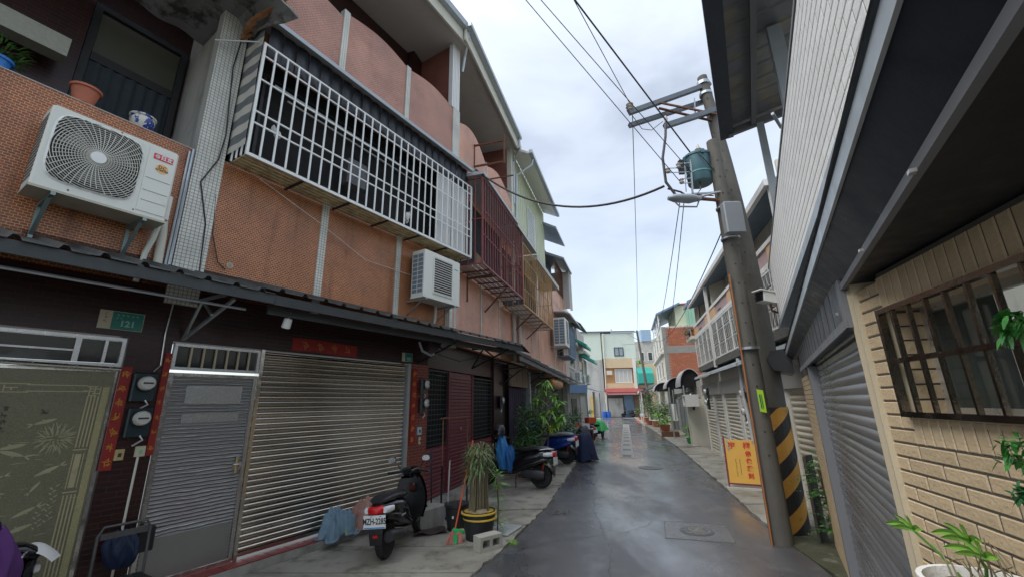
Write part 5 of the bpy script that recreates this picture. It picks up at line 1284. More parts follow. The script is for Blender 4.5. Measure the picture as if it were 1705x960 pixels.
# transformer
tf = thing('pole_transformer', 'green round transformer hung on the short concrete pole', 'transformer', None, (3.80, 7.42, 6.28))
P('tank', MB().lathe([(.22, 0), (.235, .02), (.24, .56), (.26, .57), (.26, .61), (.22, .64), (.05, .66)], n=28), TEAL, tf, smooth=True)
P('tank_band', MB().lathe([(.246, .18), (.246, .21)], n=28), mat('band_green', (.10, .28, .27), .4), tf)
P('lifting_lugs', MB().box(-.28, -.23, -.03, .03, .50, .60).box(.23, .28, -.03, .03, .50, .60).box(-.03, .03, -.28, -.23, .54, .62), TEAL, tf)
P('bushing', MB().lathe([(.04, 0), (.07, .03), (.04, .06), (.07, .09), (.04, .12), (.02, .2)], (.0, -.1, .62), 12), PORC, tf, smooth=True)
P('hanger', MB().bar((.24, .0, .45), (.36, -.1, .45), .05).bar((.24, 0, .15), (.36, -.1, .15), .05), GALV, tf)
P('fuse_cutout', MB().box(-.42, -.32, -.12, -.02, .20, .48).bar((-.32, -.06, .4), (-.23, -.05, .45), .02), BLK, tf)
P('side_cables', MB().tube([(-.1, -.25, .55), (.02, -.28, .35), (.15, -.26, .15), (.22, -.2, .3)], .010, 5), WIRE, tf)
# bracket ladder with secondary insulators
sr = thing('insulator_rack', 'rack of small insulators and cables left of the transformer', 'insulator rack', None, (3.55, 7.3, 6.0))
P('rack_frame', MB().bar((0, 0, .0), (.05, 0, .75), .03).bar((-.12, 0, .05), (-.07, 0, .7), .015).bar((0, 0, .0), (.5, 0, .02), .03), GALV, sr)
for k, (x, z) in enumerate(((-.42, .52), (-.20, .62), (-.18, .28), (-.28, -.12))):
    P('spool', MB().lathe([(.035, -.05), (.05, -.03), (.03, 0), (.05, .03), (.035, .05)], (x, 0, z), 12), PORC, sr, smooth=True); P('strap', MB().bar((x, 0, z + .05), (.03, 0, z + .06), .014).bar((x, 0, z - .05), (.03, 0, z - .04), .014), GALV, sr)
sl_ = thing('street_lamp', 'flat grey street lamp head on a rusty arm fixed to the poles', 'street lamp', None, (3.42, 7.15, 5.82))
P('lamp_head', MB().loft([(-.42, 0, .02, .05, .03), (-.30, 0, .02, .11, .06), (0, 0, .0, .13, .07), (.15, 0, 0, .06, .05), (.2, 0, 0, .04, .04)], 14), mat('lamp_grey', (.33, .37, .40), .4, .3), sl_, smooth=True)
P('arm', MB().tube([(.15, 0, 0), (.45, .02, -.02), (.62, .05, -.05), (.85, .25, -.28)], .035, 8), RUST, sl_)
P('stay', MB().tube([(.2, -.02, .03), (.5, 0, .12), (.66, 0, .14)], .022, 6), GALV, sl_)
P('hook', MB().tube([(-.3, 0, -.06), (-.22, 0, -.16), (.1, 0, -.17), (.15, 0, -.06)], .016, 6), GALV, sl_)
# cables
def wire(name, a, b, sag, r, label, n=18, cat='cable'):
    a = Vector(a); b = Vector(b); pts = [a.lerp(b, k / n) - Vector((0, 0, sag * 4 * (k / n) * (1 - k / n))) for k in range(n + 1)]
    one(name, MB().tube(pts, r, 5), WIRE, label, cat)
def ext(p, q, k=3.2):
    p, q = Vector(p), Vector(q); return q + (q - p) * k
wire('overhead_wire', (2.70, 7.80, 8.50), ext((2.70, 7.80, 8.50), (1.2, 5.7, 8.95), 4), .0, .008, 'thin overhead wire from the insulator at the end of the cross arm')
wire('overhead_wire', (3.8, 7.5, 6.9), ext((3.37, 7.6, 7.75), (1.18, 5.75, 9.0), 4), .0, .015, 'thick black cable passing over the lower arm to the transformer')
wire('overhead_wire', (3.35, 7.3, 6.25), ext((3.35, 7.3, 6.25), (.34, 5.7, 9.0), 3), .0, .008, 'lower of two parallel wires running up over the street from the insulator rack')
wire('overhead_wire', (3.60, 7.3, 6.45), ext((3.6, 7.3, 6.45), (.62, 5.72, 9.0), 3), .0, .008, 'upper of two parallel wires running up over the street from the insulator rack')
wire('overhead_wire', (2.72, 7.78, 8.2), (15.2, 50.4, 10.4), .9, .010, 'thin wire from the cross arm to the far leaning pole')
for k, l in ((0, 'left'), (1, 'right')): wire('overhead_wire', (3.3 + .08 * k, 7.35, 5.85), (16 + 1.6 * k, 50.4, 9.6), 2.0, .009, '%s one of two faint wires falling from the street lamp to the far houses' % l)
wire('overhead_wire', (4.0, 7.05, 5.35), (11.3, 33.5, 6.9), .9, .012, 'wire from the grey pole box to the brick building')
cw = [LA.w(4.6, -.6, 8.35), Vector((3.02, 7.30, 6.18))]
wire('service_cable', cw[0], cw[1], .75, .026, 'thick black cable sagging across the street from the large cage to the poles', 24)
one('drop_cable', MB().tube([(3.40, 7.72, 7.95), (3.30, 7.6, 7.5), (3.12, 7.45, 6.9), (3.08, 7.35, 6.3), (3.20, 7.25, 5.95), (3.45, 7.15, 5.85)], .028, 7), WIRE, 'thick looping cable hanging from the lower arm to the street lamp', 'cable')
one('drop_cable', MB().tube([(3.10, 7.35, 6.15), (3.3, 7.25, 6.02), (3.42, 7.2, 5.88)], .018, 6), WIRE, 'short cable joining the sagging cable to the street lamp', 'cable')
one('jumper_wire', MB().tube([(2.72, 7.8, 8.2), (2.9, 7.8, 7.85), (3.1, 7.78, 7.80), (3.36, 7.76, 8.0)], .008, 5), WIRE, 'thin looping wire between the two arms of the tall pole', 'wire')
one('jumper_wire', MB().tube([(3.75, 7.35, 6.35), (3.72, 7.3, 6.1), (3.6, 7.25, 5.95), (3.9, 7.2, 5.9)], .012, 5), WIRE, 'thin cable looping below the transformer', 'wire')
# cctv camera by the pole
cc = thing('cctv_camera', 'white bullet camera beside the tall pole', 'camera', None, (4.36, 7.08, 3.86), R(12))
P('housing', MB().bbox(-.02, .42, -.09, .09, -.08, .10, .02), WHITEP, cc); P('hood', MB().box(-.08, .40, -.11, .11, .10, .12), WHITEP, cc)
P('lens', MB().lathe([(.055, -.03), (.055, -.02)], n=16, axis='x'), BLKG, cc); P('front', bx(-.026, -.021, -.085, .085, -.075, .095), BLK, cc)
P('bracket', MB().tube([(.2, 0, -.08), (.22, 0, -.2), (.6, .1, -.22)], .02, 6), RUST, cc)
P('coiled_lead', MB().tube([(.3 + .05 * k, -.02 + .03 * sin(k * 2.4), -.25 - .06 * k) for k in range(12)], .016, 6), PCON, cc)
cc.rotation_euler[1] = R(8)
# ------------------------------------------------------------------ plants at the pole foot
def shrub(t, n, r, h, l, w_, m, z0=0, name='foliage', up=.6, seed=0, droop=.4, seg=2):
    mb = MB()
    cl = [(ru(-r, r) * .7, ru(-r, r) * .7, z0 + h * ru(.25, 1)) for _ in range(max(4, n // 40))]
    for k in range(n):
        c = random.choice(cl); a = rnd() * 6.28; e_ = ru(-.3, 1) * up
        p = Vector(c) + Vector((random.gauss(0, r * .28), random.gauss(0, r * .28), random.gauss(0, h * .10)))
        mb.leaf(p, (cos(a) * cos(e_), sin(a) * cos(e_), sin(e_)), l * ru(.6, 1.2), w_ * ru(.7, 1.2), droop, seg)
    return P(name, mb, m, t)
pf = thing('roadside_plant', 'dark fern like plant growing beside the striped pole', 'plant', None, (4.74, 6.98, 0))
for k in range(22):
    a = ru(-2.9, .6); st = Vector((0, 0, 0)); mb = None
P('stems', MB().tube([(0, 0, 0), (-.05, -.1, .5), (-.1, -.1, 1.1)], .018, 6).tube([(.1, 0, 0), (.1, -.05, .6), (.05, -.1, 1.35)], .016, 6), BARK, pf)
fr_ = MB()
for k in range(44):
    a = ru(0, 6.28); base = Vector((ru(-.1, .1), ru(-.12, .05), ru(.15, 1.35))); L_ = ru(.25, .5); d = Vector((cos(a), sin(a), ru(-.2, .5))).normalized()
    for j in range(9):
        q = base + d * L_ * (j / 8) - Vector((0, 0, .3 * L_ * (j / 8) ** 2)); sd_ = d.cross(Vector((0, 0, 1))).normalized()
        for s_ in (-1, 1): fr_.leaf(q, sd_ * s_ + d * .4, .09 * (1.1 - j / 10), .03, .3)
P('fronds', fr_, LEAFD, pf)
shrub(pf, 220, .24, .7, .12, .05, LEAF, .05)
one('dark_board', bx(-.02, .02, -.17, .17, 0, 1.25), mat('dark_board', (.045, .04, .03), .7), 'dark brown board leaning at the corner of the beige tiled house', 'board', RA, (-1.0, -.10, 0), R(70))
one('red_extinguisher', MB().lathe([(.07, 0), (.075, .03), (.075, .32), (.04, .40), (.02, .44)], n=14), REDL, 'red extinguisher like object behind the striped pole', 'extinguisher', None, (6.05, 8.6, 1.35), smooth=True)
# ------------------------------------------------------------------ row houses on the right, 4 m bays
def rc_house(x0, label, first=False, w_=4.0):
    t = thing('row_house', label, 'house', RC, (x0, 0, 0), 0, 'cream row houses along the right side')
    P('ground_wall', bx(0, w_, .0, .3, 0, 2.35), WHITEP, t) if 0 else None
    for a, b in ((0, .16), (2.04, 2.36), (3.84, w_)): P('ground_pier', bx(a, b, -.05, .3, 0, 2.34), WHITEP, t)
    P('ground_back', bx(0, w_, .08, .3, 0, 2.35), DKM, t)
    P('header_box', bx(0.02, w_ - .02, -.10, .1, 2.34, 2.78), mat('header_grey', (.33, .33, .31), .6, 0, .1, 2, .1, 20), t)
    P('header_top', bx(0, w_, -.04, .1, 2.78, 3.10), CREAM, t)
    for (a, b) in ((.25, 1.95), (2.45, 3.75)) if w_ > 3.5 else ((.25, 1.95),):
        P('door_surround', frame_mb(a - .09, b + .09, .0, 2.36, -.02, .06, .09), CREAM, t)
        shutter(t, a, b, .06, 2.34, .12, SLATB, .02, depth=.035)
    P('tile_base', MB().box(1.98 + .1, 2.35, -.03, .0, 0, .55), tilemat('grey_base_tile', (.25, .28, .30), (.2, .23, .25), (.4, .4, .4), .1, .06, .005), t)
    P('eyebrow', MB().prism([(.1, 3.32), (-.34, 3.12), (-.36, 3.04), (-.30, 3.04), (.1, 3.22)], 'x', .05, w_ - .1), LGTRIM, t)
    P('balcony_slab', bx(0, w_, -.12, .6, 3.36, 3.55), DARKCON, t)
    P('second_wall', bx(0, w_, .6, .8, 3.5, 6.6), CREAM, t)
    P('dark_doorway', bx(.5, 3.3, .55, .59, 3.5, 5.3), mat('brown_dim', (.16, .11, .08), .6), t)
    g = P('balcony_grille', frame_mb(.05, w_ - .05, 3.58, 4.85, -.12, -.09, .035), WHITEM, t)
    for k in range(1, 4): P('grille_post', bx(.05 + (w_ - .1) * k / 4 - .02, .05 + (w_ - .1) * k / 4 + .02, -.125, -.085, 3.61, 4.82), WHITEM, g)
    for z in (4.0, 4.45): P('grille_rail', bx(.1, w_ - .1, -.115, -.095, z, z + .025), WHITEM, g)
    c_ = MB()
    for k in range(16):
        for j in range(3):
            cx, cz = .2 + k * (w_ - .3) / 16 + .05, 3.8 + j * .46
            pts = [(cx + .11 * cos(q), -.105, cz + .19 * sin(q)) for q in [i * pi / 6 for i in range(13)]]; c_.tube(pts, .007, 3, cap=False)
            c_.bar((cx - .11, -.105, cz - .2), (cx + .11, -.105, cz + .2), .008)
    P('grille_scrolls', c_, WHITEM, g)
    P('upper_slab', bx(-.02, w_ + .02, -.10, .6, 4.90, 5.02), WHITEP, t)
    P('orange_panel', bx(.0, .95, -.08, -.0, 5.02, 5.38), TANW if 0 else mat('apricot_panel', (.66, .42, .22), .6, 0, .08), t); P('mauve_panel', bx(.95, 2.9, -.06, -.0, 5.02, 5.36), mat('mauve_panel', (.42, .30, .30), .6, 0, .1), t); P('apricot_end', bx(2.9, w_, -.08, -.0, 5.02, 5.38), mat('apricot_panel', (.66, .42, .22), .6, 0, .08), t)
    P('planter_slots', bx(1.3, 1.8, -.07, -.06, 5.10, 5.15), DKM, t)
    P('parapet_rail', bx(0, w_, -.10, .02, 5.38, 5.48), WHITEP, t)
    P('tiled_wall', bx(.1, w_ - .1, .95, 1.05, 5.02, 6.85), tilemat('grey_grid_tile', (.42, .44, .46), (.40, .42, .44), (.60, .60, .60), .14, .14, .012, 0), t)
    P('third_side', bx(w_ - .08, w_, .05, .9, 5.02, 6.9), CREAM, t)
    P('white_post', bx(w_ - .14, w_ - .02, -.16, -.06, 3.3, 6.45), WHITEP, t)
    P('eave', MB().prism([(1.2, 6.95), (-.15, 6.45), (-.15, 6.32), (1.2, 6.75)], 'x', -.05, w_ + .02), BLUEAW, t)
    P('eave_edge', bx(-.06, w_ + .02, -.25, -.14, 6.34, 6.48), WHITEP, t)
    P('back_volume', bx(0, w_, 1.1, 5, 0, 6.6), CREAM, t)
    return t
bay = rc_house(-3.95, 'cream row house with white scroll balcony grille, farthest of the three bays on the right')
rc_house(.10, 'cream row house with white scroll balcony grille just left of the pole')
rc_house(4.15, 'cream row house partly hidden behind the poles')
# annex to the far side of the first bay and the small box houses
an = thing('row_house', 'small cream house end with plant balcony beside the brick building', 'house', RC, (-5.6, 0, 0), 0, 'cream row houses along the right side')
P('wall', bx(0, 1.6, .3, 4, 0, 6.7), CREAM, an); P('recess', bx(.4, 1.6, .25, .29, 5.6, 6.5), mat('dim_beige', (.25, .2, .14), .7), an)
P('balcony_slab', bx(0, 1.6, -.25, .3, 4.9, 5.05), CREAM, an); P('eave', MB().prism([(.9, 7.2), (-.2, 6.75), (-.2, 6.62), (.9, 7.0)], 'x', -.1, 1.6), BLUEAW, an)
P('balcony_rail', MB().box(0, 1.6, -.25, -.21, 5.35, 5.4).box(0, .04, -.25, -.21, 5.05, 5.4).box(.8, .84, -.25, -.21, 5.05, 5.4).box(1.56, 1.6, -.25, -.21, 5.05, 5.4), GALV, an)
o = thing('balcony_plants', 'row of dark pot plants on the small balcony beside the brick building', 'plants', RC, (-4.9, -.05, 5.05)); shrub(o, 260, .45, .5, .16, .05, LEAFD, 0); 
for k in range(3): P('pot', pot_mb(.12, .2), TERRA, o, loc=(-.4 + k * .4, 0, 0))
# air conditioner, meters, pipes on the right
split_unit(RC, (5.4, -.2, 3.75), .95, .35, .7, 'grey outdoor unit behind the cctv camera', False)
meter(RC, (3.25, -.05, 2.25), 'electricity meter between the two beige shutters nearest the pole', 1.2)
meter(RC, (3.2, -.05, 1.75), 'lower electricity meter with grey pipe nearest the pole', 1.2)
for k, (x, z) in enumerate(((-1.15, 2.4), (-1.25, 2.0), (-5.35, 2.3), (-5.45, 1.9))): meter(RC, (x, -.3, z), ['blue grey meter above the gap between the two shutters', 'blue grey meter below another between the two shutters', 'meter box beside the white sink like box', 'lower meter box beside the white sink like box'][k], 1.2)
one('drain_pipe', MB().tube([(3.3, -.12, 3.3), (3.35, -.14, 2.2), (3.45, -.12, 1.6), (3.6, -.1, .1)], .05, 8), mat('grey_pvc', (.45, .46, .46), .5), 'grey drain pipe running down right of the nearest beige shutter', 'pipe', RC)
# low carport arches
for k, (s_, ya, yb, zp, l) in enumerate(((7.3, -.5, .35, 3.75, 'nearest'), (10.0, -1.0, .1, 3.45, 'middle'), (17.0, -1.3, -.1, 3.45, 'farthest'))):
    ac_ = thing('barrel_canopy', 'dark barrel shaped entrance canopy, %s of the three along the right side' % l, 'canopy', RC, (-s_, 0, 0), 0, 'barrel canopies along the right side')
    cy, hw = (ya + yb) / 2, (yb - ya) / 2 + .1; n = 12
    def ap(q, e_=0): return (cy - (hw + e_) * cos(q), 2.85 + (zp - 2.85 + e_) * sin(q))
    out_ = [ap(pi * j / n, .04) for j in range(n + 1)]; inn = [ap(pi * j / n) for j in range(n, -1, -1)]
    P('vault', MB().prism(out_ + inn, 'x', -2.2, 0), GREYAW, ac_)
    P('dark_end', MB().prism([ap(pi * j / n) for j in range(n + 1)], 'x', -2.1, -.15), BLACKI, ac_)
    P('gate_post', MB().box(-.06, 0, ya, ya + .06, 0, 2.9).box(-.06, 0, yb - .06, yb, 0, 2.9), GALV, ac_)
ls = thing('low_house', 'low grey houses with metal gates behind the barrel canopies', 'house', RC, (-22, 0, 0))
P('wall', bx(0, 16.5, .2, 3, 0, 3.1), PLASTER, ls)
for k in range(5):
    P('gate', bx(.8 + k * 3.1, 2.9 + k * 3.1, .1, .16, .05, 2.3), [GALV, STEEL, DKM, GALV, mat('rust_gate', (.13, .05, .04), .6)][k], ls)
    for j in range(7): P('gate_rib', bx(.95 + k * 3.1 + j * .28, 1.0 + k * 3.1 + j * .28, .07, .1, .1, 2.25), GALV, ls)
P('corrugated_fence', corrug(10.0, 13.0, .0, 2.2, -.02, 2.21, .12), ALU, ls)
P('fence_sheet', bx(10.6, 13.2, -.1, -.06, .05, 2.1), tilemat('ribbed_fence', (.50, .50, .48), (.45, .45, .44), (.25, .25, .25), .09, 3, .01, 0), ls)
P('rust_door', MB().prism([(-.2, .05), (-.2, 1.2), (.0, 2.0), (.05, 2.0), (.05, .05)], 'x', 14.6, 15.2), mat('rust_gate', (.13, .05, .04), .6), ls)
P('beige_pier', bx(15.6, 16.4, -.55, .2, 0, 2.2), CREAM, ls)
P('upper_strip', bx(4, 13.5, .0, .2, 2.6, 3.1), mat('header_grey', (.33, .33, .31), .6, 0, .1, 2, .1, 20), ls)
bxk = thing('wall_sink_box', 'white open box like sink fixed on the wall beside the barrel canopy', 'box', RC, (-5.9, -.75, 1.85))
P('box', MB().box(0, .08, 0, .6, 0, .55).box(1.0, 1.08, 0, .6, 0, .55).box(.08, 1.0, 0, .6, 0, .08).box(.08, 1.0, 0, .6, .47, .55).box(.08, 1.0, .5, .6, .08, .47), WHITEP, bxk)
# ------------------------------------------------------------------ brick building
bb = thing('brick_building', 'three storey building with bare red brick side wall on the right', 'building', RC, (-18.3, -.3, 0))
P('side_render', bx(-.12, 0, 0, 6.5, 0, 7.9), PLASTER, bb)
P('front_wall', bx(-12, -.12, -.0, .2, 0, 7.9), CREAM, bb)
P('body', bx(-12, -.12, .2, 6.5, 0, 7.9), CREAM, bb)
P('mortar_bed', bx(0, .05, .3, 6.4, 3.1, 7.7), RMORT, bb)
bbm = MB(); z = 3.15; r_ = 0
parts_left = 290; srcb = None
while z < 7.7:
    if not (5.72 < z < 6.25):
        y = .32 + (.13 if r_ % 2 else 0)
        while y < 6.1:
            if rnd() < .35 and parts_left > 0 and y < 3.2:
                if srcb is None: srcb = P('brick', bx(.05, .075, 0, .24, 0, .085), RBRICK, bb, loc=(0, y, z))
                else: inst(srcb, bb, (ru(-.008, .004), y, z))
                parts_left -= 1
            else: bbm.box(.05, .07 + ru(0, .012), y, y + .24, z, z + .085)
            y += .262
    z += .103; r_ += 1
P('brickwork', bbm, RBRICK, bb)['kind'] = 'stuff'
P('concrete_band', bx(.0, .09, .1, 6.4, 5.72, 6.22), mat('grey_band', (.22, .21, .19), .8, 0, .25), bb)
P('corner_column', bx(.0, .08, .0, .30, 0, 7.85), mat('grey_band', (.22, .21, .19), .8, 0, .25), bb)
P('penthouse', bx(-6, -.3, 1.2, 6.3, 7.9, 9.6), LGREEN, bb)
s_ = None
for k in range(18):
    if s_ is None: s_ = P('green_sheet', bx(-.3, -.25, 0, .20, 7.9, 9.55), mat('sheet_green', (.25, .45, .33), .5, .1, .08), bb, loc=(0, 2.0, 0))
    else: inst(s_, bb, (0, 2.0 + k * .235, 0))
P('penthouse_edge', bx(-6, -.2, 1.6, 6.4, 9.6, 9.75), REDROOF, bb)
P('blue_roof', MB().prism([(-.3, 9.0), (1.6, 9.8), (1.6, 9.65), (-.3, 8.85)], 'x', -8, .1), BLUEAW, bb)
for x in (-7.5, -5, -2.5, -.15): P('roof_post', bx(x, x + .08, -.2, -.12, 7.9, 9.0), WHITEP, bb)
P('roof_rail', MB().box(-10, 0, -.1, -.06, 8.5, 8.54).box(-10, 0, -.1, -.06, 8.2, 8.23), WHITEP, bb)
for k in range(3):
    x = -3.0 - k * 3.2
    for z in (4.0, 6.3):
        w_ = P('window', frame_mb(x, x + 1.6, z, z + 1.3, -.06, .02, .08), WHITEP, bb); P('pane', bx(x + .08, x + 1.52, -.03, .0, z + .08, z + 1.22), GLASSD, w_)
P('water_tank', MB().lathe([(.35, 0), (.35, .8), (.1, .95)], (-9.6, .6, 8.6), 14), STEEL, bb, smooth=True)
P('balcony_slab', bx(-12, -.12, -.22, 0, 5.75, 5.9), CREAM, bb); P('balcony_slab', bx(-12, -.12, -.22, 0, 3.2, 3.4), CREAM, bb)
P('drain_pipe', MB().tube([(.12, 5.7, 3), (.12, 5.7, 7.8)], .06, 6), WHITEP, bb)
# ------------------------------------------------------------------ end of the street
eh = thing('end_house', 'tan and mint green house closing the end of the street with red awning', 'house', None, (0, 62, 0))
P('grey_side', bx(7.5, 13.15, 0, 6, 0, 8.1), mat('weather_wall', (.46, .46, .43), .8, 0, .15, 1, .2, 20, ((.26, .26, .24), .5, .8, .5), ((.24, .23, .22), .48, .75, .9)), eh)
P('mint_side', bx(7.5, 13.15, .05, 6, 8.12, 12.2), MINT, eh)
P('corner_pipe', MB().tube([(13.25, -.2, 0), (13.5, -.2, 12)], .09, 6), CREAM, eh)
P('mint_top', bx(13.3, 18.2, 0, 6, 8.3, 12.0), MINT, eh); P('roof_edge', bx(7.4, 18.3, -.2, 6, 12.2, 12.35), GREYTRIM, eh)
P('tan_upper', bx(13.4, 17.9, -.1, 6, 6.9, 8.28), TANW, eh); P('tan_lower', bx(13.4, 17.9, -.12, 6, 3.6, 4.7), TANW, eh)
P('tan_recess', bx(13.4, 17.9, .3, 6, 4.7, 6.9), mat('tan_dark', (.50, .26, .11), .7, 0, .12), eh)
P('white_column', bx(17.55, 17.95, -.3, -.1, 3.6, 8.2), WHITEP, eh)
def win(par, x0, x1, z0, z1, y, n=1, c=GLASSD, fm=WHITEP):
    w_ = P('window', frame_mb(x0, x1, z0, z1, y - .08, y, .1), fm, par); P('pane', bx(x0 + .1, x1 - .1, y - .05, y - .02, z0 + .1, z1 - .1), c, w_)
    for k in range(1, n + 1): P('mullion', bx(x0 + (x1 - x0) * k / (n + 1) - .04, x0 + (x1 - x0) * k / (n + 1) + .04, y - .09, y - .051, z0 + .1, z1 - .1), fm, w_)
win(eh, 15.0, 16.4, 8.6, 9.9, 0, 1, mat('window_sky', (.25, .30, .34), .2), DKM)
win(eh, 14.9, 17.4, 4.75, 6.75, .28, 3, mat('window_curtain', (.50, .50, .46), .5))
P('far_cooler', bx(13.6, 14.4, -.3, .0, 5.9, 6.5), CREAM, eh)
P('red_awning', MB().prism([(-.1, 4.0), (-1.9, 3.45), (-1.9, 3.2), (-.1, 3.7)], 'x', 13.1, 19.0), REDROOF, eh)
P('awning_frill', bx(13.1, 19.0, -1.93, -1.9, 3.05, 3.25), mat('pink_frill', (.42, .20, .18), .6), eh)
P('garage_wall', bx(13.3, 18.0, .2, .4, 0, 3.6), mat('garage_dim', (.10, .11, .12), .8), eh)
P('garage_door', bx(13.6, 15.7, .05, .19, .05, 2.6), PLASTER, eh)
P('inner_panel', bx(15.9, 17.3, .12, .19, .05, 3.0), BLUEAW, eh); P('brown_column', bx(17.3, 18.0, -.0, .19, 0, 3.1), mat('brown_column', (.18, .09, .06), .6), eh); P('white_post', bx(17.9, 18.05, -1.8, -1.65, 0, 3.2), WHITEP, eh)
P('right_wall', bx(18.2, 21, .3, 6, 0, 7.4), TANW, eh)
P('green_cover', MB().prism([(-.2, 6.9), (-.9, 6.0), (-.95, 4.6), (-.2, 4.4)], 'x', 18.0, 20.2), GREENAW, eh)
P('yellow_board', bx(11.0, 11.7, -.3, -.2, 0, 3.0), YEL if 0 else mat('ochre_board', (.62, .40, .12), .6), eh)
P('blue_barrels', MB().lathe([(.3, 0), (.32, .4), (.3, .8)], (12.7, -.8, 0), 12).lathe([(.3, 0), (.32, .4), (.3, .8)], (13.3, -.8, 0), 12), mat('barrel_blue', (.02, .10, .42), .4), eh)
bh = thing('far_house', 'pale blue rooftop shed and grey block beyond the leaning far pole', 'building', None, (0, 75, 0))
P('block', bx(22.0, 27, 0, 5, 0, 12.5), PLASTER, bh); P('blue_tank', bx(23.2, 25.0, -.3, 2, 12.5, 14.6), LBLUE if 0 else mat('pale_blue', (.30, .42, .55), .5), bh); P('tower', bx(26, 29, .5, 5, 0, 13.2), CREAM, bh)
for k in range(3): win(bh, 22.6 + k * 1.5, 23.5 + k * 1.5, 9, 10.6, 0, 0)
gh = thing('far_house', 'pale house at the right end of the side road', 'building', None, (0, 66, 0)); P('block', bx(20.5, 27, 0, 6, 0, 7.0), CREAM, gh); win(gh, 21, 22, 4.4, 5.6, 0, 1)
lbk = thing('far_house', 'grey house hidden at the left end of the side road', 'building', None, (0, 64, 0)); P('block', bx(-4, 7.4, 0, 6, 0, 9.0), PLASTER, lbk)
fpole = pole((16.05, 50.6), (15.3, 50.8, 10.55), .19, .12, 'far utility pole leaning in front of the end house')
P('cross_arm', MB().bar((-.6, .2, 10.35), (-4.0, .2, 10.3), .14).bar((-.65, .2, 8.9), (-2.8, .2, 8.8), .06).bar((-.6, .2, 9.3), (-2.2, .2, 10.3), .06), GALV, fpole)
P('insulator', MB().lathe([(.05, 0), (.12, .1), (.06, .2), (.1, .3), (.04, .4)], (-3.9, .2, 10.4), 10), PORC, fpole)
ft = thing('distant_tree', 'light green tree beyond the houses at the end of the street', 'tree', None, (20.3, 70, 0))
P('trunk', MB().tube([(0, 0, 0), (.2, 0, 4), (0, .2, 7)], .25, 8, .1), BARK, ft)
mb = MB()
for k in range(900):
    a, e_ = rnd() * 6.28, ru(-1, 1.5); p = Vector((cos(a) * ru(.2, 1.8), sin(a) * ru(.2, 1.8), 6.5 + 2.4 * sin(e_) * ru(.4, 1))); mb.leaf(p, (cos(a), sin(a), ru(-.3, .6)), .45, .3, .3)
P('crown', mb, LEAFB, ft)
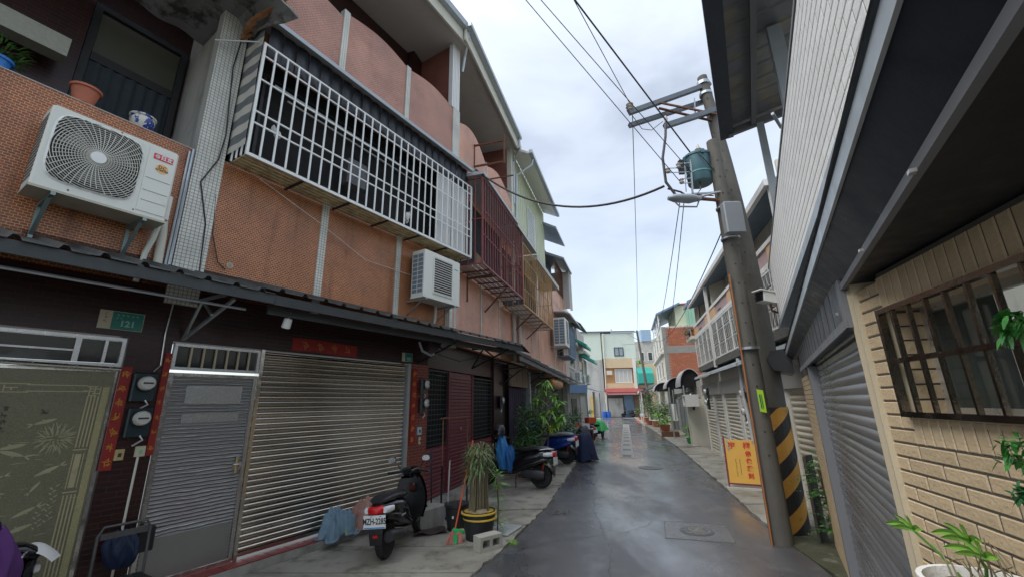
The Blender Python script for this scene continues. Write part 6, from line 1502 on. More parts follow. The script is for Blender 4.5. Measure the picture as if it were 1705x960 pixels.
# ------------------------------------------------------------------ scooters
def scooter(fr, loc, rz, label, body=BLKG, side=None, seat=SEATM, plate_text=None, tailm=REDL, mirrors=True, lean=R(-5), s_=1.0, group='motor scooters parked on the left', stand=True, steer=0, silver=False):
    t = thing('motor_scooter', label, 'motor scooter', fr, loc, rz, group)
    t.rotation_euler[0] = lean; t.scale = (s_,) * 3
    side = side or body
    def wheel(x, y, name, r=.235, par=t):
        tyre = MB().lathe([(r - .075, -.040), (r - .02, -.052), (r, -.022), (r + .002, 0), (r, .022), (r - .02, .052), (r - .075, .040)], (0, 0, 0), 28, 'y')
        w_ = P(name, tyre, RUB, par, smooth=True, loc=(x, y, .237))
        P('rim', MB().lathe([(.03, -.05), (.03, .05)], (0, 0, 0), 14, 'y').lathe([(r - .072, -.03), (r - .06, -.036), (r - .06, .036), (r - .072, .03)], (0, 0, 0), 26, 'y'), mat('rim_dark', (.06, .06, .065), .35, .6), w_, smooth=True)
        sp = MB()
        for k in range(5):
            a = 2 * pi * k / 5 + .3; sp.bar((.02 * cos(a), -.015, .02 * sin(a)), ((r - .06) * cos(a), -.01, (r - .06) * sin(a)), .035, .02)
        P('spokes', sp, mat('rim_dark', (.06, .06, .065), .35, .6), w_)
        P('tread', MB().add(*_tread(r)), mat('tyre_groove', (.006, .006, .006), .9), w_)
        return w_
    wheel(0, 0, 'rear_wheel'); wheel(1.26, 0, 'front_wheel', .225)
    # rear body: tail, seat base, side panels
    P('rear_body', MB().loft([(-.31, 0, .68, .06, .05), (-.26, 0, .67, .11, .08), (-.14, 0, .65, .155, .11), (.05, 0, .62, .185, .14), (.25, 0, .58, .195, .16), (.42, 0, .53, .185, .18), (.54, 0, .46, .165, .18), (.60, 0, .40, .15, .14)], 20, 2.8), body, t, smooth=True)
    P('side_cover', MB().loft([(-.18, 0, .57, .13, .05), (0, 0, .53, .185, .075), (.25, 0, .46, .20, .09), (.46, 0, .39, .185, .09), (.60, 0, .33, .17, .05)], 18, 3), side, t, smooth=True)
    P('seat', MB().loft([(-.24, 0, .765, .09, .025), (-.14, 0, .785, .145, .045), (.05, 0, .79, .175, .055), (.2, 0, .775, .175, .055), (.32, 0, .755, .165, .05), (.48, 0, .755, .145, .05), (.60, 0, .73, .095, .035), (.64, 0, .71, .06, .02)], 18, 2.6), seat, t, smooth=True)
    P('grab_rail', MB().tube([(.0, -.15, .76), (-.16, -.14, .78), (-.27, -.06, .775), (-.27, .06, .775), (-.16, .14, .78), (0, .15, .76)], .013, 8), BLK if not silver else SILV, t, smooth=True)
    if silver: P('tail_trim', MB().loft([(-.34, -.05, .73, .012, .012), (-.1, -.13, .70, .014, .02), (.25, -.17, .62, .012, .018), (.4, -.165, .58, .008, .01)], 8).loft([(-.34, .05, .73, .012, .012), (-.1, .13, .70, .014, .02), (.25, .17, .62, .012, .018), (.4, .165, .58, .008, .01)], 8), SILV, t, smooth=True)
    P('tail_light', MB().loft([(-.335, 0, .675, .07, .04), (-.30, 0, .675, .115, .055), (-.25, 0, .672, .125, .06)], 14, 3), tailm, t, smooth=True)
    for y in (-1, 1): P('turn_signal', MB().loft([(-.29, y * .135, .675, .03, .04), (-.22, y * .155, .67, .035, .045), (-.10, y * .175, .665, .02, .035)], 10, 2.5), CLRL, t, smooth=True)
    P('rear_fender', MB().loft([(-.30, 0, .56, .05, .04), (-.33, 0, .47, .075, .04), (-.335, 0, .38, .07, .04), (-.31, 0, .28, .05, .03)], 12, 3) if 0 else MB().grid(lambda u, v: (-.245 - .045 * sin(u * 2.2) , (v - .5) * (.26 - .09 * u), .64 - .40 * u), 8, 6), BLK, t, smooth=True)
    P('fender_hugger', MB().grid(lambda u, v: (-.27 * cos(R(10 + 80 * u)), (v - .5) * .19, .24 + .28 * sin(R(10 + 80 * u))), 8, 4), BLK, t, smooth=True)
    P('reflector', bx(-.300, -.290, -.035, .035, .335, .365), REDL, t)
    if plate_text is not None:
        p_ = P('licence_plate', bx(-.325, -.318, -.16, .16, .455, .62), INKW, t)
        text(plate_text, .105, INKB, p_, (-.327, 0, .543), (R(90), 0, R(-90)), bold=.0025, sx=.72)
        P('plate_edge', MB().box(-.328, -.325, -.15, .15, .460, .474).box(-.328, -.325, .03, .06, .600, .608).box(-.328, -.325, -.10, -.07, .600, .608), mat('plate_blue', (.05, .25, .55), .4), p_)
    # floorboard, leg shield, front
    P('floorboard', MB().loft([(.50, 0, .33, .14, .06), (.62, 0, .30, .165, .04), (.85, 0, .295, .165, .04), (.98, 0, .33, .15, .06)], 16, 4), side, t, smooth=True)
    P('leg_shield', MB().loft([(.92, 0, .40, .15, .12), (.97, 0, .52, .20, .14), (1.0, 0, .66, .22, .15), (1.04, 0, .80, .19, .12)], 4) if 0 else MB().grid(lambda u, v: (.90 + .10 * u + .16 * (1 - ((v - .5) * 2) ** 2) * (1 - .4 * u) - .07 * (u > .99) * 0, (v - .5) * 2 * (.18 + .10 * sin(pi * min(1, u * .9 + .1))), .30 + .62 * u), 12, 12), body, t, smooth=True)
    P('inner_shield', MB().grid(lambda u, v: (.885 + .06 * u + .02 * (1 - ((v - .5) * 2) ** 2), (v - .5) * 2 * (.17 + .09 * sin(pi * min(1, u * .9 + .1))), .31 + .58 * u), 10, 8), BLK, t, smooth=True)
    P('glove_box', MB().loft([(.85, -.05, .76, .045, .05), (.88, -.05, .76, .06, .07)], 12, 3), mat('red_keyhole_panel', (.05, .008, .006), .4) if body is BLKG and mirrors else BLK, t, smooth=True)
    P('front_fender', MB().grid(lambda u, v: (1.26 + .262 * cos(R(20 + 150 * u)), (v - .5) * (.15), .235 + .27 * sin(R(20 + 150 * u)) - .06 * abs(v - .5)), 12, 5), body, t, smooth=True)
    P('fork', MB().tube([(1.26, -.075, .24), (1.14, -.07, .52)], .022, 8).tube([(1.26, .075, .24), (1.14, .07, .52)], .022, 8).tube([(1.16, 0, .45), (.98, 0, .95)], .028, 8), DKM, t)
    P('handlebar_cover', MB().loft([(.82, 0, 1.0, .08, .04), (.90, 0, 1.01, .15, .065), (.98, 0, .99, .18, .08), (1.06, 0, .96, .13, .07), (1.10, 0, .95, .06, .03)], 16, 2.4), body, t, smooth=True)
    P('instrument', MB().lathe([(.05, 0), (.052, .012), (.02, .016)], (.93, 0, 1.055), 16), METERG, t, smooth=True)
    P('headlight', MB().loft([(1.06, 0, .84, .08, .05), (1.115, 0, .84, .06, .04), (1.13, 0, .84, .03, .02)], 12), CLRL, t, smooth=True)
    for y in (-1, 1):
        P('grip', MB().tube([(.95, y * .14, 1.0), (.90, y * .24, 1.0), (.87, y * .34, .995)], .018, 8).lathe([(.021, 0), (.021, .02)], (.865, y * .345, .995), 8, 'y'), RUB, t, smooth=True)
        P('brake_lever', MB().tube([(.99, y * .17, 1.0), (.955, y * .26, .995), (.93, y * .34, .985)], .007, 6), SILV, t)
        if mirrors:
            P('mirror_stem', MB().tube([(.94, y * .17, 1.02), (.93, y * .21, 1.10), (.92, y * .27, 1.17)], .008, 6), BLK, t)
            m_ = P('mirror', MB().loft([(.925, y * .30, 1.195, .058, .040), (.90, y * .30, 1.195, .075, .050), (.885, y * .30, 1.195, .072, .048)], 14, 2.6), BLK, t, smooth=True)
            P('mirror_glass', MB().loft([(.884, y * .30, 1.195, .066, .043), (.881, y * .30, 1.195, .066, .043)], 14, 2.6), mat('mirror_glass', (.75, .8, .82), .03, 1, 0), m_)
    # engine and exhaust
    P('engine', MB().loft([(-.10, .11, .27, .05, .07), (.02, .11, .27, .065, .10), (.25, .11, .29, .06, .09), (.42, .09, .30, .05, .07)], 14, 3), mat('engine_grey', (.07, .07, .075), .4, .5), t, smooth=True)
    P('exhaust', MB().tube([(-.24, -.16, .33), (-.16, -.16, .33), (.16, -.16, .27)], .072, 14).tube([(.12, -.13, .27), (.3, -.11, .2), (.45, -.02, .2)], .018, 8), DKM, t, smooth=True)
    P('exhaust_guard', MB().loft([(-.16, -.165, .34, .03, .05), (.08, -.165, .29, .03, .045)], 10, 3), BLK, t, smooth=True)
    P('shock', MB().tube([(-.02, .09, .25), (-.10, .10, .52)], .022, 8), mat('red_spring', (.3, .03, .02), .4), t)
    if stand: P('side_stand', MB().tube([(.52, .12, .26), (.50, .22, .14), (.48, .26, .02)], .012, 6), DKM, t)
    P('logo_strip', bx(.12, .26, -.203, -.198, .50, .52), mat('grey_print', (.35, .35, .36), .4), t)
    P('chrome_line', MB().tube([(-.1, -.145, .575), (.2, -.178, .555), (.48, -.165, .47)], .006, 5), SILV, t)
    return t
def _tread(r):
    vs, fs = [], []
    for k in range(26):
        a = 2 * pi * k / 26
        for s_ in (-1, 1):
            o = len(vs); q = [(a, .0), (a + .05, .0), (a + .12, s_ * .03), (a + .07, s_ * .03)]
            vs += [((r + .0025 - abs(y) * .06) * cos(b), y, (r + .0025 - abs(y) * .06) * sin(b)) for b, y in q]; fs.append((o, o + 1, o + 2, o + 3))
    return vs, fs
def wrot(az): return R(90 - az)      # world heading azimuth -> rotation about z
scooter(None, (-1.90, 6.78, .03), wrot(9), 'black scooter with licence plate MZH-2285 parked in front of the steel shutter', BLKG, plate_text='MZH-2285', s_=1.03, lean=R(-4))
s2 = scooter(None, (.66, 11.62, .035), wrot(-70), 'black scooter with silver tail trim and blue bags on its handlebar', BLKG, plate_text='', s_=1.22, silver=True, lean=R(4), mirrors=False)
scooter(None, (1.85, 15.9, .035), wrot(-68), 'blue scooter with a grey saddle parked behind the plants', BLUES, BLUES, mat('grey_saddle', (.12, .13, .15), .5), '', s_=1.3, silver=False, mirrors=False)
scooter(None, tuple(LA.w(-3.35, -1.05, .03)), wrot(31), 'black scooter at the bottom left corner under a purple cloth', BLKG, mirrors=False, plate_text=None, s_=1.0)
# helmet and bags on the second scooter
hm = thing('helmet', 'dark grey helmet resting on the handlebar of the scooter with blue bags', 'helmet', None, (-.42, 12.02, 1.30), R(40))
P('shell', MB().lathe([(.04, .30), (.10, .285), (.14, .23), (.155, .15), (.15, .06), (.13, .0), (.12, .01)][::-1], n=22), HELM, hm, smooth=True)
P('visor', MB().lathe([(.162, .05), (.160, .14), (.150, .155)], n=22), BLKG, hm, smooth=True); P('strap', MB().tube([(.1, .08, 0), (.05, .1, -.12), (-.05, .1, -.1), (-.1, .08, 0)], .008, 5), BLK, hm)
def bag(loc, label, m, w_, h_, d_, seed=0, rz=0, name='plastic_bag', cat='bag'):
    random.seed(seed + 50); ph = ru(0, 6)
    mb = MB().grid(lambda u, v: (cos(2 * pi * u) * w_ / 2 * (sin(pi * min(1, .12 + .80 * v)) ** .6) * (1 + .13 * sin(6 * pi * u + ph + 3 * v) + .07 * sin(14 * pi * u + 9 * v + ph) + .04 * sin(26 * pi * u - 7 * v)), sin(2 * pi * u) * d_ / 2 * (sin(pi * min(1, .12 + .80 * v)) ** .6) * (1 + .12 * sin(8 * pi * u + ph) + .07 * sin(14 * pi * u + 9 * v)), h_ * v + .03 * sin(10 * pi * u) * v), 80, 22)
    return one(name, mb, m, label, cat, None, loc, rz, smooth=True)
bag((-.34, 11.86, .48), 'blue plastic bag hanging from the scooter handlebar beside the helmet', BAGB, .34, .80, .24, 1)
bag((-.14, 11.78, .44), 'smaller darker blue bag hanging behind the handlebar of the scooter', mat('blue_bag_dark', (.015, .12, .36), .5, 0, .25), .24, .62, .18, 2)
bag((1.35, 16.15, 1.0), 'yellow plastic bag lying on the saddle of the blue scooter', mat('yellow_bag', (.72, .58, .04), .45, 0, .1, 6, .2, 20), .34, .32, .25, 3)
# clutter over the bottom left scooter
bag(tuple(LA.w(-2.62, -1.12, .55)), 'purple cloth cover heaped on the scooter at the bottom left corner', PURP, .5, .72, .4, 4, name='cloth_cover', cat='cloth')
one('white_rag', MB().grid(lambda u, v: (.34 * (u - .5), .26 * (v - .5) * (1 - .3 * u), .05 * sin(u * 3.1) * sin(v * 3) - .4 * (u - .5) ** 2), 12, 10), PCON, 'white rag with dark spots on the front of the bottom left scooter', 'rag', None, tuple(LA.w(-2.30, -.98, 1.02)), .5, smooth=True)
bag(tuple(LA.w(-1.42, -.20, .50)), 'dark blue bag hanging on the pier below the doorbell', mat('navy_bag', (.006, .015, .05), .6, 0, .3), .36, .36, .22, 5)
one('dark_crate', MB().bbox(-.09, .09, -.07, .07, 0, .26, .02), BLK, 'black box hanging by the foot of the steel door', 'box', None, tuple(LA.w(-1.22, -.16, .60)), LA.rot)
ch_ = thing('chair_back', 'dim metal chair back in front of the pier below the switches', 'chair', None, tuple(LA.w(-1.5, -.5, 0)), LA.rot)
P('frame', MB().tube([(-.22, 0, 0), (-.22, .05, .9), (-.18, .05, .98), (.18, .05, .98), (.22, .05, .9), (.22, 0, 0)], .014, 8), mat('dull_steel', (.10, .10, .10), .5, .5), ch_); P('slat', bx(-.2, .2, .04, .05, .86, .92), mat('dull_steel', (.10, .10, .10), .5, .5), ch_); P('seat', bx(-.2, .2, -.3, .05, .44, .47), BLK, ch_); P('leg', MB().tube([(-.2, -.3, .44), (-.2, -.3, 0)], .013, 6), DKM, ch_); P('leg', MB().tube([(.2, -.3, .44), (.2, -.3, 0)], .013, 6), DKM, ch_)
# ------------------------------------------------------------------ towels
def towel(fr, loc, w_, l_, h_, m, label, seed, rz=0):
    random.seed(seed); a = [ru(0, 6) for _ in range(8)]
    def f(u, v):
        r_ = math.hypot((u - .5) * 2, (v - .5) * 2); hh = h_ * max(0, 1 - r_ ** 2.6) ** .6
        hh += .035 * sin(u * 11 + a[0] + 3 * v) * (1 - r_ * .5) + .025 * sin(v * 14 + a[1] + 4 * u) + .018 * sin(u * 31 + v * 23 + a[2]) + .014 * sin(v * 41 - u * 17 + a[5]) + .010 * sin(u * 57 + a[6])
        return (w_ * (u - .5) + .05 * sin(v * 9 + a[3]), l_ * (v - .5) + .05 * sin(u * 8 + a[4]), max(.006, hh))
    o = one('towel', MB().grid(f, 60, 60), m, label, 'towel', fr, loc, rz, smooth=True)
    md = o.modifiers.new('t', 'SOLIDIFY'); md.thickness = .012
    return o
towel(LA, (1.35, -.22, .14), .62, .42, .36, TOWB, 'blue towel with green and yellow patches draped on the red step', 3, .1)
towel(LA, (1.92, -.20, .14), .46, .38, .40, TOWP, 'crumpled pink towel beside the blue one behind the scooter', 8, -.2)
# ------------------------------------------------------------------ bucket, broom, pots, rack, block
def bucket(loc, r, h, label, rim=BLKPOT, cat='bucket'):
    t = thing('bucket', label, cat, None, loc)
    P('body', MB().lathe([(r * .76, 0), (r * .98, h - .03), (r * .98, h), (r * .93, h), (r * .90, h - .06), (.01, h - .07)], n=28), BLKPOT, t, smooth=True)
    P('rim', MB().lathe([(r * .98, h - .05), (r * 1.04, h - .04), (r * 1.04, h), (r * .97, h)], n=28), rim, t, smooth=True); return t
b1_ = bucket((-1.05, 8.15, .035), .22, .42, 'black plastic bucket between the pot of tall stalks and the scooter')
P('sticker', bx(-.06, -.03, -.225, -.215, .22, .26), INKW, b1_); P('sticks', MB().bar((.02, 0, .2), (.10, .05, .62), .012).bar((-.04, .02, .2), (-.05, .1, .58), .01), WOOD, b1_)
one('brick_support', bx(-.1, .1, -.06, .06, 0, .05), PLYW, 'small wood block lying under the black bucket', 'block', None, (-1.0, 7.93, .035), .3)
pt = thing('potted_plant', 'tall bundle of dry stalks with green tips in a black pot with a yellow rim', 'potted plant', None, (-.62, 7.62, .035))
P('pot', MB().lathe([(.21, 0), (.275, .38), (.275, .42), (.25, .42), (.24, .36), (.01, .34)], n=30), BLKPOT, pt, smooth=True)
P('yellow_rim', MB().lathe([(.278, .38), (.295, .385), (.295, .405), (.275, .41)], n=30, wob=.02).lathe([(.270, .30), (.284, .305), (.284, .32), (.272, .325)], (0.02, -.01, 0), 30), mat('rim_yellow', (.62, .42, .05), .5), pt, smooth=True)
P('soil', MB().lathe([(.23, .35), (.15, .37)], n=20), SOIL, pt)
random.seed(21)
sk = MB()
for k in range(120):
    a, r_ = rnd() * 6.28, .17 * math.sqrt(rnd()); b_ = Vector((r_ * cos(a), r_ * sin(a), .36)); tz = ru(1.0, 1.5); q = 1.0 + ru(0, .5)
    m1_ = b_ * 1 + Vector((ru(-.03, .03), ru(-.03, .03), .5)); m1_.x *= 1.0
    tp = Vector((r_ * cos(a) * q + ru(-.05, .05), r_ * sin(a) * q + ru(-.05, .05), tz))
    sk.tube([b_, Vector((r_ * cos(a) * .85, r_ * sin(a) * .85, .95)) + Vector((ru(-.015, .015), 0, 0)), tp], ru(.004, .011), 5, .004)
P('dry_stalks', sk, DRY, pt)
P('binding', MB().lathe([(.135, 1.28), (.14, 1.30), (.135, 1.31)], n=20), WOOD, pt)
tp_ = MB()
for k in range(460):
    a, r_ = rnd() * 6.28, .23 * math.sqrt(rnd()); z = ru(1.12, 1.55) - r_ * .8; e_ = ru(-.2, 1.3)
    tp_.leaf((r_ * cos(a), r_ * sin(a), z), (cos(a) * cos(e_), sin(a) * cos(e_), sin(e_)), ru(.10, .22), .014, .8, 3)
P('grassy_tips', tp_, mat('leaf_grassy', (.12, .20, .07), .5, 0, .4, 8), pt)
P('stone', MB().lathe([(.02, -.04), (.09, -.02), (.11, .01), (.08, .05), (.01, .06)], (.05, -.12, .40), 16, wob=.06), RIVER, pt, smooth=True); P('stone', MB().lathe([(.02, -.03), (.06, -.01), (.07, .02), (.01, .05)], (-.12, -.10, .39), 12, wob=.08), RIVER, pt, smooth=True)
sp_ = thing('green_plant', 'fresh green spiky plant growing beside the pot of dry stalks', 'plant', None, (-.33, 7.95, .0))
P('stem', MB().tube([(0, 0, 0), (.02, 0, .5), (-.02, 0, 1.0)], .012, 6), BARK, sp_)
mb = MB()
for k in range(110):
    z = ru(.15, 1.1); a = rnd() * 6.28; e_ = ru(-.1, .8); mb.leaf((0, 0, z), (cos(a) * cos(e_), sin(a) * cos(e_), sin(e_)), ru(.16, .30), .02, .5, 3)
P('foliage', mb, LEAFB, sp_)
cb = thing('concrete_block', 'hollow concrete block lying in front of the yellow rimmed pot', 'concrete block', None, (-.44, 7.10, .035), R(38))
P('block', MB().box(-.2, .2, -.10, .10, .15, .20).box(-.2, .2, -.10, .10, 0, .05).box(-.2, -.16, -.10, .10, .05, .15).box(.16, .2, -.10, .10, .05, .15).box(-.02, .02, -.10, .10, .05, .15).box(-.16, -.02, .06, .10, .05, .15).box(.02, .16, .06, .10, .05, .15), mat('block_grey', (.40, .385, .33), .85, 0, .15, 6, .6, 60), cb)
br = thing('broom', 'broom with orange handle and green head leaning on the yellow rimmed pot', 'broom', None, (-1.00, 7.42, .035))
P('handle', MB().tube([(.0, 0, .12), (.16, .22, .95), (.26, .36, 1.5)], .013, 8), ORP, br, smooth=True)
P('head', MB().loft([(-.02, .0, .19, .02, .02), (.0, 0, .17, .03, .035), (.10, .04, .15, .03, .03), (.16, .06, .13, .02, .02)], 10), BRG, br, smooth=True)
bb_ = MB()
for k in range(130): x = ru(-.06, .15); bb_.bar((x * .8, ru(-.02, .03) + x * .2, .16), (x * 1.3 - .05, ru(-.05, .05) + x * .2 - .03, .0), .005)
P('bristles', bb_, BRP, br)
P('green_bristles', MB().box(.0, .06, -.06, -.03, .0, .13), BRG, br)
tuft = thing('grass_tuft', 'small bright green weed tuft at the road edge beside the concrete block', 'weed', None, (-.10, 7.48, .0))
mb = MB()
for k in range(160): a = rnd() * 6.28; e_ = ru(.2, 1.4); mb.leaf((ru(-.08, .08), ru(-.08, .08), .0), (cos(a) * cos(e_), sin(a) * cos(e_), sin(e_)), ru(.05, .12), .012, .5)
P('blades', mb, LEAFB, tuft)
one('drain_cover', MB().box(-.22, .22, -.3, .3, 0, .02), mat('cover_grey', (.38, .40, .38), .6, 0, .15, 8), 'pale square drain cover in the pavement behind the concrete block', 'drain cover', None, (-.22, 8.05, .036), R(-25))
rk = thing('drying_rack', 'rusty clothes rack standing before the maroon slatted door', 'drying rack', None, (-1.25, 9.25, .03), R(60))
for x in (-.42, .42):
    P('upright', MB().tube([(x, 0, .06), (x, 0, .95)], .020, 8), BLK, rk); P('inner_tube', MB().tube([(x, 0, .95), (x, 0, 1.85)], .014, 8), RUST, rk); P('foot', bx(x - .03, x + .03, -.25, .25, .0, .06), BLK, rk)
P('top_rail', MB().tube([(-.50, 0, 1.85), (.50, 0, 1.85)], .016, 8), RUST, rk); P('bottom_rail', MB().tube([(-.42, 0, .09), (.42, 0, .09)], .014, 8), RUST, rk)
sqg = thing('floor_squeegee', 'blue headed floor brush with a black handle by the maroon door', 'floor brush', None, (-1.62, 8.75, .03), R(20))
P('handle', MB().tube([(0, 0, .1), (-.02, .1, 1.25)], .016, 8), BLK, sqg); P('head', bx(-.28, .28, -.04, .04, .02, .10), mat('brush_blue', (.03, .10, .35), .5), sqg)
sb_ = MB()
for k in range(60): x = ru(-.27, .27); sb_.bar((x, ru(-.03, .03), .03), (x + ru(-.02, .02), ru(-.05, .05), -.0), .008)
P('bristles', sb_, mat('brush_blue', (.03, .10, .35), .5), sqg)
one('mop_stick', MB().tube([(-1.24, 8.2, .06), (-1.22, 8.3, 1.15)], .013, 7), mat('pale_stick', (.42, .40, .38), .5), 'thin pale stick standing behind the black bucket', 'stick')
one('brown_cloth_mat', MB().grid(lambda u, v: (.55 * (u - .5), .35 * (v - .5), .03 + .02 * sin(u * 9) * cos(v * 7)), 14, 10), mat('brown_cloth', (.05, .035, .03), .9), 'dark brown cloth lying beside the black bucket', 'cloth', None, (-1.50, 8.0, .035), .3, smooth=True)
one('concrete_kerb_block', MB().bbox(-.32, .32, -.16, .16, 0, .34, .02), CON, 'low concrete block behind the scooter at the end of the red step', 'concrete block', None, (-1.62, 8.35, .03), R(55))
# ------------------------------------------------------------------ plants along the left
def bush(loc, label, pot_r=.2, pot_h=.3, n=300, r=.4, h=.8, l=.14, w_=.05, m=LEAF, potm=TERRA, stem=True, seg=2, droop=.4, up=.6, z0=None):
    t = thing('potted_plant', label, 'potted plant', None, loc); z0 = pot_h if z0 is None else z0
    P('pot', pot_mb(pot_r, pot_h), potm, t, smooth=True)
    if stem:
        sm = MB()
        for k in range(4): sm.tube([(0, 0, pot_h * .8), (ru(-.05, .05), ru(-.05, .05), z0 + h * .4), (ru(-r, r) * .4, ru(-r, r) * .4, z0 + h * .9)], .014, 6, .006)
        P('stems', sm, BARK, t)
    shrub(t, n, r, h, l, w_, m, z0, seg=seg, droop=droop, up=up); return t
random.seed(5)
# big-leafed tree in the middle of the group
bt = thing('potted_tree', 'tall potted tree with bright broad leaves in the plant group on the left', 'potted plant', None, (1.10, 15.1, 0))
P('pot', pot_mb(.26, .36), BLKPOT, bt, smooth=True); P('trunk', MB().tube([(0, 0, .3), (.05, .02, 1.2), (.0, .0, 2.0), (.05, 0, 2.7)], .03, 8, .012).tube([(.0, 0, 1.2), (.25, -.1, 1.8), (.45, -.1, 2.1)], .016, 6).tube([(0, 0, 1.5), (-.25, .0, 2.0)], .014, 6), BARK, bt)
mb = MB()
for c in ((.05, 0, 2.85), (0, 0, 2.5), (.3, -.1, 2.35), (-.25, 0, 2.25), (.5, -.1, 2.1), (.15, -.2, 1.9), (-.1, -.15, 1.7), (.55, -.2, 1.65), (.35, -.1, 1.45), (.05, -.1, 1.3)):
    for k in range(22):
        a = rnd() * 6.28; e_ = ru(-.3, .8); p = Vector(c) + Vector((ru(-.08, .08), ru(-.08, .08), ru(-.08, .08))); mb.leaf(p, (cos(a) * cos(e_), sin(a) * cos(e_), sin(e_)), ru(.26, .42), .085, .7, 3)
P('crown', mb, LEAFB, bt)
bush((.45, 14.2, 0), 'dark leafy shrub in a pot behind the scooter with blue bags', .2, .3, 420, .42, 1.3, .16, .06, LEAFD, BLKPOT, up=.8)
bush((.62, 13.0, 0), 'bright yellow green low plant behind the black saddle', .22, .28, 380, .42, .28, .13, .04, LEAFB, BLKPOT, stem=False)
bush((.2, 13.4, 0), 'narrow dark green potted plant at the doorway', .16, .3, 220, .3, .8, .15, .05, LEAFD, TERRA)
bush((1.6, 17.3, 0), 'dense green shrub right of the bright leafed tree', .24, .35, 500, .5, 1.35, .16, .06, LEAF, BLKPOT)
bush((.65, 16.2, 0), 'dark climbing plant behind the bright leafed tree', .2, .3, 420, .5, 2.0, .16, .07, LEAFD, BLKPOT)
bush((2.2, 18.6, 0), 'tall green plant behind the blue scooter', .2, .3, 420, .45, 1.1, .16, .05, LEAF, TERRA)
bush((3.4, 24.5, 0), 'small leafy plant further along the left houses', .2, .3, 300, .4, 1.2, .15, .06, LEAF, TERRA)
bush((4.3, 28.5, 0), 'dark plant near the red crates', .2, .3, 300, .45, 1.4, .16, .07, LEAFD, TERRA)
bush((8.9, 52, 0), 'plant in an orange pot by the end of the left row', .35, .4, 260, .5, .9, .25, .1, LEAF, TERRA)
for k, (x, y, h_, m_, l) in enumerate(((.45, 14.9, 1.7, LEAF, 'leafy climber between the doorway and the bright leafed tree'), (.95, 16.9, 1.4, LEAFD, 'dark shrub under the bright leafed tree'), (1.9, 18.2, 1.6, LEAFD, 'tall dark shrub behind the dense green one'), (2.6, 20.5, 1.3, LEAFD, 'dark green plant behind the grey covered scooter'))):
    bush((x, y, 0), l, .2, .3, 520, .5, h_, .17, .065, m_, BLKPOT)
# covered scooters and crates
def cover(loc, rz, label, m, l_, w_, h_, seed):
    random.seed(seed); a = [ru(0, 6) for _ in range(5)]
    def f(u, v):
        q = v; px = (u - .5) * l_; prof = h_ * (.72 + .28 * (cos((u - .78) * 5) ** 2)); r_ = abs(q - .5) * 2
        e_ = max(0, 1 - abs(2 * u - 1) ** 7); y = (q - .5) * w_ * (1 + .12 * r_) + .02 * sin(u * 21 + a[0]) * r_; z = prof * (1 - r_ ** 5 * .94) * (.06 + .94 * e_)
        return (px * (1 - .05 * r_), y + .03 * sin(u * 9 + a[1]) * r_, max(.04, z + .02 * sin(u * 17 + v * 9 + a[2])))
    t = thing('covered_scooter', label, 'covered scooter', None, loc, rz)
    P('cover', MB().grid(f, 34, 26), m, t, smooth=True)
    for x in (-.62, .62): P('wheel', MB().lathe([(.16, -.05), (.23, -.04), (.23, .04), (.16, .05)], (x, 0, .235), 20, 'y'), RUB, t, smooth=True)
    return t
cover((2.45, 17.3, .0), wrot(-30), 'scooter under a dark blue cover beyond the blue scooter', TARPB, 1.7, .72, 1.05, 4)
cover((3.0, 21.0, .0), wrot(-35), 'scooter under a dark grey cover at the road edge', TARPG, 1.6, .62, 1.15, 6)
scooter(None, (4.25, 24.3, .03), wrot(-40), 'grey scooter beyond the covered ones on the left', mat('scooter_grey', (.16, .16, .17), .3, .3), mirrors=True, plate_text='', s_=1.05)
for k, (x, y, c, l) in enumerate(((3.2, 23.0, mat('crate_red', (.5, .07, .03), .5), 'red crate on the stack by the left houses'), (3.75, 23.6, mat('crate_white', (.6, .6, .58), .5), 'white foam box beside the red crate'))):
    t = thing('crate', l, 'crate', None, (x, y, .75), .4); P('box', MB().box(-.25, .25, -.18, .18, 0, .03).box(-.25, -.22, -.18, .18, .03, .28).box(.22, .25, -.18, .18, .03, .28).box(-.22, .22, -.18, -.15, .03, .28).box(-.22, .22, .15, .18, .03, .28), c, t)
    one('crate_table', MB().box(-.4, .4, -.3, .3, .70, .74).box(-.38, -.34, -.28, -.24, 0, .7).box(.34, .38, -.28, -.24, 0, .7).box(-.38, -.34, .24, .28, 0, .7).box(.34, .38, .24, .28, 0, .7), WOOD, 'small wooden table carrying the %s' % ('red crate' if k == 0 else 'white foam box'), 'table', None, (x, y, 0), .4)
gs = thing('covered_stall', 'street table under a bright green tarpaulin at the left road edge', 'stall', None, (5.15, 27.8, 0), R(66))
P('tarpaulin', MB().grid(lambda u, v: ((u - .5) * 1.9, (v - .5) * 1.3, 1.02 + .03 * sin(u * 12) + .02 * sin(v * 15) - .62 * (max(0, max(abs(2 * u - 1), abs(2 * v - 1)) - .55) / .45) ** 1.3 + .03 * sin(14 * u + 9 * v)), 24, 20), TARP, gs, smooth=True)
P('cart_body', bx(-.8, .4, -.45, .45, .25, .80), BLK, gs); P('wheel', MB().lathe([(.2, -.05), (.28, -.04), (.28, .04), (.2, .05)], (-.6, -.55, .28), 18, 'y'), RUB, gs)
one('red_box', bx(-.3, .3, -.2, .2, 0, .35), mat('crate_red', (.5, .07, .03), .5), 'red box on the dark cart under the green tarpaulin', 'box', None, (4.75, 27.2, .86), .5)
